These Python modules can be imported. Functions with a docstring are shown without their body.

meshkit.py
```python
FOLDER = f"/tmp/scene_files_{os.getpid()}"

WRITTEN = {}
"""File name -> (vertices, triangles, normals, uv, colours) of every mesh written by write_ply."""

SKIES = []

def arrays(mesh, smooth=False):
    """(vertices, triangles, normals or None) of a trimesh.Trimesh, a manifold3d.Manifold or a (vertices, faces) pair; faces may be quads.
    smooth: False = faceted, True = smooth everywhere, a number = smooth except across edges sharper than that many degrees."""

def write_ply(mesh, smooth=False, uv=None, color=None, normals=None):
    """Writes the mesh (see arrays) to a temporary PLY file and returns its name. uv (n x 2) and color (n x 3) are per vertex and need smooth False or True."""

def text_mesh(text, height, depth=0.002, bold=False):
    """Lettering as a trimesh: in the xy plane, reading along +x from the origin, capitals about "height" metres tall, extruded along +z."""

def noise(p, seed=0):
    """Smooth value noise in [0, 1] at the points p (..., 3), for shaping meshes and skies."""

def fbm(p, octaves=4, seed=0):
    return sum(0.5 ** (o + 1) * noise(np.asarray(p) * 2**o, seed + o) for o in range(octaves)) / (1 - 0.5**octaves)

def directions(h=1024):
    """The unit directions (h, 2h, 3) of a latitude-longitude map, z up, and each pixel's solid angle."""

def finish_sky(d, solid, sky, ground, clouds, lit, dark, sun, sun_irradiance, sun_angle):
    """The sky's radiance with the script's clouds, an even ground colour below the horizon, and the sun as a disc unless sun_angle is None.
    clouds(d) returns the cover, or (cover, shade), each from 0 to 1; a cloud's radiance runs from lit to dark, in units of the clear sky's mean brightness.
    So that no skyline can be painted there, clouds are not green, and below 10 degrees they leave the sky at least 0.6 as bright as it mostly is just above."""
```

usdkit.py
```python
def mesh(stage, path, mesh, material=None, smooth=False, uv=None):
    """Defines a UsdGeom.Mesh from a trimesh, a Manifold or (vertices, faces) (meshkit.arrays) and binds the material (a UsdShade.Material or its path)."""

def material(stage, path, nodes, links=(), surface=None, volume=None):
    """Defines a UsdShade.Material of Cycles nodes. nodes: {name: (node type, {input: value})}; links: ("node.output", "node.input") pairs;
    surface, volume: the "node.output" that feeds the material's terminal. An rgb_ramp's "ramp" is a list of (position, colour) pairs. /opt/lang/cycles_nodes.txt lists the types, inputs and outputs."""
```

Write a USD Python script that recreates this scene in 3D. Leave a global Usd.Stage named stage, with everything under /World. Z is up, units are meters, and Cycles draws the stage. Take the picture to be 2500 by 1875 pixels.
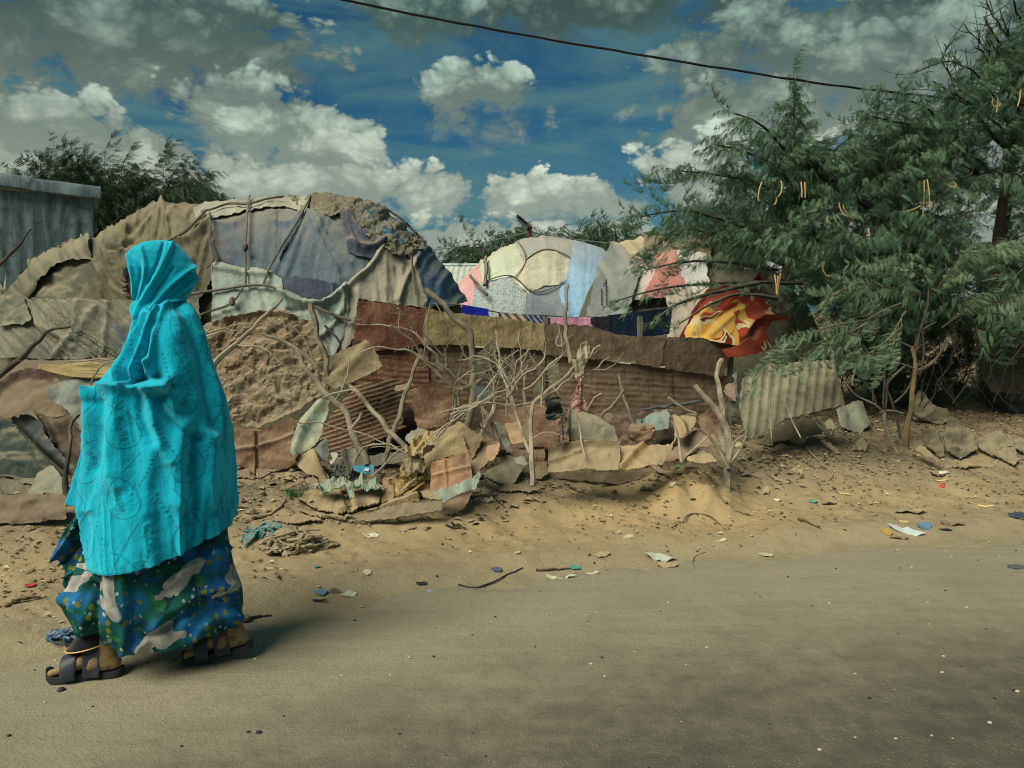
import math, random
import numpy as np, trimesh, manifold3d, shapely
from scipy.spatial import Delaunay
from scipy.interpolate import LinearNDInterpolator, NearestNDInterpolator, CubicSpline
from pxr import Usd, UsdGeom, UsdLux, UsdShade, Gf, Sdf, Vt
import usdkit, meshkit
from meshkit import fbm, noise

stage = Usd.Stage.CreateInMemory()
UsdGeom.SetStageUpAxis(stage, 'Z')
UsdGeom.Xform.Define(stage, '/World')
R = random.Random(7)
NR = np.random.default_rng(11)

# ------------------------------------------------------------------ camera, sky, sun, exposure
F, CX, HY, CH = 1900.0, 1250.0, 760.0, 1.4          # focal length and horizon in photo pixels (2500 wide), eye height in metres
EXPOSURE = 0.45
SUN_DIR = np.array([-0.62, -0.66, 0.95]); SUN_DIR /= np.linalg.norm(SUN_DIR)
SUN_INT, SUN_ANGLE, SUN_COL = 1.0, 36.0, (1.0, 0.94, 0.79)
SKY_STRENGTH = 0.05
cam = UsdGeom.Camera.Define(stage, '/World/camera')
cam.CreateHorizontalApertureAttr(36.0); cam.CreateVerticalApertureAttr(27.0)
cam.CreateFocalLengthAttr(36.0 * F / 2500.0)
cam.CreateVerticalApertureOffsetAttr(-36.0 * (937.5 - HY) / 2500.0)
cam.CreateExposureAttr(EXPOSURE)
cam.CreateClippingRangeAttr(Gf.Vec2f(0.05, 5000))
xf = UsdGeom.Xformable(cam); xf.AddTranslateOp().Set(Gf.Vec3d(0, 0, CH)); xf.AddRotateXOp().Set(90.0)


class NG:
    """small builder of Cycles node graphs"""
    def __init__(s): s.nodes, s.links, s.k = {}, [], 0
    def n(s, kind, out=None, **inp):
        s.k += 1; name = f'n{s.k}'; vals = {}
        for a, b in inp.items():
            if isinstance(b, tuple) and len(b) == 2 and b[0] == '@': s.links.append((b[1], f'{name}.{a}'))
            else: vals[a] = b
        s.nodes[name] = (kind, vals)
        return ('@', f'{name}.{out}') if out else name
    def m(s, op, a, b=0.0, c=0.0, clamp=False):
        return s.n('math', 'value', math_type=op, value1=a, value2=b, value3=c, use_clamp=clamp)
    def mix(s, f, a, b, kind='mix'):
        return s.n('mix', 'color', mix_type=kind, fac=f, color1=a, color2=b)
    def ramp(s, f, lo, hi):
        return s.n('map_range', 'result', range_type='smoothstep', value=f, from_min=lo, from_max=hi, to_min=0.0, to_max=1.0, clamp=True)
    def noise(s, v, scale, detail=4.0, rough=0.55, dist=0.0):
        return s.n('noise_texture', 'fac', vector=v, scale=scale, detail=detail, roughness=rough, distortion=dist)
    def stretch(s, v, sc, rot=(0, 0, 0)):
        return s.n('mapping', 'vector', vector=v, scale=sc, rotation=rot)
    def done(s, path, surface=None, volume=None):
        return usdkit.material(stage, path, s.nodes, s.links, surface=surface and surface[1], volume=volume and volume[1])


def srgb(r, g, b):
    c = np.array([r, g, b]) / 255.0
    return tuple(np.where(c <= 0.04045, c / 12.92, ((c + 0.055) / 1.055) ** 2.4))


def azel(px, py):
    x, z = (px - CX) / F, (HY - py) / F
    return math.atan2(x, 1.0), math.atan2(z, math.hypot(x, 1.0))


def make_sky():
    g = NG()
    d = g.n('texture_coordinate', 'generated')
    sun_el, sun_rot = math.asin(SUN_DIR[2]), math.atan2(SUN_DIR[0], SUN_DIR[1])
    sky = g.n('sky_texture', 'color', sky_type='single_scattering', sun_disc=False, sun_elevation=sun_el, sun_rotation=sun_rot, altitude=100.0, aerosol_density=0.6)
    sky = g.mix(1.0, sky, (0.14, 0.46, 0.60), 'multiply')
    sep = g.n('separate_xyz', vector=d)
    x, y, z = ('@', sep + '.x'), ('@', sep + '.y'), ('@', sep + '.z')
    az = g.m('arctan2', x, y)
    el = g.m('arcsine', g.m('minimum', g.m('maximum', z, -1.0), 1.0))
    # clouds as banks laid out by direction, far to near: (px, py, half width, half height, brightness)
    blobs = [(-500, 250, 460, 200, 0.6), (2950, 250, 420, 220, 0.55), (1500, 25, 430, 85, 0.50), (1010, 35, 165, 75, 0.8), (2280, 55, 360, 120, 0.42), (60, 60, 260, 130, 0.45), (380, 130, 410, 140, 0.62), (560, 55, 150, 70, 0.72),
             (1960, 170, 370, 185, 0.80), (2250, 240, 260, 170, 0.70), (1800, 310, 190, 130, 0.70), (1180, 255, 165, 95, 1.0), (110, 350, 190, 110, 0.85), (330, 400, 190, 85, 0.70), (600, 295, 190, 110, 0.95), (730, 365, 180, 105, 1.0), (830, 420, 130, 80, 0.9),
             (-400, 520, 400, 130, 0.65), (2950, 520, 400, 140, 0.65), (150, 520, 330, 110, 0.62), (430, 500, 330, 110, 0.74), (800, 500, 240, 105, 0.90), (1060, 485, 105, 85, 1.08), (1275, 500, 140, 75, 1.08), (1480, 505, 190, 70, 1.05), (1720, 475, 170, 130, 1.0), (2020, 510, 360, 150, 0.8), (2400, 450, 300, 150, 0.6), (1200, 610, 560, 85, 0.98), (700, 610, 500, 90, 0.85), (1700, 610, 460, 85, 0.95), (2250, 610, 460, 90, 0.8), (150, 620, 460, 90, 0.7), (1000, 700, 2500, 60, 0.95)]
    vw = g.n('combine_xyz', 'vector', x=az, y=g.m('multiply', el, 1.45), z=0.37)
    w1 = g.noise(vw, 3.0, 2.0, 0.5); w2 = g.noise(vw, 7.0, 8.0, 0.62)
    bend = g.n('vector_math', 'vector', math_type='scale', vector1=g.n('noise_texture', 'color', vector=vw, scale=9.0, detail=3.0), scale=0.07)
    pf = g.n('voronoi_texture', 'distance', vector=g.n('vector_math', 'vector', math_type='add', vector1=vw, vector2=bend), feature='f1', dimensions='2D', scale=12.0, detail=3.0, roughness=0.62, lacunarity=2.2)
    puff = g.m('subtract', 0.42, pf); wv = g.m('subtract', w2, 0.5)
    wx = g.m('multiply_add', g.m('subtract', g.noise(vw, 5.0, 3.0), 0.5), 0.08, az)
    rough = g.m('multiply_add', wv, 2.3, g.m('multiply', puff, 0.95)); grain = g.m('multiply_add', puff, 1.15, g.m('multiply', wv, 1.1))
    hi = g.ramp(el, 0.08, 0.40)
    bright = g.mix(hi, (0.74, 0.80, 0.65), (0.46, 0.66, 0.56)); dark = g.mix(hi, (0.29, 0.35, 0.30), (0.056, 0.112, 0.104))
    E = 2.0 ** -EXPOSURE / SKY_STRENGTH
    # thin cirrus over the blue
    ci = g.noise(g.stretch(vw, (1.0, 3.2, 1.0), (0, 0, 0.25)), 3.0, 6.0, 0.6, 0.6)
    ci = g.m('multiply', g.ramp(ci, 0.34, 0.66), 0.75)
    c = g.mix(1.0, sky, (1 / E,) * 3, 'multiply')
    c = g.mix(ci, c, (0.10, 0.22, 0.22))
    # away from the picture the sky goes on with the same broken cloud
    off = g.m('maximum', g.ramp(g.m('absolute', az), 0.70, 0.95), g.ramp(el, 0.42, 0.55))
    c = g.mix(g.m('multiply', off, g.ramp(g.m('multiply_add', rough, 0.25, w1), 0.36, 0.50)), c, g.mix(g.ramp(grain, -0.4, 0.6), dark, bright))
    for px, py, hw, hh, br in blobs:
        a0, e0 = azel(px, py)
        dx = g.m('divide', g.m('subtract', wx, a0), hw / F * 1.12); dy = g.m('divide', g.m('subtract', el, e0), hh / F * 1.12)
        f = g.m('add', g.m('subtract', 1.42, g.m('multiply_add', dx, dx, g.m('multiply', dy, dy))), rough)
        soft = g.m('multiply_add', g.ramp(dy, 0.35, -0.75), 0.55, 0.14) if False else g.n('map_range', 'result', range_type='linear', value=dy, from_min=-0.8, from_max=0.3, to_min=1.15, to_max=0.32, clamp=True)
        cov = g.n('map_range', 'result', range_type='smoothstep', value=f, from_min=0.0, from_max=soft, to_min=0.0, to_max=1.0, clamp=True)
        lit = g.m('multiply_add', dy, 0.62, grain)
        lit = g.n('map_range', 'result', range_type='smoothstep', value=lit, from_min=-0.75, from_max=0.95, to_min=0.0, to_max=1.0, clamp=True)
        c = g.mix(cov, c, g.mix(lit, g.mix(1.0, dark, (0.55 + 0.45 * br,) * 3, 'multiply'), g.mix(1.0, bright, (br,) * 3, 'multiply')))
    c = g.mix(1.0, c, (E,) * 3, 'multiply')
    # below the horizon: the dry land goes on
    c = g.mix(g.ramp(el, -0.02, 0.0), (0.12 * E, 0.105 * E, 0.065 * E), c)
    bg = g.n('background_shader', 'background', color=c, strength=SKY_STRENGTH)
    return g.done('/World/Looks/sky', surface=bg)


UsdGeom.Scope.Define(stage, '/World/Looks')
dome = UsdLux.DomeLight.Define(stage, '/World/sky')
UsdShade.MaterialBindingAPI.Apply(dome.GetPrim()).Bind(make_sky())
dome.GetPrim().SetCustomDataByKey('kind', 'structure')
sun = UsdLux.DistantLight.Define(stage, '/World/sun')
sun.CreateNormalizeAttr(True); sun.CreateIntensityAttr(SUN_INT); sun.CreateAngleAttr(SUN_ANGLE); sun.CreateColorAttr(Gf.Vec3f(*SUN_COL))
_z = SUN_DIR; _x = np.cross([0, 0, 1], _z); _x /= np.linalg.norm(_x); _y = np.cross(_z, _x)
UsdGeom.Xformable(sun).AddTransformOp().Set(Gf.Matrix4d(*_x, 0, *_y, 0, *_z, 0, 0, 0, 20, 1))

# ------------------------------------------------------------------ helpers: names and tags
used = {}


def numbered(parent, name):
    k = used.get((parent, name), 0); used[(parent, name)] = k + 1
    return f'{parent}/{name}' + (f'_{k:03d}' if k else '')


def tag(path, label=None, cat=None, group=None, kind=None):
    p = stage.GetPrimAtPath(path)
    for k, v in (('label', label), ('category', cat), ('group', group), ('kind', kind)):
        if v: p.SetCustomDataByKey(k, v)
    return path


def thing(name, label=None, cat=None, group=None, kind=None, loc=None):
    path = numbered('/World', name)
    x = UsdGeom.Xform.Define(stage, path)
    if loc is not None: x.AddTranslateOp().Set(Gf.Vec3d(*map(float, loc)))
    return tag(path, label, cat, group, kind)


def obj(name, mesh, m, parent='/World', label=None, cat=None, group=None, kind=None, smooth=40, prim=None):
    path = numbered(parent, name)
    ms = usdkit.mesh(stage, path, mesh, m, smooth=smooth if prim is None else True)
    if prim:
        for k, a in prim.items():
            UsdGeom.PrimvarsAPI(ms).CreatePrimvar(k, Sdf.ValueTypeNames.FloatArray, 'vertex').Set(Vt.FloatArray.FromNumpy(np.asarray(a, np.float32)))
    return tag(path, label, cat, group, kind)


def join(*ms):
    vs, fs, o = [], [], 0
    for v, f in ms:
        vs.append(np.asarray(v, float)); fs.append(np.asarray(f, int) + o); o += len(v)
    return np.vstack(vs), np.vstack(fs)


def mf(man):
    m = man.to_mesh(); return np.array(m.vert_properties[:, :3], float), np.array(m.tri_verts, int)


# ------------------------------------------------------------------ helpers: photo pixels to places
def P(px, py, Y): return np.array([(px - CX) / F * Y, Y, CH + (HY - py) / F * Y])


_e = [(-600, 1690), (0, 1622), (350, 1562), (700, 1500), (1100, 1440), (1500, 1392), (2000, 1350), (2500, 1312), (3200, 1272)]
_ex = np.array([(p - CX) / F * (CH * F / (q - HY)) for p, q in _e]); _ey = np.array([CH * F / (q - HY) for p, q in _e])


def sst(a, b, x):
    t = np.clip((np.asarray(x, float) - a) / (b - a), 0, 1); return t * t * (3 - 2 * t)


def edge_s(x, y):
    """metres past the edge of the road"""
    ye = np.interp(x, _ex, _ey); ye = np.where(x < _ex[0], _ey[0] + (x - _ex[0]) * 0.33, ye); ye = np.where(x > _ex[-1], _ey[-1] + (x - _ex[-1]) * 0.33, ye)
    return (y - ye) * 0.95


def zt(x, y):
    x, y = np.asarray(x, float), np.asarray(y, float); s = edge_s(x, y)
    z = 0.33 * sst(0.25, 2.5, s)
    p = np.stack([x, y, np.zeros_like(x)], -1)
    near = sst(0.0, 0.7, s)
    z = z + near * ((fbm(p * 1.7 + 5, 3, 3) - 0.5) * 0.10 + (fbm(p * 9.0, 3, 9) - 0.5) * 0.030)
    z = z + (0.15 + .14 * (fbm(p * 9, 3, 41) - .5)) * np.exp(-(((x - 1.25) / 0.30) ** 4 + ((y - 5.45) / 0.28) ** 4))       # crumbling mound at the forked stem
    z = z + 0.05 * np.exp(-(((x + 2.6) / 0.7) ** 2 + ((y - 4.3) / 0.5) ** 2)) * near
    z = z + 0.07 * sst(0.0, 0.25, s) * sst(0.9, 0.25, s) * (0.4 + 0.6 * noise(p * 2.3, 2))
    return z + 0.25 * sst(12, 60, np.abs(y)) * 0


def gy(px, py):
    """depth at which the ray through a photo pixel meets the ground"""
    Y = np.linspace(2.0, 16, 2801); d = CH + (HY - py) / F * Y - zt((px - CX) / F * Y, Y)
    i = np.nonzero(d <= 0)[0]
    return float(Y[i[0]]) if len(i) else 12.0


def gp(px, py): return P(px, py, gy(px, py))


_gx, _gyy = np.arange(-200, 2741, 60.0), np.concatenate([np.arange(930, 1300, 24.0), np.arange(1300, 1720, 60.0)])
_gd = None


def ground_depth(px, py):
    """gy for many pixels, from a coarse table"""
    global _gd
    from scipy.interpolate import RegularGridInterpolator
    if _gd is None: _gd = RegularGridInterpolator((_gx, _gyy), np.array([[gy(x, y) for y in _gyy] for x in _gx]), bounds_error=False, fill_value=None)
    return np.where(np.asarray(py) < 945, 99.0, _gd(np.stack([px, np.maximum(py, 945)], -1)))


def zo(x0, y0, s=3.16): return lambda X, Y: (x0 + X / s, y0 + Y / s)
Z1, Z2, Z3, Z4, Z5, Z6, Z7, Z8 = zo(0, 350), zo(500, 450), zo(1000, 500), zo(1500, 500), zo(1800, 800), zo(500, 750), zo(1100, 750), zo(0, 750)
ZB, ZC = zo(50, 550, 2.37), zo(50, 1150, 2.765)
FULL = lambda X, Y: (X, Y)

# ------------------------------------------------------------------ helpers: shapes


def spline(pts, n):
    pts = np.asarray(pts, float)
    if len(pts) < 3: return pts[0] + (pts[-1] - pts[0]) * np.linspace(0, 1, n)[:, None]
    d = np.concatenate([[0], np.cumsum(np.linalg.norm(np.diff(pts, axis=0), axis=1) + 1e-9)])
    return CubicSpline(d, pts, bc_type='natural')(np.linspace(0, d[-1], n))


def tube(pts, r0, r1=None, sides=6, n=None, wob=0.0, seed=0, cap=True):
    """a tapered round stick along a smooth line"""
    r1 = r0 if r1 is None else r1
    pts = np.asarray(pts, float); L = np.linalg.norm(np.diff(pts, axis=0), axis=1).sum()
    n = n or int(np.clip(L / 0.05, 4, 60))
    c = spline(pts, n)
    if wob:
        c = c + (np.stack([noise(np.stack([np.arange(n) * 0.35, np.full(n, seed * 7.1), np.full(n, k * 3.3)], -1), seed) for k in range(3)], -1) - 0.5) * wob
    t = np.gradient(c, axis=0); t /= np.linalg.norm(t, axis=1, keepdims=True) + 1e-12
    up = np.array([0, 0, 1.0]) if abs(t[0][2]) < 0.9 else np.array([0, 1.0, 0])
    a = np.cross(t, up); a /= np.linalg.norm(a, axis=1, keepdims=True) + 1e-9; b = np.cross(t, a)
    r = np.linspace(r0, r1, n)
    if wob: r = r * (0.85 + 0.3 * noise(np.stack([np.arange(n) * 0.8, np.full(n, seed + .5), np.zeros(n)], -1), seed + 4))
    th = np.arange(sides) / sides * 2 * np.pi
    v = (c[:, None] + r[:, None, None] * (np.cos(th)[None, :, None] * a[:, None] + np.sin(th)[None, :, None] * b[:, None])).reshape(-1, 3)
    f = []
    for i in range(n - 1):
        for j in range(sides):
            k = (j + 1) % sides; f += [(i * sides + j, (i + 1) * sides + j, (i + 1) * sides + k), (i * sides + j, (i + 1) * sides + k, i * sides + k)]
    if cap:
        v = np.vstack([v, c[0], c[-1]]); m = len(v)
        for j in range(sides):
            k = (j + 1) % sides; f += [(m - 2, j, k), (m - 1, (n - 1) * sides + k, (n - 1) * sides + j)]
    f = np.array(f)
    return v, f[:, ::-1]


def tri_poly(poly, step, rough=0.0, seed=0):
    """a polygon filled with small triangles; rough frays its outline"""
    poly = np.asarray(poly, float)
    rng = np.random.default_rng(seed + 1)
    e = np.vstack([poly, poly[:1]]); out = []
    for a, b in zip(e[:-1], e[1:]):
        k = max(1, int(np.linalg.norm(b - a) / step))
        s = a + (b - a) * (np.arange(k) / k)[:, None]
        if rough:
            nrm = np.array([-(b - a)[1], (b - a)[0]]) / (np.linalg.norm(b - a) + 1e-9)
            s[1:] += nrm * ((rng.random((k - 1, 1)) - 0.5) * rough + rough * 1.5 * (noise(np.stack([s[1:, 0] / 14, s[1:, 1] / 14, np.full(k - 1, seed)], -1), seed)[:, None] - 0.5))
        out.append(s)
    bd = np.vstack(out); pg = shapely.Polygon(bd)
    if not pg.is_valid:
        pg = pg.buffer(0)
        if pg.geom_type != 'Polygon': pg = max(pg.geoms, key=lambda q: q.area)
        bd = np.array(pg.exterior.coords)[:-1]
    x0, y0, x1, y1 = pg.bounds
    gx, gyy = np.meshgrid(np.arange(x0, x1, step), np.arange(y0, y1, step * 0.866))
    gx = gx + (np.arange(gx.shape[0]) % 2)[:, None] * step / 2
    q = np.stack([gx.ravel(), gyy.ravel()], -1) + (rng.random((gx.size, 2)) - 0.5) * step * 0.25
    q = q[shapely.contains_xy(pg.buffer(-step * 0.45), q[:, 0], q[:, 1])]
    v = np.vstack([bd, q]); t = Delaunay(v).simplices; c = v[t].mean(1)
    t = t[shapely.contains_xy(pg, c[:, 0], c[:, 1])]
    a, b, c = v[t[:, 0]], v[t[:, 1]], v[t[:, 2]]
    ar = (b - a)[:, 0] * (c - a)[:, 1] - (b - a)[:, 1] * (c - a)[:, 0]
    t = t[np.abs(ar) > 1e-6 * step * step]; ar = ar[np.abs(ar) > 1e-6 * step * step]
    t = np.where((ar > 0)[:, None], t[:, ::-1], t)         # photo y runs down: these face the camera
    return v, t


def vnorm(v, f):
    n = np.zeros_like(v); fn = np.cross(v[f[:, 1]] - v[f[:, 0]], v[f[:, 2]] - v[f[:, 0]])
    for k in range(3): np.add.at(n, f[:, k], fn)
    return n / (np.linalg.norm(n, axis=1, keepdims=True) + 1e-12)


def thicken(v, f, t):
    n = vnorm(v, f); w = v - n * t; m = len(v)
    e = np.vstack([f[:, [0, 1]], f[:, [1, 2]], f[:, [2, 0]]]); key = np.sort(e, 1)
    _, idx, cnt = np.unique(key, axis=0, return_index=True, return_counts=True)
    b = e[idx[cnt == 1]]
    side = np.vstack([np.stack([b[:, 1], b[:, 0], b[:, 0] + m], 1), np.stack([b[:, 1], b[:, 0] + m, b[:, 1] + m], 1)])
    return np.vstack([v, w]), np.vstack([f, f[:, ::-1] + m, side])


def crumple(amp, sc, seed=0, oct=3):
    def f(p2, w): return amp * ((1 - np.abs(2 * fbm(w * sc, oct, seed) - 1)) - 0.6) + amp * 0.8 * (fbm(w * sc * 0.6 + 9, 2, seed + 5) - 0.5)
    return f


def facet(amp, sc, seed=0):
    """sharp crumples, like foil or crushed tin"""
    def f(p2, w):
        q = w * sc + (fbm(w * sc * 0.7, 2, seed)[:, None] - .5) * 1.6
        a = np.abs(2 * noise(q, seed) - 1); b = np.abs(2 * noise(q * 2.1 + 3, seed + 1) - 1); c = np.abs(2 * noise(q * 4.3 + 7, seed + 2) - 1)
        return amp * (a + 0.5 * b + 0.22 * c - 0.7)
    return f


def foil(amp, gap, seed=0):
    """flat facets meeting in sharp creases, as in crushed sheet metal or paper"""
    def f(p2, w):
        out = np.zeros(len(w))
        for k, (a, g_) in enumerate(((amp, gap), (amp * .5, gap * .45), (amp * .25, gap * .22))):
            r = np.random.default_rng(seed * 7 + k); lo, hi = w.min(0) - g_ * 2, w.max(0) + g_ * 2; n = int(np.clip((hi[0] - lo[0]) * (hi[2] - lo[2]) / g_ ** 2 * 1.2, 12, 4000))
            q = np.stack([r.uniform(lo[0], hi[0], n), r.uniform(lo[2], hi[2], n)], -1); t = LinearNDInterpolator(q, r.uniform(-1, 1, n))
            out += a * np.nan_to_num(t(w[:, [0, 2]]))
        return out
    return f


def corr(wave, amp, ang=0.0, wob=0.0, seed=0):
    """corrugation: waves along a direction of the photo plane (0 = upright ribs), wave in metres"""
    ca, sa = math.cos(ang), math.sin(ang)
    def f(p2, w):
        q = w[:, 0] * ca + w[:, 2] * sa
        if wob: q = q + (fbm(w * 1.6, 2, seed) - .5) * wob
        return amp * np.sin(q / wave * 2 * np.pi)
    return f


def folds(wave, amp, ang=0.0, seed=0, bend=0.6):
    """hanging folds that wander, ang as in corr"""
    ca, sa = math.cos(ang), math.sin(ang)
    def f(p2, w):
        q = (w[:, 0] * ca + w[:, 2] * sa) / wave; r = (-w[:, 0] * sa + w[:, 2] * ca)
        k = np.stack([q + bend * (noise(np.stack([q * .3, r * 1.3, np.full_like(q, seed)], -1), seed) - .5) * 2, r * 0.55, np.full_like(q, seed * 1.7)], -1)
        a = noise(k, seed); b = noise(k * np.array([2.3, 1.3, 1]) + 11, seed + 1)
        return amp * ((1 - np.abs(2 * a - 1)) ** 1.5 - 0.4 + 0.45 * (1 - np.abs(2 * b - 1)))
    return f


def segdist(p, line):
    p = p[:, None]; a, b = line[:-1][None], line[1:][None]; d = b - a
    t = np.clip(((p - a) * d).sum(-1) / ((d * d).sum(-1) + 1e-9), 0, 1)
    return np.sqrt((((p - a - t[..., None] * d) ** 2).sum(-1)).min(1))


def creases(lines, z=FULL):
    """ridges (amp > 0) and valleys along lines traced in the photo: (points, half width in photo pixels, amp in metres)"""
    L = [(spline([z(*q) for q in pts], 24), w, a) for pts, w, a in lines]
    def f(p2, w_):
        out = np.zeros(len(p2))
        for l, w, a in L: out += a * np.exp(-(segdist(p2, l) / w) ** 2)
        return out
    return f


def add(*fs): return lambda p2, w: sum(f(p2, w) for f in fs)


def sheet(poly, depth, z=FULL, step=6.0, thick=0.004, disp=None, rough=0.0, seed=0, sink=None):
    """a sheet whose outline is traced in the photo. depth: one distance, (bottom, top), or one per corner as third number"""
    pts = [q for q in poly]; xy = np.array([z(q[0], q[1]) for q in pts])
    v2, f = tri_poly(xy, step, rough, seed)
    if callable(depth): Y = depth(v2[:, 0], v2[:, 1])
    elif depth is None:
        yy = np.array([q[2] for q in pts], float)
        d2 = ((v2[:, None] - xy[None]) ** 2).sum(-1) + 30.0
        wt = d2 ** -1.5; Y = (wt * yy).sum(1) / wt.sum(1)
    elif np.ndim(depth) == 0: Y = np.full(len(v2), float(depth))
    else:
        y0, y1 = xy[:, 1].max(), xy[:, 1].min(); Y = depth[0] + (depth[1] - depth[0]) * (y0 - v2[:, 1]) / max(1e-6, y0 - y1)
    if sink is not None:                                            # rests on the ground instead of passing under it
        lim = ground_depth(v2[:, 0], v2[:, 1]) + sink; Y = np.where(Y > lim, lim + .12 * (Y - lim) * 0, Y)
    w = np.stack([(v2[:, 0] - CX) / F * Y, Y, CH + (HY - v2[:, 1]) / F * Y], -1)
    if disp is not None: w = w + vnorm(w, f) * disp(v2, w)[:, None]
    return thicken(w, f, thick)


def grid(pts, nu, nv, wrapv=False):
    f = []
    i, j = np.meshgrid(np.arange(nu - 1), np.arange(nv if wrapv else nv - 1), indexing='ij'); i, j = i.ravel(), j.ravel(); k = (j + 1) % nv
    a, b, c, d = i * nv + j, i * nv + k, (i + 1) * nv + k, (i + 1) * nv + j
    return np.asarray(pts).reshape(-1, 3), np.vstack([np.stack([a, b, c], 1), np.stack([a, c, d], 1)])


def hull(balls, seg=10):
    return manifold3d.Manifold.batch_hull([manifold3d.Manifold.sphere(r, seg).translate(tuple(map(float, p))) for p, r in balls])


def chain(pts, rs, seg=12):
    m = None
    for i in range(len(pts) - 1):
        h = hull([(pts[i], rs[i]), (pts[i + 1], rs[i + 1])], seg); m = h if m is None else m + h
    return m


def blob(c, r, seed=0, amp=0.25, sub=3, sc=1.4):
    """a stone-like lump"""
    s = trimesh.creation.icosphere(sub); v = np.array(s.vertices)
    v = v * (1 + amp * 2 * (fbm(v * sc + seed * 3.7, 3, seed) - .5))[:, None] * np.asarray(r)
    return v + np.asarray(c), np.array(s.faces)


def box(c, s, rot=0.0):
    b = trimesh.creation.box(s); b.apply_transform(trimesh.transformations.rotation_matrix(rot, [0, 0, 1])); b.apply_translation(c)
    return np.array(b.vertices), np.array(b.faces)


# ------------------------------------------------------------------ materials
K = np.array([0.78, 0.75, 0.70])                                                # brightness that a lit upright white surface reaches in the picture
looks = {}


def alb(c, k=None):
    q = np.array(srgb(*c)) / (K if k is None else k); l = float(q @ (0.3, 0.59, 0.11))
    return tuple(float(np.clip(l + (x - l) * (0.86 if k is None else 1.0), 0, 0.82)) for x in q)


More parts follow.
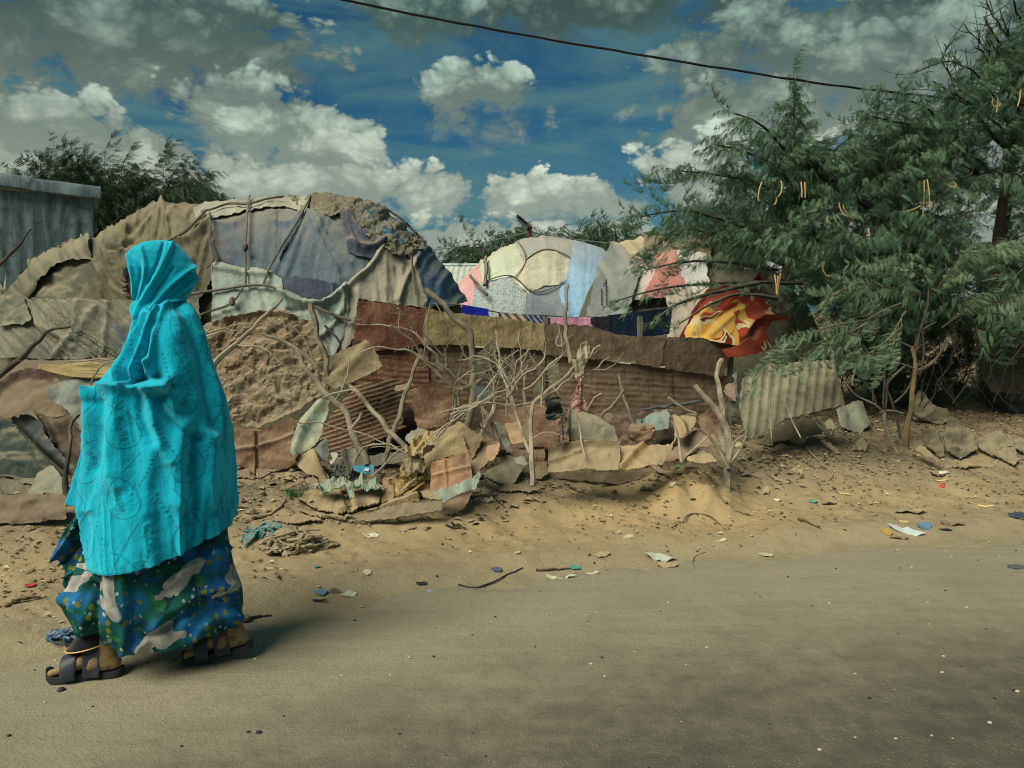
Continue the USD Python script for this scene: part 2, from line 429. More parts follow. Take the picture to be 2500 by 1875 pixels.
def surf(kind, c1, c2=None, **o):
    """c1, c2: picture colours of the thing itself; kind chooses grain and wear"""
    key = (kind, c1, c2, tuple(sorted(o.items())))
    if key in looks: return looks[key]
    g = NG(); pos = g.n('geometry', 'position'); path = f'/World/Looks/{kind}_{len(looks):03d}'
    a, b = alb(c1), alb(c2 or c1); rough, spec = 0.9, 0.15
    if kind == 'cloth':
        n1 = g.noise(pos, o.get('sc', 2.5), 5.0, 0.6, 0.4); n2 = g.noise(g.stretch(pos, (14, 14, 3)), 3.0, 4.0, 0.6)
        n4 = g.noise(pos, 7.0, 6.0, 0.68, 0.9)
        col = g.mix(g.ramp(n1, 0.38, 0.62), a, b)
        col = g.mix(g.m('multiply', g.ramp(n2, 0.45, 0.72), 0.4), col, tuple(q * 0.55 for q in a)); col = g.mix(g.m('multiply', g.ramp(n4, 0.50, 0.68), 0.4), col, tuple(q * 0.6 for q in b))
        h = g.m('add', g.m('multiply', g.noise(pos, 26.0, 5.0, 0.65, 0.8), 0.9), g.m('multiply', g.noise(pos, 400.0, 1.0), 0.12)); bs, bd = 0.75, 0.022
    elif kind == 'rust':
        n1 = g.noise(pos, o.get('sc', 3.0), 7.0, 0.68, 0.6); n2 = g.noise(g.stretch(pos, (14, 14, 2.5)), 2.0, 6.0, 0.68); n3 = g.noise(pos, 26.0, 6.0, 0.72); n4 = g.noise(pos, 8.0, 6.0, 0.66, 0.8)
        col = g.mix(g.ramp(n1, 0.40, 0.60), a, b)
        col = g.mix(g.m('multiply', g.ramp(n2, 0.48, 0.68), 0.6), col, tuple(q * 0.42 for q in a))
        col = g.mix(g.m('multiply', g.ramp(n4, 0.52, 0.66), 0.6), col, tuple(q * 0.55 for q in b))
        col = g.mix(g.m('multiply', g.ramp(n3, 0.54, 0.70), 0.55), col, tuple(min(0.8, q * 1.7 + 0.03) for q in b))
        h = g.m('add', g.m('multiply', n3, 0.6), g.m('add', g.m('multiply', g.noise(pos, 110.0, 4.0, 0.75), 0.35), g.m('multiply', n4, 1.2))); bs, bd, rough = 0.8, 0.016, 0.82
    elif kind == 'tin':
        n1 = g.noise(g.stretch(pos, (6, 6, 1.2)), 1.5, 7.0, 0.66, 0.4); n2 = g.noise(pos, 16.0, 7.0, 0.72); n4 = g.noise(pos, 6.0, 6.0, 0.66, 0.8); n5 = g.noise(g.stretch(pos, (30, 30, 2)), 1.5, 5.0, 0.7)
        col = g.mix(g.ramp(n1, 0.40, 0.60), a, b); col = g.mix(g.m('multiply', g.ramp(n2, 0.52, 0.68), 0.5), col, tuple(q * 0.5 for q in b))
        col = g.mix(g.m('multiply', g.ramp(n4, 0.52, 0.64), 0.6), col, tuple(q * f for q, f in zip(b, (0.75, 0.60, 0.45)))); col = g.mix(g.m('multiply', g.ramp(n5, 0.55, 0.72), 0.4), col, tuple(min(.7, q * 1.5) for q in a))
        h = g.m('add', g.m('multiply', n2, 0.6), n4); bs, bd, rough, spec = 0.6, 0.012, 0.62, 0.3
    elif kind == 'card':
        n1 = g.noise(pos, 4.0, 6.0, 0.65, 0.5); n2 = g.noise(pos, 50.0, 5.0, 0.72); n4 = g.noise(pos, 11.0, 6.0, 0.68, 0.6); n5 = g.noise(g.stretch(pos, (4, 4, 40)), 2.0, 4.0, 0.6)
        col = g.mix(g.ramp(n1, 0.40, 0.60), a, b); col = g.mix(g.m('multiply', g.ramp(n4, 0.52, 0.66), 0.55), col, tuple(q * 0.55 for q in b)); col = g.mix(g.m('multiply', g.ramp(n2, 0.52, 0.72), 0.45), col, tuple(q * 0.55 for q in a))
        h = g.m('add', g.m('multiply', n1, 1.2), g.m('add', g.m('multiply', n2, 0.4), g.m('add', g.m('multiply', n5, 0.3), n4))); bs, bd = 0.7, 0.012
    elif kind == 'wood':
        n1 = g.noise(pos, 9.0, 5.0, 0.6); n2 = g.noise(pos, 70.0, 5.0, 0.7)
        col = g.mix(g.ramp(n1, 0.32, 0.68), a, b); col = g.mix(g.m('multiply', g.ramp(n2, 0.5, 0.75), 0.6), col, tuple(q * 0.5 for q in a))
        h = g.m('add', n2, g.m('multiply', n1, 0.6)); bs, bd = 0.7, 0.01
    elif kind == 'stone':
        n1 = g.noise(pos, 8.0, 6.0, 0.65); col = g.mix(g.ramp(n1, 0.35, 0.65), a, b); h = g.noise(pos, 40.0, 5.0, 0.7); bs, bd = 0.5, 0.01
    elif kind == 'speckle':
        n1 = g.noise(pos, 55.0, 2.0, 0.6); col = g.mix(g.ramp(n1, 0.46, 0.54), a, b); h = g.noise(pos, 20.0, 4.0); bs, bd = 0.4, 0.02
    elif kind == 'stripe':
        w = g.n('wave_texture', 'fac', vector=pos, scale=o.get('sc', 9.0), distortion=0.8, bands_direction='diagonal', detail_scale=2.0)
        col = g.mix(g.ramp(w, 0.42, 0.55), a, b); h = g.noise(pos, 30.0, 4.0); bs, bd = 0.4, 0.02
    elif kind == 'tatter':
        n1 = g.noise(pos, 5.0, 5.0, 0.65, 0.8); n2 = g.noise(pos, 24.0, 6.0, 0.7); col = g.mix(g.ramp(n2, 0.34, 0.66), tuple(q * 0.6 for q in a), a)
        col = g.mix(g.ramp(n1, 0.55, 0.60), col, b); h = g.m('multiply', n2, 2.0); bs, bd = 0.9, 0.02
    else:
        col, h, bs, bd = a, g.noise(pos, 60.0, 3.0), 0.2, 0.005; rough, spec = o.get('rough', 0.7), 0.3
    nb = g.n('bump', 'normal', height=h, strength=bs, distance=bd)
    dust = g.ramp(g.n('separate_xyz', 'z', vector=g.n('geometry', 'normal')), 0.35, 0.95)      # dust settles on what faces up
    if kind in ('cloth', 'rust', 'tin', 'card', 'wood'): col = g.mix(g.m('multiply', dust, 0.45), col, (0.36, 0.29, 0.18))
    bsdf = g.n('principled_bsdf', 'BSDF', base_color=col, roughness=rough, specular_ior_level=spec, normal=nb)
    looks[key] = g.done(path, surface=bsdf); return looks[key]


def leaf_look(c1, c2, path):
    g = NG(); rnd = g.n('object_info', 'random'); pos = g.n('geometry', 'position')
    col = g.mix(g.ramp(g.m('multiply_add', g.noise(pos, 1.3, 3.0), 0.8, g.m('multiply', rnd, 0.35)), 0.35, 0.85), alb(c1, 1.0), alb(c2, 1.0))
    p = g.n('principled_bsdf', 'BSDF', base_color=col, roughness=0.65, specular_ior_level=0.25)
    t = g.n('translucent_bsdf', 'BSDF', color=col)
    return g.done(path, surface=g.n('mix_closure', 'closure', fac=0.22, closure1=p, closure2=t))


# ------------------------------------------------------------------ ground and road
def spaced(lo, a, b, hi, d, gr=1.12):
    m = list(np.arange(a, b + d / 2, d)); s = d
    while m[-1] < hi: s *= gr; m.append(m[-1] + s)
    s = d
    while m[0] > lo: s *= gr; m.insert(0, m[0] - s)
    return np.array(m)


def ground_look():
    g = NG(); pos = g.n('geometry', 'position'); s = g.n('attribute', 'fac', attribute='past_edge')
    n1 = g.noise(pos, 1.1, 5.0, 0.6, 0.3); n2 = g.noise(pos, 6.0, 6.0, 0.65); n3 = g.noise(pos, 45.0, 4.0, 0.7)
    col = g.mix(g.ramp(n1, 0.36, 0.66), (0.270, 0.212, 0.122), (0.335, 0.258, 0.142))
    col = g.mix(g.m('multiply', g.ramp(n2, 0.46, 0.70), 0.55), col, (0.190, 0.146, 0.090))
    edge = g.ramp(g.m('add', s, g.m('multiply', g.m('subtract', g.noise(pos, 2.6, 5.0, 0.6), 0.5), 1.1)), 0.75, -0.05) if False else g.n('map_range', 'result', range_type='smoothstep', value=g.m('add', s, g.m('multiply', g.m('subtract', g.noise(pos, 2.6, 5.0, 0.6), 0.5), 1.3)), from_min=-0.05, from_max=0.75, to_min=0.9, to_max=0.0, clamp=True)
    col = g.mix(edge, col, g.mix(g.ramp(n2, .4, .65), (0.270, 0.232, 0.145), (0.225, 0.188, 0.115)))
    soil = g.n('attribute', 'fac', attribute='fresh_soil'); col = g.mix(g.m('multiply', soil, g.ramp(n2, 0.25, 0.6)), col, (0.345, 0.250, 0.128))
    litter = g.m('multiply', g.ramp(g.m('subtract', s, g.m('multiply', soil, 2.0)), 0.7, 1.8), g.ramp(g.noise(pos, 2.2, 4.0, 0.6), 0.38, 0.56))       # dry leaf crumbs in the dirt up the bank
    col = g.mix(g.m('multiply', litter, 0.85), col, g.mix(g.ramp(g.noise(pos, 60.0, 3.0, 0.7), 0.4, 0.62), (0.085, 0.066, 0.045), (0.24, 0.20, 0.13)))
    col = g.mix(g.m('multiply', g.ramp(n3, 0.66, 0.74), 0.5), col, (0.50, 0.42, 0.28))
    h = g.m('add', g.m('multiply', n2, 0.7), g.m('add', g.m('multiply', n3, 0.35), g.m('multiply', g.noise(pos, 160.0, 3.0, 0.7), 0.12)))
    nb = g.n('bump', 'normal', height=h, strength=0.75, distance=0.03)
    return g.done('/World/Looks/dirt', surface=g.n('principled_bsdf', 'BSDF', base_color=col, roughness=0.95, specular_ior_level=0.1, normal=nb))


def road_look():
    g = NG(); pos = g.n('geometry', 'position'); s = g.n('attribute', 'fac', attribute='past_edge')
    along = g.stretch(pos, (0.9, 7.0, 1.0), (0, 0, -0.32))
    n1 = g.noise(pos, 1.3, 5.0, 0.6, 0.4); st = g.noise(along, 1.6, 5.0, 0.6, 0.2); n3 = g.noise(pos, 70.0, 3.0, 0.7); n4 = g.noise(pos, 9.0, 5.0, 0.65)
    f = g.m('add', s, g.m('add', g.m('multiply', g.m('subtract', n1, 0.5), 0.7), g.m('add', g.m('multiply', g.m('subtract', n4, 0.5), 0.6), g.m('multiply', g.m('subtract', st, 0.5), 0.3))))
    dust = g.ramp(f, -1.95, -0.35)
    asph = g.mix(g.ramp(n4, 0.35, 0.68), (0.066, 0.065, 0.047), (0.088, 0.085, 0.061))
    vo = g.n('voronoi_texture', 'distance', vector=pos, scale=75.0, randomness=1.0)
    vc = g.n('voronoi_texture', 'color', vector=pos, scale=75.0, randomness=1.0)
    pick = g.m('greater_than', g.n('separate_color', 'r', color=vc), 0.50)
    spk = g.m('multiply', pick, g.m('subtract', 1.0, g.ramp(vo, 0.18, 0.34)))
    asph = g.mix(g.m('multiply', g.m('multiply', spk, g.ramp(n4, 0.30, 0.62)), 0.55), asph, (0.26, 0.235, 0.155))
    asph = g.mix(g.m('multiply', g.ramp(n3, 0.60, 0.72), 0.45), asph, (0.045, 0.042, 0.034))
    dcol = g.mix(g.ramp(g.m('multiply_add', n1, 0.6, g.m('multiply', st, 0.4)), 0.38, 0.62), (0.228, 0.205, 0.136), (0.268, 0.238, 0.156))
    dcol = g.mix(g.m('multiply', g.ramp(g.noise(pos, 24.0, 5.0, 0.7), 0.45, 0.7), 0.35), dcol, (0.170, 0.152, 0.102))
    col = g.mix(g.m('multiply', dust, 0.93), asph, dcol)
    col = g.mix(g.m('multiply', g.ramp(n3, 0.64, 0.74), 0.35), col, (0.09, 0.08, 0.06))
    h = g.m('add', g.m('multiply', st, 0.25), g.m('add', g.m('multiply', n3, 0.40), g.m('add', g.m('multiply', n4, 0.25), g.m('multiply', spk, 0.12))))
    nb = g.n('bump', 'normal', height=h, strength=0.65, distance=0.02)
    return g.done('/World/Looks/dusty_asphalt', surface=g.n('principled_bsdf', 'BSDF', base_color=col, roughness=0.88, specular_ior_level=0.2, normal=nb))


def build_ground():
    xs, ys = spaced(-900, -4.2, 5.2, 900, 0.022), spaced(-60, 2.0, 8.2, 900, 0.022)
    X, Y = np.meshgrid(xs, ys, indexing='ij'); s = edge_s(X, Y)
    Zz = zt(X, Y) - 0.03 * sst(-0.05, -0.8, s)
    q = np.stack([X, Y, Zz * 0], -1); near = sst(0.02, 0.4, s)
    Zz = Zz + near * ((fbm(q * 26, 3, 21) - .5) * 0.016 + np.maximum(0, noise(q * 17, 5) - 0.72) * 0.06)
    v, f = grid(np.stack([X, Y, Zz], -1), len(xs), len(ys))
    obj('ground', (v, f[:, ::-1]), ground_look(), kind='structure', prim={'past_edge': s.ravel(), 'fresh_soil': np.clip(1.3 * np.exp(-(((X - 1.30) / 0.42) ** 2 + ((Y - 5.2) / 0.45) ** 2)) + .8 * np.exp(-(((X - .5) / 1.3) ** 2 + ((s - .75) / .45) ** 2)), 0, 1).ravel()})
    xs = spaced(-300, -3.5, 4.5, 300, 0.03); ts = np.concatenate([np.linspace(-14, -3.2, 40), np.arange(-3.17, 0.32, 0.03)])
    X, T = np.meshgrid(xs, ts, indexing='ij')
    ye = np.array([0.0]); Y = np.interp(X, _ex, _ey); Y = np.where(X < _ex[0], _ey[0] + (X - _ex[0]) * .33, Y); Y = np.where(X > _ex[-1], _ey[-1] + (X - _ex[-1]) * .33, Y) + T / 0.95
    q = np.stack([X, Y, X * 0], -1)
    wob = (fbm(q * 2.1, 3, 31) - .5) * 0.5 + (fbm(q * 9, 3, 32) - .5) * 0.16
    Zr = 0.006 + (fbm(q * np.array([1.2, 6, 1]), 3, 33) - .5) * 0.008 - 0.07 * sst(-0.10, 0.22, T + wob)
    v, f = grid(np.stack([X, Y, Zr], -1), len(xs), len(ts))
    obj('road', (v, f[:, ::-1]), road_look(), kind='structure', prim={'past_edge': T.ravel()})


build_ground()


# ------------------------------------------------------------------ huts: a vaulted shell of bent sticks, and the cloths that cover it
class Hut:
    def __init__(s, sil, Yr, depth, z0=0.33, e=0.85, emin=0.25):
        sil = np.array(sil, float)
        s.Yr, s.z0, s.e = Yr, z0, e
        s.X = (sil[:, 0] - CX) / F * Yr; s.Z = CH + (HY - sil[:, 1]) / F * Yr
        s.hm = s.Z.max() - z0; s.depth, s.emin = depth, emin
        N = 230; u = np.linspace(s.X[0], s.X[-1], N); ph = np.linspace(0.0, math.pi * 0.62, N)
        U, H = np.meshgrid(u, ph, indexing='ij'); w = s.S(U.ravel(), H.ravel()); px = CX + w[:, 0] / w[:, 1] * F; py = HY - (w[:, 2] - CH) / w[:, 1] * F
        # keep what the camera side shows: up to the highest point of each rib
        pyg = py.reshape(U.shape); top = pyg.argmin(1); keep = (np.arange(N)[None] <= top[:, None]).ravel()
        q = np.stack([px, py], -1)[keep]; val = np.stack([U.ravel(), H.ravel()], -1)[keep]
        s.li, s.ne = LinearNDInterpolator(q, val), NearestNDInterpolator(q, val)
    def S(s, u, h, off=0.0):
        Z = np.interp(u, s.X, s.Z) - s.z0 + off
        b = s.depth * np.maximum(s.emin, Z / s.hm) ** 0.6 + off
        c, n = np.cos(h), np.sin(h)
        return np.stack([u, s.Yr - b * np.sign(c) * np.abs(c) ** s.e, s.z0 + Z * np.abs(n) ** s.e], -1)
    def on(s, xy, off=0.0):
        """photo pixels -> points on the hut"""
        xy = np.asarray(xy, float); a = s.li(xy); bad = np.isnan(a[:, 0]); a[bad] = s.ne(xy[bad]); s.bad = bad
        return s.S(a[:, 0], a[:, 1], off)
    def shell(s, off=-0.03):
        u = np.linspace(s.X[0], s.X[-1], 60); h = np.linspace(0, math.pi, 41); U, H = np.meshgrid(u, h, indexing='ij')
        w = s.S(U.ravel(), H.ravel(), off); w = w + (fbm(w * 2.2, 3, 3)[:, None] - .5) * np.array([0.02, 0.06, 0.05])
        v, f = grid(w, 60, 41)
        ends = []
        for k in (0, 59):
            m = len(v); v = np.vstack([v, v[k * 41:(k + 1) * 41].mean(0)]); idx = k * 41 + np.arange(40)
            t = np.stack([idx, idx + 1, np.full(40, m)], 1); ends.append(t if k else t[:, ::-1])
        return v, np.vstack([f[:, ::-1], *ends])
    def patch(s, poly, z=FULL, off=0.02, step=4.6, thick=0.004, disp=None, rough=3.0, seed=0):
        pg = shapely.Polygon([z(q[0], q[1]) for q in poly]).buffer(0).buffer(4.5, join_style='mitre'); pg = max(pg.geoms, key=lambda q: q.area) if hasattr(pg, 'geoms') else pg
        v2, f = tri_poly(np.array(pg.exterior.coords)[:-1], step, rough, seed)
        w = s.on(v2, off)
        e = np.vstack([f[:, [0, 1]], f[:, [1, 2]], f[:, [2, 0]]]); e = np.vstack([e, e[:, ::-1]])
        srt = np.sort(np.vstack([f[:, [0, 1]], f[:, [1, 2]], f[:, [2, 0]]]), 1); uq, cn = np.unique(srt, axis=0, return_counts=True); move = np.ones(len(w), bool); move[np.unique(uq[cn == 1])] = False; move |= s.bad
        for _ in range(5):                                  # even out the fit where the vault turns away
            a = np.zeros_like(w); k = np.zeros(len(w)); np.add.at(a, e[:, 0], w[e[:, 1]]); np.add.at(k, e[:, 0], 1.0); w = np.where(move[:, None], .5 * w + .5 * a / k[:, None], w)
        n = vnorm(w, f)
        # even out normals where the vault turns away at its ridge
        n[n[:, 1] > 0.2] = (0, -0.5, 0.86)
        if disp is not None: w = w + n * disp(v2, w)[:, None]
        m = len(w); back = w - n * thick
        e = np.vstack([f[:, [0, 1]], f[:, [1, 2]], f[:, [2, 0]]]); _, idx, cnt = np.unique(np.sort(e, 1), axis=0, return_index=True, return_counts=True); b = e[idx[cnt == 1]]
        side = np.vstack([np.stack([b[:, 1], b[:, 0], b[:, 0] + m], 1), np.stack([b[:, 1], b[:, 0] + m, b[:, 1] + m], 1)])
        return np.vstack([w, back]), np.vstack([f, f[:, ::-1] + m, side])
    def rod(s, pts, r, z=FULL, off=0.05, wob=0.01, seed=0, r1=None, sides=6):
        p = spline([z(*q) for q in pts], max(4, len(pts) * 5)) if len(pts) > 2 else np.linspace(z(*pts[0]), z(*pts[1]), 8)
        return tube(s.on(p, off), r, r1, sides=sides, n=max(24, len(p)), wob=wob, seed=seed)
    def rope(s, pts, r, z=FULL, off=0.05, seed=0):
        p = spline([z(*q) for q in pts], max(8, len(pts) * 8)); w = s.on(p, off); n = 90
        c = spline(w, n); a = np.arange(n) * 1.1
        st = [tube(c + r * 0.75 * np.stack([np.cos(a + k) * .6, np.sin(a + k) * .6, np.sin(a + k + .8)], -1), r * 0.7, sides=5, n=n, cap=False) for k in (0, 2.1, 4.2)]
        return join(*st)


CANVAS = surf('cloth', (101, 98, 74), (78, 78, 61)); CANVAS_PALE = surf('cloth', (110, 109, 88), (86, 87, 72)); OLIVE = surf('cloth', (94, 89, 63), (72, 70, 53))
GREY = surf('cloth', (74, 86, 92), (62, 74, 82)); GREY2 = surf('cloth', (84, 96, 100), (70, 84, 90)); DARKGREY = surf('cloth', (66, 72, 82), (52, 58, 68))
PALE = surf('cloth', (140, 148, 130), (118, 128, 116)); BEIGE = surf('cloth', (146, 138, 112), (126, 120, 100)); BLUE = surf('cloth', (40, 82, 106), (60, 86, 96))
TATTER = surf('tatter', (126, 120, 98), (36, 86, 112)); STRAW = surf('tatter', (124, 115, 88), (104, 98, 78)); ROPE = surf('wood', (92, 84, 70), (62, 58, 52)); POLE = surf('wood', (96, 92, 78), (64, 62, 54))
TWIG = surf('wood', (152, 140, 114), (106, 96, 76)); STICK = surf('wood', (134, 122, 96), (96, 86, 68)); DARKWOOD = surf('wood', (72, 66, 54), (48, 45, 38))


def big_hut():
    h = Hut([(2, 860), (14, 770), (60, 700), (140, 645), (230, 600), (330, 548), (395, 508), (500, 518), (620, 506), (710, 500), (750, 502), (820, 490), (870, 500), (930, 522), (990, 565), (1040, 615), (1090, 682), (1138, 762)], 8.5, 1.45)
    t = thing('patchwork_hut', 'large hut patched with olive, grey and beige tarpaulins, tied down with ropes and poles', 'hut')
    obj('shell', h.shell(), OLIVE, t)
    def p(name, m, poly, z, disp, off, label=None, **o): return obj(name, h.patch(poly, z, off, disp=disp, **o), m, t, label=label)
    fo = lambda w, a, ang=0.0, sd=0: add(folds(w, a, ang, sd), folds(w * .42, a * .6, ang + .25, sd + 3), crumple(a * 0.22, 7, sd), foil(.005, .12, sd))
    # olive canvas of the left half, gathered at its peak
    p('canvas_sheet', OLIVE, [(715, 790), (1000, 630), (1240, 465), (1500, 512), (1640, 600), (1655, 760), (1700, 990), (1560, 1200), (1480, 1260), (740, 1250), (712, 1000)], Z1,
      add(creases([([(1245, 480), (1230, 600), (1210, 760)], 4, .03), ([(1250, 480), (1290, 620), (1330, 760)], 4, .028), ([(1240, 480), (1170, 600), (1090, 740)], 4, .03), ([(1250, 490), (1400, 600), (1530, 680)], 6, .022),
                   ([(1230, 520), (1100, 650), (1000, 740)], 6, -.03), ([(1620, 640), (1500, 760), (1380, 800)], 7, .05), ([(1640, 720), (1590, 900), (1530, 1150)], 5, .035), ([(1600, 720), (1540, 900), (1490, 1100)], 5, -.03),
                   ([(830, 850), (900, 1050), (1000, 1140)], 5, .03), ([(760, 950), (850, 1100), (980, 1200)], 5, .03), ([(990, 680), (980, 780), (950, 860)], 6, .04), ([(850, 850), (950, 840), (1050, 790)], 4, -.04)], Z1), fo(.10, .03, .2, 3)), .04, 'olive canvas gathered to a peak')
    p('canvas_flap', CANVAS, [(105, 1235), (290, 1000), (480, 880), (715, 785), (735, 930), (500, 965), (330, 1110), (230, 1245)], Z1, fo(.09, .03, .9, 5), .07)
    p('canvas_panel', CANVAS, [(215, 1250), (330, 1085), (500, 950), (720, 915), (725, 1215), (690, 1250)], Z1, add(foil(.03, .13, 4), folds(.2, .03, 1.4, 6)), .01, 'crumpled olive panel under a sagging flap')
    p('canvas_sheet', CANVAS_PALE, [(45, 1240), (400, 1250), (1050, 1255), (1560, 1230), (1570, 1390), (1540, 1660), (30, 1655), (18, 1560), (60, 1440), (26, 1320)], Z1,
      add(fo(.085, .060, .75, 8), folds(.05, .03, .7, 9), creases([([(690, 1260), (640, 1500), (480, 1660)], 9, .05), ([(250, 1340), (420, 1460), (630, 1520)], 7, .04), ([(780, 1300), (640, 1600)], 6, .03), ([(880, 1260), (860, 1640)], 6, .025)], Z1)), .03, 'pale lower sheet hanging in slanting folds', step=4.5)
    p('canvas_bundle', CANVAS_PALE, [(28, 1290), (120, 1225), (240, 1260), (300, 1400), (240, 1430), (90, 1450), (60, 1400)], Z1, add(facet(.05, 8, 2), folds(.06, .03, .3, 2)), .12)
    p('grey_patch', surf('cloth', (78, 86, 94), (66, 74, 84)), [(880, 1450), (1060, 1440), (1050, 1560), (900, 1590)], Z1, folds(.1, .01, 0, 3), .09)
    # grey cloths of the middle
    p('ridge_cover', PALE, [(-60, 250), (60, 180), (350, 128), (600, 112), (800, 150), (790, 262), (620, 212), (350, 240), (60, 310), (-40, 300)], Z2, add(crumple(.03, 5, 3), folds(.12, .02, .2, 4)), .06, 'pale cover along the ridge')
    p('grey_sheet', GREY, [(60, 290), (350, 240), (360, 480), (360, 740), (200, 700), (90, 665), (72, 450)], Z2, add(fo(.16, .018, .1, 11), creases([([(70, 300), (190, 340), (340, 270)], 8, .02), ([(80, 480), (130, 560), (180, 640)], 6, .03)], Z2)), .03)
    p('grey_sheet', GREY2, [(345, 235), (620, 205), (785, 255), (500, 760), (350, 740)], Z2, add(fo(.14, .02, .1, 12), creases([([(770, 265), (650, 340), (560, 320)], 7, .03), ([(760, 280), (680, 420), (600, 600)], 6, .025), ([(580, 260), (575, 700)], 4, -.02)], Z2)), .035)
    p('grey_sheet', GREY2, [(790, 235), (1085, 240), (1150, 560), (1290, 620), (1150, 810), (1060, 840), (900, 800), (600, 760), (510, 745)], Z2, add(fo(.18, .018, -.25, 13), creases([([(820, 260), (920, 500), (1060, 760)], 7, .03), ([(800, 260), (720, 520), (640, 740)], 7, .03), ([(860, 260), (1000, 520), (1130, 640)], 6, .022)], Z2)), .045, 'wide grey sheet spreading from the ridge')
    p('grey_hem', DARKGREY, [(600, 750), (900, 790), (1075, 830), (930, 925), (860, 922), (640, 850)], Z2, fo(.10, .02, .1, 14), .06, 'dark lower edge of the grey sheet')
    p('purple_cloth', DARKGREY, [(1065, 265), (1250, 225), (1395, 490), (1290, 610), (1180, 585), (1125, 545)], Z2, add(creases([([(1080, 280), (1130, 430), (1180, 540)], 5, .03), ([(1100, 290), (1220, 420), (1380, 500)], 8, .04), ([(1130, 500), (1230, 540), (1370, 510)], 8, .05)], Z2), fo(.08, .02, .5, 15)), .06, 'dark purple cloth slung below the ridge')
    # pale and beige cloths low down
    p('pale_sheet', PALE, [(95, 660), (520, 715), (600, 765), (625, 860), (790, 920), (930, 945), (1090, 820), (1105, 1000), (1065, 1200), (1000, 1320), (870, 1230), (840, 1090), (560, 990), (100, 1090)], Z2,
      add(fo(.12, .03, .15, 16), creases([([(600, 850), (800, 940), (920, 940), (1100, 820)], 8, .07), ([(700, 1000), (850, 980), (1000, 1010)], 6, -.03), ([(640, 880), (660, 980)], 6, .04), ([(1090, 850), (1060, 1010), (900, 1200)], 7, .04), ([(100, 680), (300, 715), (520, 730)], 5, .04)], Z2)), .05, 'pale grey-green sheet hanging at the foot', step=4.5)
    p('beige_sheet', BEIGE, [(1375, 520), (1500, 600), (1610, 615), (1640, 740), (1730, 980), (1180, 900), (1150, 1200), (1085, 1290), (1070, 1000), (1100, 820), (1265, 680), (1350, 545)], Z2,
      add(fo(.14, .022, 0, 17), creases([([(1370, 530), (1260, 690), (1110, 830), (1085, 1000)], 6, .05), ([(1610, 640), (1530, 820), (1490, 920)], 6, .04), ([(1600, 640), (1640, 800), (1700, 950)], 6, .035)], Z2)), .055, 'beige sheet under the torn burlap')
    p('blue_tarp', BLUE, [(1595, 600), (1725, 540), (1840, 640), (1960, 850), (2010, 950), (1900, 985), (1730, 980), (1650, 760)], Z2, add(fo(.11, .03, -.5, 18), crumple(.03, 6, 2)), .07, 'faded blue tarpaulin at the right end')
    # torn burlap along the right shoulder
    p('torn_burlap', STRAW, [(690, 165), (830, 170), (900, 120), (1020, 95), (1160, 145), (1380, 230), (1250, 245), (1110, 275), (1000, 295), (900, 235), (800, 245)], Z2, add(foil(.03, .09, 3), crumple(.02, 30, 2)), .08, 'torn straw-coloured burlap on the crown', rough=8, step=4)
    p('torn_burlap', TATTER, [(1130, 295), (1300, 228), (1410, 250), (1560, 390), (1690, 500), (1735, 550), (1640, 595), (1540, 605), (1400, 515), (1330, 500), (1200, 410)], Z2, add(foil(.035, .08, 6), crumple(.02, 34, 3)), .09, 'flaking burlap showing blue plastic beneath', rough=8, step=4)
    p('torn_burlap', STRAW, [(1260, 420), (1400, 490), (1560, 545), (1700, 510), (1720, 560), (1610, 620), (1500, 610), (1400, 530), (1310, 500)], Z2, add(facet(.06, 10, 8)), .13, rough=8, step=4)
    for k, (q, r) in enumerate([([(360, 135), (350, 300), (345, 560), (348, 830)], .011), ([(825, 165), (770, 290), (600, 570), (480, 815)], .012), ([(-480, 900), (-150, 905), (0, 885), (250, 845), (480, 828), (600, 862), (640, 900)], .014), ([(-560, 600), (-420, 560), (-150, 450), (20, 285)], .016)]):
        obj('tie_pole', h.rod(q, r, Z2, .10, .012, k), POLE, t)
    for k, (q, r) in enumerate([([(0, 290), (80, 275), (200, 235), (350, 235), (480, 200), (620, 180)], .011), ([(62, 300), (75, 420), (80, 540), (105, 650), (60, 700)], .011), ([(880, 985), (1000, 1040), (1150, 1085)], .012), ([(-20, 1060), (120, 1010), (250, 960), (330, 850)], .011), ([(1600, 600), (1610, 700), (1640, 900)], .010), ([(1390, 225), (1560, 370), (1720, 530)], .010)]):
        obj('rope', h.rope(q, r, Z2, .11, k), ROPE, t)
    obj('knot', blob(h.on([Z2(350, 570)], .13)[0], (.028, .025, .04), 3, .35, 2), ROPE, t); obj('knot', blob(h.on([Z2(262, 960)], .13)[0], (.026, .022, .045), 4, .35, 2), ROPE, t)


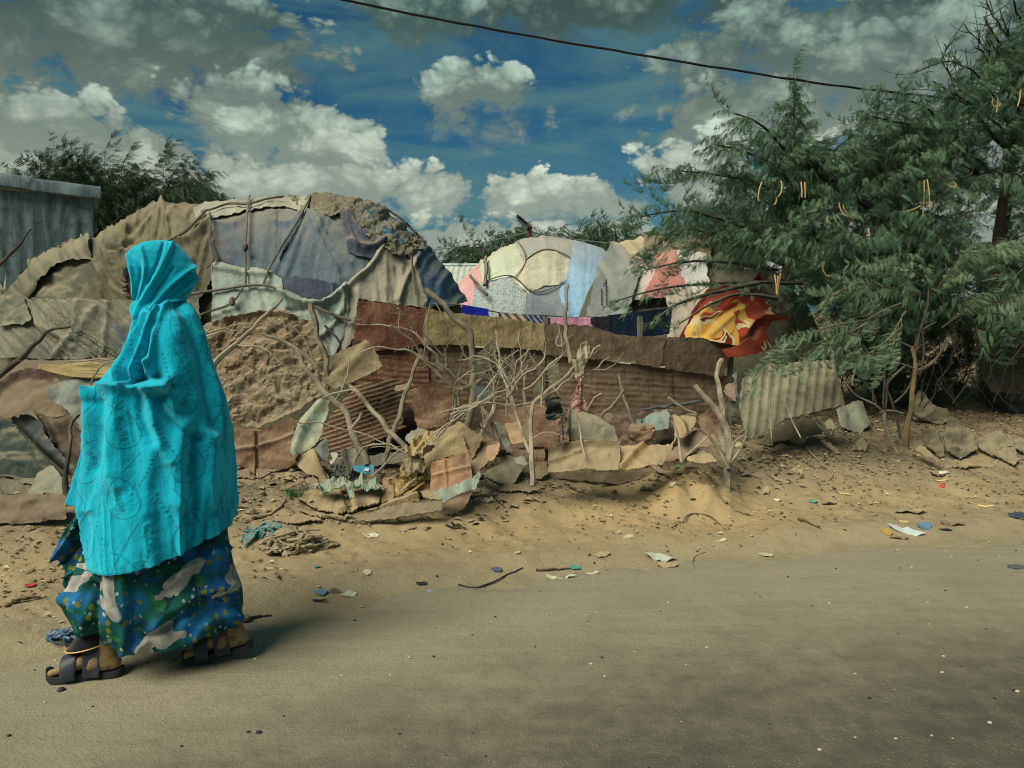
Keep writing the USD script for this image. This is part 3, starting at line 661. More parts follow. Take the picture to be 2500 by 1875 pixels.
def middle_hut():
    h = Hut([(1095, 790), (1112, 708), (1150, 672), (1180, 642), (1230, 612), (1280, 594), (1325, 588), (1385, 594), (1440, 612), (1482, 632), (1500, 800)], 11.0, 1.35)
    t = thing('domed_hut', 'domed hut of pink, pale green, cream and light blue cloths behind the fence', 'hut')
    obj('shell', h.shell(), PALE, t)
    C = lambda a, b: surf('cloth', a, b)
    rows = [('pink_cloth', C((196, 140, 134), (180, 130, 126)), [(345, 640), (560, 450), (590, 640), (525, 800), (420, 870), (330, 870)], .03, .5), ('green_cloth', C((168, 176, 146), (150, 162, 138)), [(550, 460), (830, 318), (900, 470), (815, 605), (590, 635)], .04, .3),
            ('grey_cloth', C((134, 142, 136), (120, 130, 128)), [(825, 325), (1020, 278), (1200, 298), (1285, 345), (1240, 450), (1050, 400), (905, 480)], .05, .1), ('cream_cloth', C((172, 164, 134), (150, 146, 124)), [(1050, 388), (1235, 452), (1195, 630), (1030, 640), (920, 692), (810, 602), (900, 470)], .06, -.05),
            ('speckled_cloth', surf('speckle', (140, 147, 138), (108, 116, 112)), [(525, 640), (810, 600), (935, 700), (900, 900), (590, 900), (505, 810)], .05, 0), ('grey_cloth', C((116, 122, 122), (98, 106, 110)), [(925, 690), (1185, 636), (1200, 720), (1245, 900), (890, 900)], .055, 0),
            ('blue_cloth', C((120, 158, 178), (104, 142, 166)), [(1275, 340), (1400, 360), (1530, 410), (1520, 560), (1390, 900), (1240, 900), (1160, 720), (1240, 540)], .07, .1)]
    for k, (n, m, poly, off, ang) in enumerate(rows): obj(n, h.patch(poly, Z3, off, step=4, disp=add(folds(.16, .028, ang, 20 + k), crumple(.012, 5, k)), seed=k), m, t)
    for k, q in enumerate([[(895, 470), (1050, 392), (1150, 410), (1235, 452)], [(590, 632), (815, 602), (920, 690), (1190, 634)], [(830, 325), (895, 470), (810, 602)]]): obj('seam', h.rope(q, .007, Z3, .09, k), ROPE, t)
    obj('prop_pole', h.rod([(585, 470), (590, 560), (580, 680)], .022, Z3, .12, .02, 3), POLE, t)
    obj('prop_pole', h.rod([(470, 630), (520, 680), (600, 760)], .020, Z3, .16, .02, 4), POLE, t)


def right_hut():
    h = Hut([(1400, 800), (1440, 700), (1490, 612), (1560, 592), (1640, 590), (1720, 578), (1790, 588), (1860, 640), (1940, 720), (1980, 800)], 9.6, 1.2)
    t = thing('ragged_hut', 'ragged hut of grey, cream, red and white cloths half hidden behind the mesquite branches', 'hut')
    obj('shell', h.shell(), CANVAS, t)
    C = lambda a, b: surf('cloth', a, b)
    rows = [('grey_cloth', C((118, 120, 110), (100, 104, 98)), [(1510, 420), (1570, 365), (1650, 420), (1760, 570), (1730, 660), (1640, 900), (1380, 900), (1470, 560)], .10, .15), ('cream_cover', C((166, 150, 112), (140, 126, 98)), [(1565, 370), (1700, 300), (1860, 288), (1860, 450), (1800, 455), (1640, 400)], .05, .3),
            ('dark_cloth', C((66, 74, 72), (58, 66, 66)), [(1635, 408), (1800, 450), (1890, 500), (1760, 575)], .05, .4), ('brown_strap', C((106, 96, 78), (88, 80, 68)), [(1822, 290), (1880, 290), (1866, 455), (1810, 455)], .08, 0),
            ('patterned_cover', surf('tatter', (138, 122, 90), (92, 84, 70)), [(1870, 295), (2000, 296), (2250, 245), (2330, 270), (2300, 450), (2060, 430), (1870, 455)], .05, .3), ('red_cloth', C((170, 104, 94), (150, 90, 84)), [(1900, 450), (2075, 425), (2115, 720), (1800, 748), (1880, 600)], .07, .2),
            ('white_cloth', C((176, 176, 164), (150, 150, 142)), [(2065, 425), (2260, 440), (2280, 690), (2110, 720)], .08, .1), ('white_cloth', C((176, 162, 146), (160, 150, 136)), [(1790, 510), (1910, 440), (1880, 600), (1800, 748), (1690, 760)], .06, -.3),
            ('cream_cloth', C((170, 156, 132), (150, 136, 116)), [(1980, 720), (2260, 640), (2300, 1040), (1985, 1040)], .09, .05)]
    for k, (n, m, poly, off, ang) in enumerate(rows): obj(n, h.patch(poly, Z3, off, step=4, disp=add(folds(.15, .03, ang, 40 + k), crumple(.015, 5, k)), seed=k), m, t)

    ZS = zo(1440, 700, 10.58); SC = surf('plain', (44, 50, 52))
    for x0, ys in ((255, (400, 500, 600, 700)), (375, (170, 270, 370, 480, 590, 690))):                       # dark scrolls stitched down the grey cloth
        for y in ys: obj('scroll', h.rod([(x0 - 10, y + 10), (x0 + 8, y + 18), (x0 + 16, y - 6), (x0 + 2, y - 22), (x0 + 22, y - 60)], .006, ZS, .155, .0, 1, sides=5), SC, t)
    for x, y in ((330, 215), (570, 670), (650, 620), (470, 740)): obj('scroll', h.rod([(x - 20, y + 6), (x, y + 20), (x + 16, y), (x + 44, y - 40)], .006, ZS, .155, .0, 1, sides=5), SC, t)


# ------------------------------------------------------------------ sheds, fence
def corrugated(x0, x1, z0, z1, wave=0.076, amp=0.009, n=None):
    """upright ribbed sheet in the plane y = 0"""
    n = n or int((x1 - x0) / wave * 8); x = np.linspace(x0, x1, n); y = amp * np.sin(x / wave * 2 * np.pi)
    v = np.concatenate([np.stack([x, y, np.full(n, z)], -1) for z in (z0, z1)]); i = np.arange(n - 1)
    return thicken(v, np.vstack([np.stack([i, i + 1, i + 1 + n], 1), np.stack([i, i + 1 + n, i + n], 1)]), 0.003)


def place(mesh, o, yaw=0.0):
    v, f = mesh; c, s = math.cos(yaw), math.sin(yaw)
    return v @ np.array([[c, -s, 0], [s, c, 0], [0, 0, 1]]).T + np.asarray(o, float), f


def left_shed():
    """its corner stands at photo x 228"""
    Y = 10.0; c = P(228, 760, Y); yaw = 0.5
    t = thing('tin_shed', 'grey-blue shed of upright tin sheets with a flat overhanging roof at the left edge', 'shed')
    G1, G2 = surf('tin', (84, 102, 100), (52, 70, 76)), surf('tin', (92, 108, 106), (58, 76, 80)); top = P(228, 478, Y)[2]
    x = 0.0
    for k in range(5):
        w = 0.68; obj('wall_sheet', place(corrugated(x - w, x - 0.004 * k, 0.3, top + 0.0, 0.16, 0.006), (c[0], Y - 0.004 * (k % 2), 0), yaw), (G1, G2)[k % 2], t, smooth=60); x -= w - 0.03
    for k in range(3): obj('wall_sheet', place(corrugated(0, 0.8, 0.3, top - 0.02, 0.11, 0.010), (c[0] - 0.78 * k * math.sin(yaw + .15), Y + 0.02 + 0.78 * k * math.cos(yaw + .15), 0), math.pi / 2 + yaw + 0.15), G1, t, smooth=60)
    # roof slab with a folded, slightly buckled edge
    n = 40; xs = np.linspace(-3.4, 0.08, n); drop = 0.018 * np.sin(xs * 5) + 0.02 * np.exp(-((xs + 1.0) / .15) ** 2) + np.where(xs > -0.35, (xs + 0.35) * -0.13, 0)
    rise = -xs * 0.0
    prof = [(-0.06, -0.13), (-0.10, -0.11), (-0.10, -0.01), (-0.07, 0.045), (1.2, 0.14), (2.4, 0.10), (2.4, 0.05), (-0.05, -0.02)]
    v = np.concatenate([np.stack([xs, np.full(n, a) + 0.012 * np.sin(xs * 9), b + drop + rise], -1)[:, None] for a, b in prof], 1)
    v, f = grid(v, n, len(prof), wrapv=True)
    obj('roof', place((v, f), (c[0], Y, top + 0.12), yaw), surf('tin', (92, 108, 108), (64, 80, 84)), t, smooth=35)


def far_shed():
    Y = 17.0; t = thing('zinc_roofed_shed', 'far shed with a pale ribbed zinc roof seen between two huts', 'shed')
    a, b = P(1050, 640, Y), P(1200, 640, Y); low = P(1060, 705, Y)
    n = 110; x = np.linspace(a[0] - .8, b[0] + .8, n); rows = []
    for s in np.linspace(0, 1, 6): rows.append(np.stack([x, Y + 1.4 - 1.4 * s + 0 * x, a[2] + (low[2] - a[2]) * s + 0.014 * np.sin(x / .13 * 2 * np.pi)], -1))
    v, f = grid(np.array(rows), 6, n); obj('roof_sheet', thicken(v, f, .004) if vnorm(v, f)[0][2] > 0 else thicken(v, f[:, ::-1], .004), surf('tin', (168, 184, 172), (140, 158, 150)), t)
    obj('ridge_cap', tube([(x[0], Y + 1.4, a[2] + .02), (x[-1], Y + 1.4, a[2] + .02)], .045, n=4), surf('tin', (150, 166, 158), (124, 140, 136)), t)
    obj('wall', box(((a[0] + b[0]) / 2, Y + 1.5, (low[2] + .3) / 2 - .1), (b[0] - a[0] + 1.2, 2.4, low[2] - .3)), surf('tin', (120, 136, 134), (100, 116, 116)), t)


FA, FB = P(868, 760, 6.25), P(1795, 760, 7.25)           # the fence's ends, seen from above


def fence_y(px, py=None): k = (px - 868) / (1795 - 868); a = np.asarray(k); X = FA[0] + a * 0; return (lambda s: FA[1] + s * (FB[1] - FA[1]))(_fence_s(px))


def _fence_s(px):
    t = (np.asarray(px, float) - CX) / F; return (t * FA[1] - FA[0]) / ((FB[0] - FA[0]) - t * (FB[1] - FA[1]))


def fence():
    t = thing('tin_fence', 'long rusty brown fence of flattened ribbed tin sheets with a patched upper band', 'fence')
    R1, R2, R3 = surf('rust', (92, 54, 38), (112, 78, 54)), surf('rust', (100, 76, 56), (116, 94, 70)), surf('rust', (102, 84, 64), (88, 70, 54)); T1 = surf('rust', (140, 122, 78), (118, 98, 62)); R4 = surf('rust', (92, 74, 54), (106, 88, 66))
    D = lambda off: (lambda px, py: fence_y(px) + off + 0.02 * np.sin(px / 90.0))
    def ribs(p2, w): n = fbm(np.stack([p2[:, 0] / 70, p2[:, 1] / 60, 0 * p2[:, 0]], -1), 3, 5); q = p2[:, 1] - 0.055 * p2[:, 0] + 6 * np.sin(p2[:, 0] / 210.0) + 11.0 * n; return 0.0065 * (np.abs(np.sin(q / 14.0 * np.pi)) ** 10) * (.5 + noise(np.stack([q // 14, p2[:, 0] / 80, 0 * q], -1), 8)) + 0.030 * (fbm(w * 3.5, 4, 2) - .5) + 0.012 * (fbm(w * 12, 2, 3) - .5)
    # lower ribbed sheets
    low = [(R1, [(868, 790), (1045, 800), (1050, 1180), (905, 1180), (850, 1060), (858, 860)], 0.0), (R2, [(1040, 835), (1180, 840), (1182, 1180), (1046, 1180)], 0.02), (R3, [(1176, 842), (1330, 846), (1340, 1170), (1178, 1180)], 0.0),
           (R2, [(1326, 850), (1485, 878), (1500, 1160), (1332, 1170)], 0.02), (R4, [(1480, 880), (1640, 900), (1650, 1150), (1492, 1165)], 0.0), (R2, [(1634, 898), (1790, 920), (1770, 990), (1790, 1140), (1644, 1150)], 0.02)]
    for k, (m, poly, off) in enumerate(low): obj('ribbed_sheet', sheet(poly, D(off), step=4.0, disp=ribs, rough=2.5, seed=k), m, t)
    fl = add(crumple(.024, 4, 3), crumple(.008, 16, 5), folds(.4, .014, .1, 2))
    up = [(R1, [(874, 732), (960, 742), (1044, 756), (1042, 836), (1000, 850), (860, 858)], -.02), (T1, [(1038, 755), (1158, 770), (1160, 842), (1030, 842)], -.025), (T1, [(1154, 768), (1270, 782), (1270, 850), (1158, 846)], -.03), (T1, [(1264, 782), (1328, 789), (1327, 855), (1268, 852)], -.025),
          (R4, [(1326, 788), (1440, 796), (1500, 815), (1545, 822), (1536, 884), (1330, 866)], -.02), (R3, [(1540, 820), (1600, 822), (1624, 826), (1608, 900), (1534, 882)], -.03), (R4, [(1620, 824), (1700, 824), (1765, 832), (1790, 846), (1760, 920), (1604, 898)], -.02)]
    for k, (m, poly, off) in enumerate(up): obj('flat_sheet', sheet(poly, D(off), step=4.5, disp=fl, rough=2.5, seed=30 + k), m, t)
    W = surf('plain', (190, 176, 140))
    for k, q in enumerate([[(1506, 882), (1540, 886)], [(1547, 881), (1590, 890)], [(1605, 893), (1625, 894)], [(1155, 844), (1210, 849)]]):
        obj('torn_edge', sheet([(q[0][0], q[0][1]), (q[1][0], q[1][1]), (q[1][0] - 2, q[1][1] + 4), (q[0][0] + 5, q[0][1] + 4)], D(-.05), step=3, rough=2, seed=k), W, t)
    for k, px in enumerate((885, 1110, 1330, 1560, 1780)):
        y = float(fence_y(px)) + .06; z0 = float(zt(P(px, 0, y)[0], y)); obj('post', tube([P(px, 0, y) * (1, 1, 0) + (0, 0, z0 - .1), P(px, 0, y) * (1, 1, 0) + (0.01, 0, z0 + (1.0 if k else 1.1))], .035, .03, wob=.02, seed=k), POLE, t)


big_hut(); middle_hut(); right_hut(); left_shed(); far_shed(); fence()


# ------------------------------------------------------------------ washing on the line behind the fence, blanket
def washing():
    y_ = lambda px, off: float(fence_y(px)) + off
    rope = [P(px, py, y_(px, .22)) for px, py in ((1050, 742), (1130, 745), (1200, 760), (1330, 770), (1440, 776), (1560, 762), (1650, 748))]
    obj('clothesline', tube(rope, .006, n=40), ROPE, label='thin washing line strung behind the top of the rusty fence', cat='clothesline')
    rows = [('cloth', surf('cloth', (18, 34, 150), (16, 30, 130)), [(1128, 744), (1192, 754), (1194, 800), (1126, 790)], 'bright blue cloth hung over the line beside the big hut', 'cloth'),
            ('cloth', surf('stripe', (170, 146, 104), (84, 74, 80), sc=7.0), [(1216, 762), (1280, 768), (1282, 812), (1218, 806)], 'beige striped cloth hanging next to the bright blue cloth', 'cloth'),
            ('cloth', surf('stripe', (128, 128, 122), (40, 52, 92), sc=11.0), [(1279, 768), (1340, 772), (1341, 812), (1281, 810)], 'blue and cream striped cloth folded beside the pink towel', 'cloth'),
            ('towel', surf('cloth', (206, 134, 156), (190, 122, 146)), [(1338, 776), (1444, 774), (1446, 822), (1340, 800)], 'pink towel hanging over the fence top', 'towel'),
            ('shawl', surf('speckle', (26, 26, 30), (46, 44, 46)), [(1440, 775), (1488, 772), (1488, 830), (1442, 824)], 'black dotted shawl between the pink towel and the navy cloth', 'shawl'),
            ('cloth', surf('cloth', (22, 36, 54), (18, 30, 46)), [(1482, 770), (1640, 750), (1632, 815), (1590, 822), (1560, 830), (1484, 828)], 'long dark navy cloth hanging on the line under the branches', 'cloth')]
    for k, (n, m, poly, lab, cat) in enumerate(rows):
        top = (poly[0][1] + poly[1][1]) / 2
        d = lambda px, py: fence_y(px) + .22 - .03 + 0.0 * px
        f1 = sheet(poly, d, step=3.5, thick=.006, disp=add(folds(.12, .016, 0, 60 + k), crumple(.006, 8, k)), rough=1, seed=k)
        bk = sheet([(a, b if i < 2 else b - 14) for i, (a, b) in enumerate(poly)], lambda px, py: fence_y(px) + .27, step=6, thick=.006, disp=folds(.12, .014, 0, 70 + k), seed=k)
        obj(n, join(f1, bk), m, label=lab, cat=cat)
    # blanket with a big flower print, thrown over the bush at the end of the fence
    g = NG(); pos = g.n('geometry', 'position'); w = g.n('vector_math', 'vector', math_type='add', vector1=pos, vector2=g.n('vector_math', 'vector', math_type='scale', vector1=g.n('noise_texture', 'color', vector=pos, scale=3.2, detail=2.0), scale=0.45))
    n1 = g.noise(w, 2.0, 1.5, 0.5, 1.4); n2 = g.noise(w, 2.9, 1.0, 0.5, 2.0)
    col = g.mix(g.ramp(n1, 0.47, 0.50), alb((160, 52, 24)), alb((214, 160, 40))); col = g.mix(g.ramp(n2, 0.55, 0.57), col, alb((214, 188, 128))); col = g.mix(g.ramp(n2, 0.66, 0.675), col, alb((110, 34, 18)))
    nb = g.n('bump', 'normal', height=g.noise(pos, 120.0, 2.0), strength=0.4, distance=0.01)
    print_ = g.done('/World/Looks/flower_blanket', surface=g.n('principled_bsdf', 'BSDF', base_color=col, roughness=0.95, sheen_weight=0.3, specular_ior_level=0.1, normal=nb))
    bl = thing('blanket', 'orange and yellow flower-print blanket with a dark red border thrown over the fence end', 'blanket')
    bul = lambda px, py: 7.12 + 0.35 * ((px - 1780) / 130.0) ** 2 - 0.0006 * (py - 790)
    cr = creases([([(640, 980), (760, 760), (930, 670)], 9, .04), ([(700, 1000), (860, 820), (1100, 720)], 8, -.03), ([(980, 1010), (1080, 870), (1180, 850)], 7, .06), ([(1060, 1000), (1120, 880)], 8, -.06), ([(760, 1000), (900, 860), (1000, 780)], 6, .03), ([(700, 860), (830, 820), (900, 720)], 5, .025)], Z4)
    obj('printed_cloth', sheet([(530, 1030), (640, 830), (740, 690), (880, 650), (1060, 690), (1180, 725), (1200, 800), (1180, 860), (1070, 900), (1040, 1000), (960, 1090), (740, 1050)], bul, Z4, 4, .012, add(cr, folds(.2, .03, .6, 5)), 1.5, 4), print_, bl)
    RED = surf('cloth', (120, 34, 18), (96, 28, 18)); ORG = surf('cloth', (150, 58, 24), (130, 46, 22))
    obj('border', sheet([(500, 1040), (620, 800), (710, 660), (830, 590), (900, 640), (745, 695), (640, 840), (545, 1035)], lambda px, py: bul(px, py) - .01, Z4, 4, .014, folds(.1, .02, .8, 7), 1.5, 3), RED, bl)
    obj('border', sheet([(955, 1085), (1040, 995), (1070, 900), (1110, 855), (1330, 855), (1340, 890), (1190, 900), (1160, 1000), (1195, 1110), (1080, 1150), (870, 1180), (820, 1120)], lambda px, py: bul(px, py) - .02 - .0, Z4, 4, .014, add(folds(.12, .04, 1.2, 8), cr), 1.5, 5), ORG, bl)
    obj('border', sheet([(1050, 600), (1110, 530), (1160, 600), (1120, 690), (1050, 690)], lambda px, py: bul(px, py) + .03, Z4, 4, .014, folds(.1, .02, 0, 9), 1.5, 5), RED, bl)
    obj('cloth', sheet([(1085, 640), (1230, 520), (1300, 520), (1310, 640), (1380, 800), (1230, 840), (1170, 720)], lambda px, py: 7.5 + 0 * px, Z4, 4, .01, folds(.05, .03, .5, 12), 1.5, 5), surf('stripe', (146, 128, 110), (100, 84, 76), sc=5.0), label='striped brown cloth bunched behind the orange blanket', cat='cloth')
    obj('cardboard', sheet([(1000, 500), (1100, 370), (1180, 310), (1150, 420), (1060, 500)], (8.2, 8.0), Z4, 5, .01, None, 1.5, 3), surf('card', (170, 158, 130)), label='pale pointed board sticking up above the orange blanket', cat='board')


# ------------------------------------------------------------------ scrap heaped along the foot of the fence: (name, material, outline, zoom, (bottom, top) depth, relief, label, category)
TAN = surf('card', (140, 120, 78), (122, 102, 66)); TAN2 = surf('card', (126, 108, 74), (110, 92, 64)); CARD = surf('card', (132, 108, 72), (116, 90, 60)); BROWNCARD = surf('card', (110, 82, 58), (98, 74, 54)); DUSTTIN = surf('tin', (120, 112, 84), (100, 94, 74))
RUST = surf('rust', (84, 58, 42), (104, 78, 54)); RUSTD = surf('rust', (60, 46, 38), (74, 56, 44)); MINT = surf('tin', (124, 134, 104), (96, 112, 92)); SAGE = surf('tin', (104, 122, 104), (84, 100, 88)); GREYTIN = surf('tin', (98, 104, 90), (78, 86, 78)); BURLAP = surf('cloth', (106, 98, 70), (88, 80, 60)); CRUSHED = surf('rust', (124, 112, 84), (104, 86, 62), sc=1.6)
TEALRAG = surf('cloth', (40, 132, 128), (34, 110, 112)); MINTRAG = surf('cloth', (120, 142, 116), (104, 124, 104)); RAG = surf('cloth', (134, 118, 84), (112, 98, 74)); PALERAG = surf('cloth', (160, 150, 118), (134, 122, 94)); YELLOWRAG = surf('cloth', (158, 134, 80), (138, 114, 68)); DARKTIN = surf('tin', (58, 64, 58), (44, 50, 48))


from scipy.spatial import cKDTree as cKDTree_


def px_(v): return np.stack([CX + v[:, 0] / v[:, 1] * F, HY - (v[:, 2] - CH) / v[:, 1] * F], -1)


def mark(parent, name, pts, z, r, m):
    """a printed line lying on the sheet made last"""
    t, v = scrap.last; q = np.array([z(*p) for p in pts]); Y = v[t.query(q, 4)[1]][:, :, 1].mean(1) - .003
    obj(name, tube([P(x, y, d) for (x, y), d in zip(q, Y)], r, sides=4, n=4 * len(pts)), m, parent)


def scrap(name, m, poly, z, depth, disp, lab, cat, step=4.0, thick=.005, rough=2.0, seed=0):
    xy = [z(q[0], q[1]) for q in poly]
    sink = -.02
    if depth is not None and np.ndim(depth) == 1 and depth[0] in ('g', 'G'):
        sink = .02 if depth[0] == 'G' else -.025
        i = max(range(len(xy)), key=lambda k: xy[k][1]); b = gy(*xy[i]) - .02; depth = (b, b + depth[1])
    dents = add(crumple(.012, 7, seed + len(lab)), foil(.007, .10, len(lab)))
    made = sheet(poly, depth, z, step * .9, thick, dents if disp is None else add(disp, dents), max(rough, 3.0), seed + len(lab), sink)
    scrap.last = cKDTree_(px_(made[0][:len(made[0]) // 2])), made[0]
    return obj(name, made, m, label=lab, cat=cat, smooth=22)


def rag_heap(name, c, size, m, lab, cat, seed, n=9, flat=0.5):
    """crumpled cloth: folded ribbons and lumps lying over one another, one mesh"""
    rng = random.Random(seed); parts = []
    for k in range(n):
        a = rng.uniform(0, 6.28); r = rng.random() ** .5; o = np.array([math.cos(a) * size[0] * r, math.sin(a) * size[1] * r * .8, 0.0])
        q = c + o; q[2] = float(zt(q[0], q[1])) + size[2] * rng.random() * (1 - r * .7)
        v, f = blob((0, 0, 0), (size[0] * rng.uniform(.25, .5), size[1] * rng.uniform(.3, .6), size[2] * rng.uniform(.25, .5)), seed * 31 + k, .5, 3, 2.4)
        v = v + vnorm(v, f) * (facet(size[2] * .25, 9 / max(size[0], .05) * .25, k)(None, v))[:, None]
        t = rng.uniform(0, 3.14); v = v @ np.array([[math.cos(t), -math.sin(t), 0], [math.sin(t), math.cos(t), 0], [0, 0, 1]]).T
        parts.append((v + q, f))
    for k in range(n):
        a = rng.uniform(0, 6.28); p0 = c + np.array([math.cos(a) * size[0] * .5, math.sin(a) * size[1] * .5, 0]); pts = []
        for j in range(5):
            q = p0 + np.array([rng.uniform(-.5, .5) * size[0], rng.uniform(-.5, .5) * size[1], 0]); q[2] = float(zt(q[0], q[1])) + rng.uniform(.1, .9) * size[2]; pts.append(q)
        parts.append(tube(pts, size[2] * .12, size[2] * .05, 5, 24, size[2] * .2, k))
    return obj(name, join(*parts), m, label=lab, cat=cat)


def scraps():
    fc, cr = facet, crumple
    c_ = creases
    # behind the woman, left edge of the picture
    scrap('rusty_sheet', RUSTD, [(-40, 690), (30, 560), (140, 505), (330, 520), (640, 650), (560, 800), (440, 840), (250, 860), (-40, 860)], zo(0, 750), (5.6, 6.0), add(cr(.04, 3, 1), c_([([(0, 640), (160, 530), (400, 540)], 9, .05)], Z8)), 'dark rusty sheet curling over at the far left behind the woman', 'metal sheet', 5)
    scrap('bent_tin', GREYTIN, [(375, 640), (500, 560), (640, 545), (780, 555), (800, 700), (800, 1000), (640, 960), (530, 800), (420, 740)], Z8, (5.45, 5.7), add(cr(.03, 3, 2), corr(.2, .01, .2)), 'grey tin sheet standing behind the raised arm of the woman', 'metal sheet', 5)
    scrap('brown_board', RUSTD, [(290, 815), (400, 850), (560, 880), (650, 1000), (660, 1200), (560, 1260), (420, 1060), (350, 980)], Z8, (5.2, 5.4), add(cr(.04, 3, 3), c_([([(290, 820), (370, 900), (430, 1060)], 6, .05)], Z8)), 'brown rusted flap hanging behind the forearm of the woman', 'metal sheet', 5)
    scrap('folded_tin', DARKTIN, [(-40, 880), (120, 870), (250, 840), (330, 900), (350, 1000), (520, 1180), (700, 1330), (640, 1420), (400, 1440), (-40, 1300)], Z8, (5.1, 5.3), add(cr(.05, 2.5, 4), c_([([(60, 860), (260, 1080), (520, 1300)], 9, -.06), ([(100, 860), (280, 840)], 6, .05)], Z8)), 'dark folded tin heaped low at the left edge', 'metal sheet', 5)
    scrap('tarp', surf('cloth', (58, 66, 58), (48, 56, 50)), [(-40, 870), (60, 880), (290, 1100), (420, 1240), (280, 1420), (-40, 1440)], Z8, (4.95, 5.15), add(cr(.05, 3, 5), fc(.03, 5, 3)), 'dark green-grey tarpaulin lying at the left edge', 'tarpaulin', 5)
    scrap('tin_piece', surf('tin', (92, 100, 80), (74, 82, 68)), [(200, 1490), (300, 1280), (400, 1230), (545, 1375), (480, 1450), (350, 1440), (270, 1500)], Z8, (4.75, 4.95), cr(.03, 4, 6), 'grey-green triangular tin piece beside the tarpaulin', 'metal sheet', 5)
    scrap('low_board', RUSTD, [(-40, 1450), (420, 1440), (520, 1460), (510, 1640), (-40, 1680)], Z8, ('G', .15), cr(.04, 3, 7), 'dark low rusted board at the foot of the left heap', 'metal sheet', 5)
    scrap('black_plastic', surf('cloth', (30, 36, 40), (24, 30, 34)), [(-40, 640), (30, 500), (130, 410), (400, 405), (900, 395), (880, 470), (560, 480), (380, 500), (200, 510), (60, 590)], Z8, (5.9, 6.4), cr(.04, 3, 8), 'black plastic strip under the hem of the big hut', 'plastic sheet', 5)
    for k in range(13):
        q = [Z8(300 + 3 * k, 452 + 1.5 * k), Z8(520 + 3 * (k % 4), 480 + 6 * k - 34), Z8(700 + 9 * k, 470 + 9 * k - 44 + 8 * (k % 3)), Z8(880, 470 + 5 * k)]
        if k == 0: t = thing('palm_frond', 'dry yellow palm frond lying under the hem of the big hut', 'palm frond')
        p = spline([P(a, b, 5.75 - .008 * k) for a, b in q], 20); w = np.linspace(.011, .004, 20); v = np.concatenate([p + np.stack([0 * w, 0 * w, w], 1), p - np.stack([0 * w, 0 * w + .01, w], 1)])
        i = np.arange(19); obj('blade', thicken(v, np.vstack([np.stack([i, i + 20, i + 1], 1), np.stack([i + 1, i + 20, i + 21], 1)]), .004), surf('wood', (150, 128, 74), (116, 98, 58)), t)
    # the big crushed sheet right of the woman and what hangs round it
    scrap('crushed_sheet', CRUSHED, [(-70, 260), (20, 130), (160, 80), (330, 62), (480, 30), (660, 35), (700, 70), (850, 110), (870, 260), (900, 400), (1020, 470), (1020, 580), (900, 700), (700, 820), (420, 950), (330, 920), (200, 900), (150, 700), (0, 560), (-70, 420)], Z6, (5.75, 6.05),
          add(foil(.034, .085, 5), cr(.008, 24, 3), c_([([(420, 945), (640, 850), (900, 690)], 8, .05), ([(160, 90), (480, 40), (680, 60)], 7, .05)], Z6)), 'big crushed dusty metal sheet standing right of the woman', 'metal sheet', 3.6)
    scrap('hanging_board', surf('rust', (116, 104, 72), (100, 84, 56)), [(960, 400), (1080, 330), (1240, 265), (1290, 300), (1370, 440), (1280, 510), (1150, 580), (1010, 640), (930, 590), (920, 470)], Z6, (5.5, 5.75), add(cr(.03, 4, 4), c_([([(960, 560), (1160, 420), (1260, 290)], 14, .03)], Z6)), 'curled dusty board jutting over the left end of the rusty fence', 'metal sheet')
    scrap('low_sheet', RUST, [(230, 930), (420, 950), (660, 860), (720, 880), (690, 960), (720, 1080), (700, 1220), (500, 1290), (400, 1325), (215, 1320)], Z6, (5.3, 5.5), add(cr(.03, 4, 5), c_([([(400, 960), (402, 1320)], 3, -.03), ([(230, 1110), (480, 1060), (690, 980)], 5, .02)], Z6)), 'low brown sheet with a seam beside the hem of the blue shawl', 'metal sheet')
    scrap('tin_strip', MINT, [(780, 830), (870, 760), (970, 730), (950, 820), (880, 1040), (820, 1100), (690, 1170), (668, 1150), (690, 1000), (730, 900)], Z6, (5.05, 5.4), add(cr(.02, 3, 6), c_([([(900, 760), (760, 960), (690, 1140)], 14, .05)], Z6)), 'pale greenish curled tin strip hanging over the crushed sheet', 'metal strip')
    scrap('tin_strip', TAN, [(690, 1165), (820, 1098), (860, 1120), (980, 1370), (900, 1390), (870, 1310), (790, 1300), (720, 1230)], Z6, ('g', .30), add(cr(.02, 4, 7), c_([([(840, 1110), (950, 1370)], 4, .02)], Z6)), 'tan bent board below the pale curled tin strip', 'board')
    scrap('cardboard_piece', TAN2, [(785, 1400), (780, 1330), (830, 1305), (870, 1330), (890, 1390)], Z6, ('g', .08), cr(.01, 6, 8), 'small folded tan cardboard stub in front of the bent board', 'cardboard')
    scrap('fence_sheet', RUST, [(960, 860), (1180, 590), (1330, 570), (1480, 560), (1570, 600), (1520, 900), (1560, 920), (1400, 1000), (1200, 1070), (960, 1140), (880, 1060)], Z6, (5.7, 5.95), add(lambda p2, w: .010 * np.abs(np.sin((p2[:, 1] + .32 * p2[:, 0]) / 11 * np.pi)) ** 5, cr(.02, 4, 9)), 'brown ribbed sheet leaning before the left end of the fence', 'metal sheet', 3.6)
    scrap('flap', RUST, [(1525, 745), (1560, 640), (1735, 620), (1750, 720), (1600, 745)], Z6, (5.6, 5.7), cr(.03, 4, 10), 'small brown tin flap above the leaning ribbed sheet', 'metal sheet')
    scrap('tin_strip', surf('rust', (110, 90, 66), (94, 76, 56)), [(1455, 640), (1480, 600), (1600, 585), (1620, 600), (1560, 640), (1480, 650)], Z6, (5.55, 5.6), cr(.03, 5, 11), 'thin bent brown strip caught on a forked twig', 'metal strip')
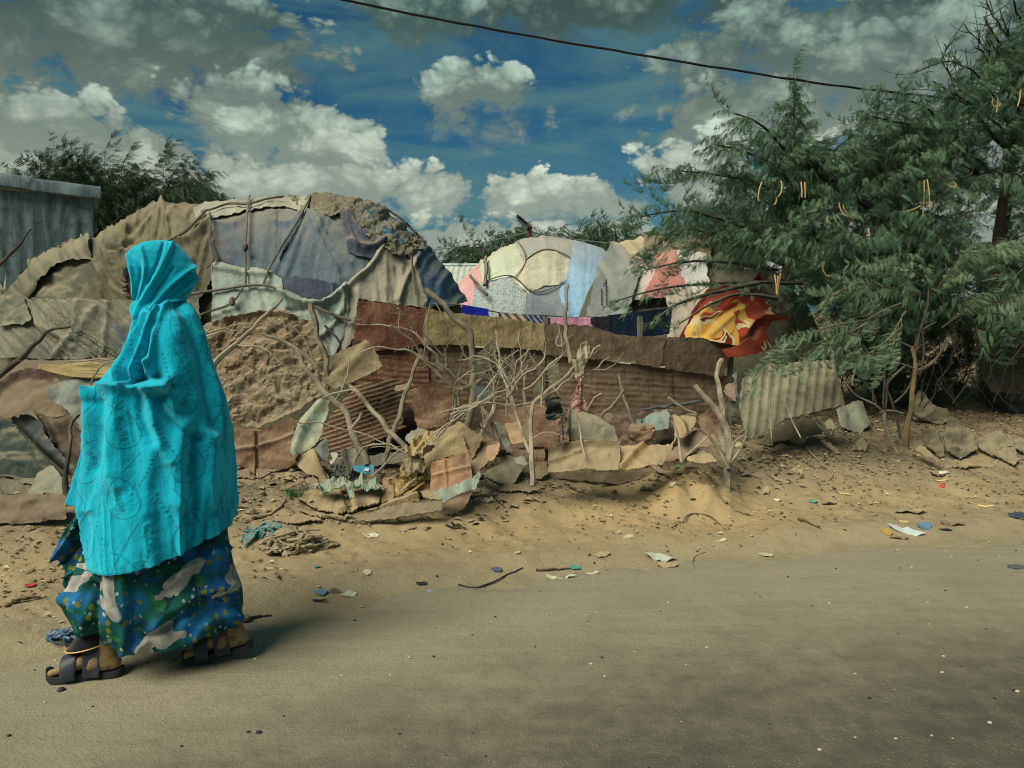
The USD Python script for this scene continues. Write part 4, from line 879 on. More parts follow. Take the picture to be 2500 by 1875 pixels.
    scrap('diagonal_board', RUST, [(1570, 760), (1700, 735), (1840, 890), (1830, 990), (1760, 930), (1640, 820)], Z6, (5.75, 5.85), cr(.02, 4, 12), 'slanting brown board behind the bent stakes', 'board')
    scrap('grey_tin', GREYTIN, [(830, 1100), (940, 1000), (960, 1140), (890, 1200), (850, 1150)], Z6, (5.45, 5.5), cr(.02, 4, 13), 'grey tin scrap behind the pale curled strip', 'metal sheet')
    scrap('pointed_tin', surf('tin', (132, 124, 100), (108, 104, 88)), [(1058, 1110), (1160, 1085), (1175, 1130), (1115, 1335), (1100, 1300)], Z6, ('g', .12), add(cr(.015, 5, 14), c_([([(1080, 1110), (1115, 1330)], 5, .03)], Z6)), 'pointed tin wedge standing upright in the heap', 'metal sheet')
    # flattened boxes in front
    scrap('cardboard', TAN, [(700, 1500), (830, 1410), (1120, 1400), (1300, 1390), (1390, 1430), (1340, 1520), (1120, 1590), (1010, 1620), (900, 1590)], Z6, None if 0 else ('g', .42), add(cr(.025, 4, 15), c_([([(720, 1510), (1000, 1610), (1120, 1560)], 5, .03), ([(1080, 1400), (1120, 1560)], 7, -.04)], Z6)), 'tan cardboard sheet lying flat under the mint rag', 'cardboard', 3.5, .008)
    scrap('cardboard', CARD, [(1370, 1330), (1500, 1300), (1700, 1265), (1740, 1270), (1745, 1410), (1600, 1430), (1400, 1500), (1340, 1520), (1390, 1420)], Z6, ('g', .14), add(cr(.015, 4, 16), c_([([(1455, 1320), (1465, 1470)], 3, .015)], Z6)), 'tan cardboard panel with a faint round stamp leaning in the middle', 'cardboard', 3.5, .008)
    stamp_ = '/World/cardboard' + (f"_{used[('/World', 'cardboard')] - 1:03d}" if used[('/World', 'cardboard')] > 1 else ''); ZK = zo(940, 1130, 5.773); INK = surf('plain', (96, 82, 58))
    for pts in ([(440 + 28 * math.cos(a), 325 + 34 * math.sin(a)) for a in np.linspace(0, 6.2, 12)], [(470, 320), (490, 312), (480, 330), (500, 326)], [(510, 312), (525, 300), (540, 318), (520, 322)], [(140, 235), (148, 262)], [(145, 295), (168, 290)], [(500, 215), (600, 190)], [(500, 265), (610, 240)]): mark(stamp_, 'stamp', pts, ZK, .0018, INK)
    scrap('cardboard', surf('card', (136, 98, 66), (116, 84, 60)), [(1740, 1200), (1830, 1170), (2040, 1120), (2060, 1330), (1900, 1390), (1740, 1415)], Z6, (4.98, 5.12), add(cr(.015, 4, 17), c_([([(1850, 1180), (1870, 1400)], 4, .015), ([(1750, 1300), (2050, 1230)], 4, .012)], Z6)), 'reddish brown cardboard panel in the middle of the heap', 'cardboard', 3.5, .008)
    scrap('cardboard', TAN, [(1690, 1150), (1880, 1000), (1920, 980), (2000, 1010), (2035, 1120), (1880, 1160), (1740, 1205), (1745, 1270), (1695, 1265)], Z6, (5.12, 5.3), add(cr(.02, 4, 18)), 'tan cardboard panel rounded at its top behind the reddish panel', 'cardboard', 3.5, .008)
    scrap('cardboard', BROWNCARD, [(2035, 1120), (2110, 1030), (2180, 1000), (2270, 1050), (2210, 1150), (2130, 1250), (2050, 1330)], Z6, (5.1, 5.35), add(cr(.03, 4, 19)), 'curved brown cardboard bending away beside the reddish panel', 'cardboard', 3.5, .008)
    scrap('cardboard_strip', TAN2, [(1350, 1560), (1430, 1490), (1640, 1430), (1655, 1500), (1450, 1540), (1100, 1640), (1080, 1655), (880, 1640), (720, 1590), (700, 1540), (1000, 1622), (1130, 1600)], Z6, ('g', .18), add(cr(.02, 4, 20), c_([([(720, 1570), (1000, 1640), (1350, 1560), (1640, 1460)], 6, .03)], Z6)), 'long curled cardboard edge along the front of the heap', 'cardboard', 3.5, .008)
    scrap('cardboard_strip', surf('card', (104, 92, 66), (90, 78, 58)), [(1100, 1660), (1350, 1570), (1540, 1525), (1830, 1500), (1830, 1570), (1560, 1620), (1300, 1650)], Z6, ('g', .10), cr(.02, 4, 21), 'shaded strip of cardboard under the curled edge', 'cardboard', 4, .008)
    scrap('cardboard_strip', TAN2, [(1660, 1430), (1790, 1420), (1830, 1480), (1800, 1490), (1690, 1480)], Z6, (4.85, 4.95), cr(.01, 5, 22), 'short tan strip between the panel and the green tin', 'cardboard', 4, .008)
    scrap('green_tin', SAGE, [(1785, 1415), (1900, 1390), (2050, 1330), (2120, 1270), (2130, 1300), (2090, 1400), (1960, 1450), (1830, 1510)], Z6, (4.85, 5.0), add(cr(.02, 4, 23), corr(.12, .008, .6)), 'sage green tin strip under the reddish cardboard panel', 'metal strip', 3.5)
    scrap('cardboard_flap', BROWNCARD, [(1815, 1510), (1960, 1455), (2060, 1430), (2040, 1490), (1980, 1570), (1900, 1605), (1850, 1590)], Z6, ('g', .15), cr(.02, 4, 24), 'brown torn cardboard flap hanging below the green tin', 'cardboard', 3.5, .008)
    scrap('tin_sheet', surf('tin', (122, 112, 86), (98, 92, 74)), [(255, 1290), (330, 1240), (430, 1150), (480, 1160), (590, 1210), (545, 1290), (450, 1380), (350, 1365), (290, 1320)], Z7, ('g', .22), add(corr(.16, .014, .7), cr(.02, 4, 25)), 'ribbed tan tin lying in the middle of the heap', 'metal sheet', 3.5)
    scrap('torn_card', surf('card', (158, 118, 80), (138, 104, 72)), [(262, 1160), (290, 1070), (385, 1040), (370, 1110), (330, 1180), (285, 1190)], Z7, (5.05, 5.15), cr(.02, 5, 26), 'pinkish torn card stuck upright in the heap', 'cardboard', 3.5, .008)
    scrap('ribbed_panel', BROWNCARD, [(360, 800), (600, 750), (725, 720), (728, 1190), (640, 1235), (560, 1200), (480, 1160), (430, 1050), (395, 900)], Z7, ('G', .35), add(lambda p2, w: -.012 * np.exp(-(((p2[:, 1] - .0 * p2[:, 0]) % 46 - 23) / 5.0) ** 2), cr(.02, 4, 27)), 'stacked brown ribbed panel standing upright behind the thorn twigs', 'metal sheet', 3.5)
    scrap('ribbed_panel', surf('card', (140, 112, 74), (120, 96, 66)), [(420, 905), (600, 880), (612, 1050), (470, 1060)], Z7, (5.15, 5.25), cr(.02, 5, 28), 'ochre patch of tin on the upright brown panel', 'metal sheet', 4)
    scrap('metal_sheet', DUSTTIN, [(880, 820), (930, 780), (1110, 830), (1260, 930), (1300, 1060), (1080, 1055), (900, 1010), (880, 960)], Z7, (5.55, 5.75), add(cr(.02, 4, 29), c_([([(880, 1010), (1100, 1050), (1300, 1060)], 5, .04), ([(910, 800), (895, 1000)], 5, .03)], Z7)), 'smooth dusty sheet leaning on the right of the heap', 'metal sheet', 3.6)
    scrap('metal_sheet', surf('card', (140, 110, 74), (120, 94, 66)), [(835, 900), (880, 830), (910, 900), (890, 970), (850, 960)], Z7, (5.5, 5.6), cr(.02, 5, 30), 'small orange-tan tin corner left of the smooth dusty sheet', 'metal sheet', 4)
    scrap('long_sheet', surf('card', (128, 110, 76), (112, 94, 64)), [(750, 1110), (900, 1070), (1100, 1060), (1310, 1075), (1300, 1270), (1020, 1255), (750, 1285)], Z7, (5.1, 5.3), add(cr(.025, 3, 31), c_([([(750, 1115), (1000, 1065), (1310, 1075)], 5, .04), ([(760, 1200), (1000, 1120)], 5, .02)], Z7)), 'long tan folded sheet lying low on the right of the heap', 'metal sheet', 3.6)
    scrap('long_sheet', surf('card', (148, 118, 70), (118, 98, 64)), [(1310, 1075), (1500, 1080), (1700, 1060), (1740, 1000), (1700, 1120), (1630, 1220), (1500, 1240), (1300, 1270)], Z7, (5.15, 5.45), add(cr(.025, 3, 32), c_([([(1310, 1250), (1430, 1130), (1480, 1080)], 8, .04)], Z7)), 'ochre stained sheet continuing right of the long tan sheet', 'metal sheet', 3.6)
    scrap('base_strip', surf('card', (106, 92, 66), (92, 78, 56)), [(790, 1310), (900, 1270), (1300, 1275), (1540, 1240), (1600, 1280), (1300, 1370), (1000, 1330)], Z7, ('G', .05), cr(.02, 4, 33), 'half buried strip along the foot of the long tan sheet', 'board', 4)
    scrap('curled_sheet', TAN, [(1700, 870), (1790, 840), (1900, 830), (1880, 920), (1800, 1030), (1740, 1010)], Z7, (5.5, 5.75), add(cr(.02, 4, 34), c_([([(1720, 880), (1790, 950), (1810, 1020)], 9, .05)], Z7)), 'pale curled sheet at the right end of the long sheet', 'metal sheet', 3.6)
    scrap('sheet_fold', BROWNCARD, [(1600, 1210), (1700, 1120), (1780, 1030), (1960, 930), (2010, 900), (2060, 1080), (1900, 1100), (1780, 1180)], Z7, (5.45, 5.8), cr(.04, 3, 35), 'brown shaded fold of metal left of the forked stem', 'metal sheet', 4)
    scrap('hanging_cloth', surf('cloth', (100, 92, 74), (84, 78, 66)), [(1930, 830), (2070, 760), (2190, 720), (2160, 900), (2080, 1000), (1990, 980)], Z7, (5.75, 5.9), folds(.1, .03, 0, 36), 'grey-brown rag hanging behind the forked stem', 'rag', 4)
    scrap('blue_tin', surf('tin', (92, 118, 112), (72, 96, 94)), [(1420, 870), (1540, 830), (1660, 790), (1690, 830), (1680, 940), (1560, 950), (1440, 910)], Z7, (5.85, 6.0), add(cr(.03, 4, 37), c_([([(1490, 840), (1480, 930)], 3, -.03)], Z7)), 'cracked blue-green bucket piece lying against the fence', 'bucket piece', 4)
    cv, cf = blob((0, 0, 0), (1, 1, 1), 5, .08, 4); cv = np.sign(cv) * np.abs(cv) ** .6 * np.array([.105, .085, .07]); cv = cv + vnorm(cv, cf) * facet(.022, 12, 4)(None, cv)[:, None]
    obj('can', (cv + P(*Z7(1470, 970), 5.72), cf), surf('rust', (134, 104, 76), (112, 88, 66)), label='dented brown can lying on the smooth dusty sheet', cat='can')
    scrap('soil_crust', surf('card', (140, 118, 76), (124, 102, 64)), [(1820, 1180), (1860, 1160), (1950, 1105), (2010, 1140), (2060, 1200), (1960, 1215), (1840, 1215)], Z7, (5.3, 5.45), cr(.03, 5, 38), 'cracked crust on top of the soil mound by the forked stem', 'soil crust', 4)
    # smaller pieces wedged between them
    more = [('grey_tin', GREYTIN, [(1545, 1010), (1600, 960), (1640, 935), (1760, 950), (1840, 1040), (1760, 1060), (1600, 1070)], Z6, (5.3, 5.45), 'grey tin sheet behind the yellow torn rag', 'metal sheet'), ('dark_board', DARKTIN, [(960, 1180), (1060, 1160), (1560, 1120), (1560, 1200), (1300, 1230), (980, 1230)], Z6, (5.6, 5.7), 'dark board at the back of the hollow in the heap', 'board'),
            ('paper', surf('plain', (176, 170, 148)), [(960, 1145), (1010, 1125), (1030, 1140), (1000, 1200), (970, 1215), (985, 1165)], Z6, (5.45, 5.5), 'torn white paper in the hollow by the pointed tin wedge', 'paper'), ('half_buried_board', CARD, [(225, 1560), (420, 1555), (560, 1575), (720, 1600), (900, 1650), (700, 1680), (400, 1660), (225, 1640)], Z6, ('G', .25), 'half buried board left of the flattened cardboard', 'board'),
            ('low_plank', RUST, [(560, 1400), (680, 1360), (765, 1320), (775, 1345), (620, 1420)], Z6, ('g', .1), 'short dark plank beside the green weed', 'plank'), ('grey_plank', GREYTIN, [(340, 890), (380, 895), (480, 1110), (430, 1125), (390, 1020)], Z7, (5.3, 5.4), 'narrow grey plank behind the pinkish torn card', 'plank'),
            ('dark_board', RUSTD, [(100, 960), (240, 940), (370, 1000), (400, 1110), (250, 1120), (120, 1080)], Z7, (5.6, 5.7), 'dark rusted board behind the grey leaning stakes', 'board'), ('tan_piece', TAN2, [(648, 1240), (745, 1190), (750, 1300), (690, 1340), (640, 1330)], Z7, ('g', .1), 'small tan piece left of the long tan sheet', 'metal sheet'),
            ('grey_flap', GREYTIN, [(480, 1165), (560, 1150), (600, 1225), (560, 1235), (500, 1200)], Z7, (5.05, 5.1), 'small curled grey flap at the foot of the upright panel', 'metal sheet'), ('soil_sheet', surf('card', (122, 106, 74)), [(280, 1340), (420, 1370), (560, 1390), (690, 1420), (560, 1440), (400, 1430), (300, 1390)], Z7, ('G', .2), 'dusty sheet lying flat below the ribbed tan tin', 'metal sheet'),
            ('rust_flap', RUST, [(1905, 840), (1990, 790), (2080, 860), (2060, 1000), (1980, 1040), (1920, 940)], Z7, (5.65, 5.8), 'rusty flap behind the grey-brown rag at the forked stem', 'metal sheet'), ('torn_sheet', surf('card', (124, 104, 84), (104, 90, 74)), [(2095, 650), (2130, 600), (2200, 590), (2200, 730), (2170, 720), (2140, 690)], Z7, (5.8, 5.85), 'torn brown sheet corner hanging by the fence end stake', 'metal sheet'),
            ('tin_end', GREYTIN, [(2175, 520), (2205, 500), (2212, 700), (2190, 640)], Z7, (5.75, 5.8), 'narrow tin end standing at the left of the leaning sheet', 'metal sheet'), ('stone_board', TAN2, [(1540, 1230), (1590, 1225), (1680, 1290), (1670, 1310), (1600, 1280)], Z7, ('g', .1), 'lens-shaped wood chip below the ochre sheet', 'wood chip')]
    more += [('dark_board', RUSTD, [(880, 1010), (1060, 985), (1180, 1000), (1185, 1105), (900, 1120)], FULL, (5.95, 6.1), 'long dark board along the left foot of the fence', 'board'), ('brown_board', BROWNCARD, [(1170, 1010), (1290, 990), (1380, 1005), (1390, 1090), (1180, 1100)], FULL, (5.9, 6.05), 'brown board leaning on the fence behind the thorn heap', 'board'),
             ('dark_board', RUSTD, [(1380, 1020), (1560, 1000), (1680, 1005), (1700, 1090), (1390, 1095)], FULL, (6.0, 6.2), 'dark board along the fence foot behind the smooth dusty sheet', 'board'),
             ('brown_flap', RUST, [(1000, 955), (1060, 930), (1110, 960), (1090, 1040), (1020, 1050)], FULL, (5.5, 5.6), 'brown flap upright behind the yellow rag', 'metal sheet'), ('tan_sheet', TAN2, [(1050, 1060), (1120, 1030), (1180, 1070), (1150, 1130), (1080, 1140)], FULL, (5.2, 5.35), 'tan bent sheet left of the pinkish torn card', 'metal sheet')]
    for k, (n, m, poly, z, dp, lab, cat) in enumerate(more): scrap(n, m, poly, z, dp, add(cr(.03, 4, 100 + k), cr(.01, 14, k)), lab, cat, 4, .006, 3)
    # things lying in front
    scrap('mint_rag', MINTRAG, [(800, 1410), (950, 1370), (1110, 1350), (1230, 1310), (1340, 1330), (1385, 1380), (1300, 1420), (1150, 1390), (1150, 1470), (1120, 1470), (1080, 1400), (900, 1440)], Z6, (4.88, 5.2), add(fc(.06, 12, 41), folds(.05, .03, .8, 4)), 'mint green rag draped over the tan cardboard', 'rag', 3.2, .006, 3)
    rag_heap('yellow_rag', P(*Z6(1640, 1090), 5.15) * (1, 1, 1) + (0, 0, .0), (.17, .10, .20), YELLOWRAG, 'yellowish torn rag hung on a stake in the heap', 'rag', 5, 8)
    scrap('yellow_cloth', YELLOWRAG, [(1540, 1120), (1600, 1050), (1700, 960), (1760, 950), (1740, 1020), (1680, 1100), (1690, 1150), (1600, 1140)], Z6, (5.0, 5.15), add(fc(.05, 14, 42), folds(.05, .03, .4, 3)), 'yellow fold of cloth over the torn rag', 'cloth', 3.2, .006, 3)
    scrap('tattered_cloth', RAG, [(1545, 1140), (1690, 1150), (1690, 1280), (1640, 1260), (1590, 1290), (1540, 1280)], Z6, (4.98, 5.08), add(folds(.03, .04, 0, 43), fc(.03, 14, 1)), 'tattered strips of cloth hanging from the yellow fold', 'rag', 3.2, .006, 5)
    rag_heap('rag_bundle', gp(*Z6(1090, 1290)), (.10, .08, .07), surf('cloth', (104, 118, 104), (84, 98, 92)), 'small grey-green rag bundle among the scrap', 'rag', 6, 5)
    scrap('teal_packet', surf('plain', (26, 104, 118)), [(1150, 1230), (1310, 1220), (1305, 1280), (1220, 1290), (1150, 1270)], Z6, (5.25, 5.3), cr(.02, 6, 44), 'teal plastic packet with a pale oval label lying among the scrap', 'packet', 3.2)
    mark('/World/teal_packet', 'oval_label', [(1235, 1256), (1268, 1262)], Z6, .016, surf('plain', (150, 150, 150)))
    rag_heap('rag_pile', gp(718, 1338), (.19, .13, .09), RAG, 'pile of dusty knotted rags lying on the verge', 'rag pile', 8, 16)
    rag_heap('teal_rag', gp(640, 1308), (.10, .05, .06), TEALRAG, 'teal plastic rag tied in a knot beside the rag pile', 'rag', 9, 5)
    scrap('teal_strip', TEALRAG, [(140, 300), (200, 270), (310, 190), (450, 150), (570, 160), (595, 210), (540, 240), (430, 210), (330, 260), (220, 340), (160, 390)], zo(560, 1250, 4.424), ('g', .25), add(folds(.03, .035, .5, 45), cr(.02, 12, 3)), 'teal net twisted on the ground right of the skirt', 'net', 3, .006, 3)
    rag_heap('litter_pile', gp(1165, 1215), (.13, .10, .06), PALERAG, 'pale heap of paper and leaves at the right end of the cardboard', 'litter', 10, 14)
    scrap('white_bag', surf('cloth', (140, 152, 138), (120, 134, 128)), [(165, 1470), (220, 1420), (300, 1410), (335, 1460), (300, 1500), (230, 1490)], Z7, ('g', .15), add(fc(.05, 14, 46)), 'pale crumpled plastic bag on the litter heap', 'plastic bag', 3, .006, 3)
    rag_heap('blue_bag', gp(160, 1570), (.075, .05, .05), surf('cloth', (42, 84, 120), (60, 100, 130)), 'faded blue plastic bag crumpled behind the front sandal', 'plastic bag', 11, 5)
    # right of the mound
    lean = sheet([(8, 600), (35, 400), (240, 280), (740, 255), (832, 590), (752, 622), (510, 682), (380, 705), (90, 872), (58, 830)], (6.05, 6.5), Z5, 4, .006, add(lambda p2, w: .009 * np.abs(np.sin((p2[:, 0] + p2[:, 1] * .12) / 22.0 * np.pi)) ** 4, crumple(.03, 3, 50), crumple(.008, 14, 5)), 2, 3)
    obj('leaning_sheet', lean, surf('tin', (104, 100, 74), (80, 78, 60)), label='large grey ribbed tin sheet leaning under the mesquite', cat='metal sheet')
    scrap('plank', surf('card', (108, 98, 72), (92, 84, 64)), [(130, 900), (300, 780), (510, 690), (600, 730), (660, 820), (480, 860), (280, 880), (270, 920)], Z5, ('g', .2), cr(.03, 4, 51), 'low dusty board under the leaning tin sheet', 'board', 4)
    scrap('small_tin', surf('tin', (100, 110, 88), (80, 92, 80)), [(750, 640), (830, 600), (960, 565), (1030, 740), (960, 810), (850, 800), (790, 760)], Z5, ('g', .25), add(corr(.2, .012, .1), cr(.02, 4, 52)), 'smaller green-grey tin sheet right of the leaning sheet', 'metal sheet', 4)
    scrap('split_stick', surf('wood', (140, 126, 92), (116, 104, 78)), [(600, 690), (640, 690), (735, 855), (715, 865), (690, 830)], Z5, ('g', .1), cr(.01, 8, 53), 'pale split stick leaning beside the small tin', 'stick', 4, .02)
    scrap('block', surf('stone', (128, 118, 88)), [(670, 740), (715, 705), (770, 770), (740, 795), (690, 785)], Z5, ('g', .08), cr(.02, 8, 54), 'pale angular block between the two tin sheets', 'block', 4, .06)
    scrap('plank', surf('wood', (112, 98, 70), (92, 80, 60)), [(640, 870), (680, 862), (800, 965), (770, 975)], Z5, ('g', .1), None, 'short flat plank lying on the dirt', 'plank', 4, .02)
    scrap('paper_tuft', surf('cloth', (128, 114, 84), (104, 92, 70)), [(875, 960), (920, 870), (960, 855), (990, 900), (985, 965), (930, 950)], Z5, ('g', .1), folds(.03, .03, 0, 55), 'upright tuft of torn sacking on the dirt', 'sacking', 3, .006, 3)
    SACK = [(1330, 620, 1390, 500, 1440, 510, 1500, 600, 1660, 660, 1640, 720, 1560, 750, 1400, 700), (1580, 830, 1640, 690, 1700, 720, 1850, 830, 1850, 940, 1780, 980, 1720, 1020, 1600, 960), (1850, 880, 1890, 810, 2020, 800, 2160, 830, 2212, 860, 2212, 960, 2080, 900, 2000, 960, 1980, 1000, 1900, 950),
            (1365, 940, 1420, 920, 1500, 980, 1560, 1090, 1530, 1095, 1470, 1020), (1560, 1050, 1640, 1020, 1720, 1030, 1780, 1060, 1960, 1060, 2010, 1020, 1990, 1070, 1800, 1085, 1600, 1080), (1440, 860, 1480, 760, 1560, 800, 1590, 900, 1600, 990, 1560, 1010), (1960, 960, 2080, 920, 2140, 930, 2170, 1040, 2130, 1075, 2060, 1030)]
    LAB = ['brown sacking bundled at the foot of the yellow stem', 'broad grey-brown sheet slumped in the dark under the mesquite', 'curled dusty sacking at the far right edge of the dirt', 'twisted strip of board in front of the sacking', 'flat pale strip at the foot of the right-hand sacking', 'grey folded cloth between the strip and the broad sheet', 'torn sacking end hanging at the right edge']
    for k, (s, l) in enumerate(zip(SACK, LAB)):
        scrap('sacking', (BURLAP, TAN2)[k in (3, 4)], list(zip(s[::2], s[1::2])), Z5, ('g', .22), add(cr(.06, 3.5, 60 + k), fc(.03, 6, k)), l, 'sacking', 4, .012)
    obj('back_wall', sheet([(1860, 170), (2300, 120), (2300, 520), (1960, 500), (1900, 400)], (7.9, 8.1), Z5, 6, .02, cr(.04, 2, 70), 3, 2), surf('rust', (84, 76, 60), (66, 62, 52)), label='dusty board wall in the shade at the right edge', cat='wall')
    # stones
    st = [(1952, 1087, (.075, .06, .05), 'big pale stone lying below the leaning tin sheet'), (1808, 1098, (.045, .04, .03), 'small grey stone left of the big pale stone'), (1690, 1206, (.03, .03, .02), None)]
    for k, (px, py, r, l) in enumerate(st[:2]):
        q = gp(px, py); obj('stone', blob(q + (0, 0.05, r[2] * .8), r, 20 + k, .25, 3), surf('stone', (150, 140, 104), (124, 114, 86)), label=l, cat='stone')


# ------------------------------------------------------------------ stakes, branches, thorn twigs, ropes
def thorns(pts, r0, r1, n, seed, L=.03):
    rng = random.Random(seed); c = spline(pts, 60); out = []
    for k in range(n):
        i = rng.randrange(2, 58); d = np.array([rng.gauss(0, 1), rng.gauss(0, .6), rng.gauss(0.2, 1)]); d /= np.linalg.norm(d); l = L * rng.uniform(.5, 1.3)
        out.append(tube([c[i], c[i] + d * l * .6, c[i] + d * l + (0, 0, .2 * l)], max(.0012, r1 * .5), .0006, 4, 4))
    return out


def branch(pts, depth, r0, r1, m, lab, name='branch', cat='branch', z=FULL, th=0, seed=0, side=0, group=None, sides=6):
    d = np.linspace(*depth, len(pts)) if np.ndim(depth) else np.full(len(pts), depth)
    q = [P(*z(*p), Y) for p, Y in zip(pts, d)]
    rk = random.Random(seed * 5 + 2); kq = [q[0]]                    # knees and kinks of grown wood
    for a, b in zip(q[:-1], q[1:]):
        L = np.linalg.norm(b - a)
        for s in ((.33, .67) if L > .12 else (.5,)): kq.append(a + (b - a) * s + np.array([rk.gauss(0, 1), rk.gauss(0, .6), rk.gauss(0, 1)]) * min(.014, L * .045) * (0 if cat == 'cord' else 1))
        kq.append(b)
    q = kq
    if not side: return obj(name, join(tube(q, r0, r1, sides, wob=r0 * 1.2, seed=seed), *thorns(q, r0, r1, th, seed)), m, label=lab, cat=cat, group=group)
    t = thing(name, lab, cat, group); obj('stem', join(tube(q, r0, r1, sides, wob=r0 * 1.2, seed=seed), *thorns(q, r0, r1, th, seed)), m, t)
    rng = random.Random(seed + 77); c = spline(q, 40)
    for k in range(max(1, int(side * .6))):
        i = rng.randrange(8, 36); tang = c[i + 2] - c[i]; tang /= np.linalg.norm(tang); dd = tang * .6 + np.array([rng.gauss(0, .5), rng.gauss(0, .35), rng.gauss(.1, .5)]); dd /= np.linalg.norm(dd); L = rng.uniform(.08, .22)
        b = [c[i], c[i] + dd * L * .5 + np.array([rng.gauss(0, .02), 0, rng.gauss(0, .02)]), c[i] + dd * L + np.array([rng.gauss(0, .03), rng.gauss(0, .03), rng.gauss(.02, .04)])]
        obj('twig', join(tube(b, max(.003, r1 * .8), .0015, 5, wob=.006, seed=k), *thorns(b, .003, .002, 5, seed * 9 + k)), m, t)
    return t


def sticks():
    B = branch
    # big bent stake with its guy ropes, and other stakes
    B([(1985, 1080), (2040, 850), (2070, 650), (2065, 480), (2060, 330), (2010, 150), (1890, 40), (1790, -60), (1700, -130)], (5.95, 5.75), .030, .022, STICK, 'thick bent stake curving over to the left above the fence', 'bent_stake', 'stake', Z6, seed=1, sides=9)
    B([(1740, -20), (1720, 120), (1690, 400)], (5.70, 5.8), .006, .006, TWIG, 'pale cord hanging straight from the tip of the bent stake', 'cord', 'cord', Z6, sides=5); B([(1780, -40), (1880, 130), (1990, 320), (2050, 480)], (5.72, 5.85), .005, .005, TWIG, 'second pale cord slanting right from the tip of the bent stake', 'cord', 'cord', Z6, sides=5)
    B([(820, -40), (860, 120), (880, 260), (920, 330), (930, 480), (935, 640)], 5.55, .022, .018, STICK, 'upright knotted stake in front of the crushed sheet', 'stake', 'stake', Z6, seed=2)
    B([(430, 200), (560, 240), (680, 300), (800, 390), (860, 470)], 5.50, .010, .018, STICK, 'dark bowed stick arching over the crushed sheet', 'stick', 'stick', Z6, seed=3)
    B([(700, 330), (760, 450), (880, 590), (960, 690), (1060, 780), (1110, 890), (1150, 1000), (1260, 1210)], (5.5, 5.3), .016, .028, STICK, 'heavy slanting branch crossing from the crushed sheet to the ground', 'branch', 'branch', Z6, seed=4, sides=8)
    B([(1090, 570), (1200, 680), (1320, 830), (1440, 970), (1570, 1110)], (5.45, 5.2), .016, .018, STICK, 'long straight stick slanting down across the ribbed sheet', 'stick', 'stick', Z6, seed=5)
    B([(1370, 1190), (1430, 1010), (1500, 850), (1560, 640), (1640, 420), (1680, 320)], (5.4, 5.5), .020, .012, STICK, 'forked stick rising to the right in front of the ribbed sheet', 'stick', 'stick', Z6, seed=6)
    B([(600, -70), (470, 60), (330, 200), (180, 330), (60, 450)], (5.9, 5.2), .010, .020, STICK, 'slanting pole crossing the top of the crushed sheet', 'pole', 'pole', Z6, seed=7)
    B([(930, 145), (1040, 250), (1050, 340)], 6.2, .012, .008, DARKWOOD, 'short dark hooked stick before the beige sheet of the hut', 'stick', 'stick', Z6, seed=8)
    B([(230, 290), (400, 300), (520, 370), (640, 460)], 5.45, .008, .005, TWIG, 'thin pale twig lying across the crushed sheet', 'twig', 'twig', Z6, th=5, seed=9)
    B([(0, 200), (160, 160), (320, 125), (460, 130)], 5.75, .007, .004, TWIG, 'thin twig along the top edge of the crushed sheet', 'twig', 'twig', Z6, th=5, seed=10); B([(-20, 240), (120, 190), (260, 175)], 5.5, .007, .004, TWIG, 'short twig beside the shoulder of the woman', 'twig', 'twig', Z6, th=4, seed=11)
    B([(640, 130), (740, 210), (800, 300), (840, 420), (850, 480)], 5.5, .009, .006, STICK, 'arched grey twig beside the knotted stake', 'twig', 'twig', Z6, th=5, seed=12)
    B([(910, 700), (1000, 660), (1130, 640), (1190, 660)], 5.3, .008, .006, TWIG, 'curved twig above the dark hollow in the heap', 'twig', 'twig', Z6, seed=13); B([(1010, 720), (1070, 610), (1110, 500), (1115, 380)], 5.4, .009, .004, TWIG, 'thin twig standing in the dark hollow', 'twig', 'twig', Z6, th=3, seed=14)
    B([(1140, 940), (1210, 815)], 5.25, .014, .010, STICK, 'short pointed stick before the ribbed sheet', 'stick', 'stick', Z6, seed=15)
    B([(700, 880), (850, 880), (980, 920), (1200, 970), (1400, 1050), (1540, 1120)], 5.15, .006, .004, TWIG, 'long thin twig running right from the pale tin strip', 'twig', 'twig', Z6, th=8, seed=16)
    B([(1155, 1195), (1210, 1090), (1320, 1055), (1440, 1060), (1550, 1130)], 5.05, .009, .005, TWIG, 'arched pale branch over the teal packet', 'branch', 'branch', Z6, th=6, seed=17, side=3); B([(1290, 1300), (1400, 1200), (1480, 1110), (1560, 1070)], 5.02, .008, .004, TWIG, 'pale branch slanting up to the yellow rag', 'branch', 'branch', Z6, th=6, seed=18, side=3)
    B([(1810, 820), (1900, 780), (2050, 760), (2200, 720)], 5.3, .007, .005, TWIG, 'bundle twig reaching left from the thorn heap', 'twig', 'twig', Z6, th=6, seed=19)
    for k in range(3): B([(1800 - 20 * k, 1000 - 12 * k), (1900 - 8 * k, 880 + 6 * k), (2040, 760 + 12 * k), (2200, 640 + 20 * k)], 5.2 - .03 * k, .007, .004, TWIG, ('topmost', 'middle', 'lowest')[k] + ' of three pale thorny twigs crossing the foot of the thorn heap', 'twig', 'twig', Z6, th=10, seed=20 + k, group='pale twigs at the left foot of the thorn heap')
    # long thorny branches sweeping left over the fence
    T = lambda pts, l, k, dep=(5.5, 5.25), r=(.012, .005), side=5, z=Z6: B(pts, dep, r[0], r[1], TWIG, l, 'thorn_branch', 'thorn branch', z, th=14, seed=100 + k, side=side)
    T([(2060, 620), (1950, 570), (1840, 460), (1740, 330), (1620, 190), (1450, 150), (1160, 130)], 'longest thorn branch arching left over the rusty fence top', 1)
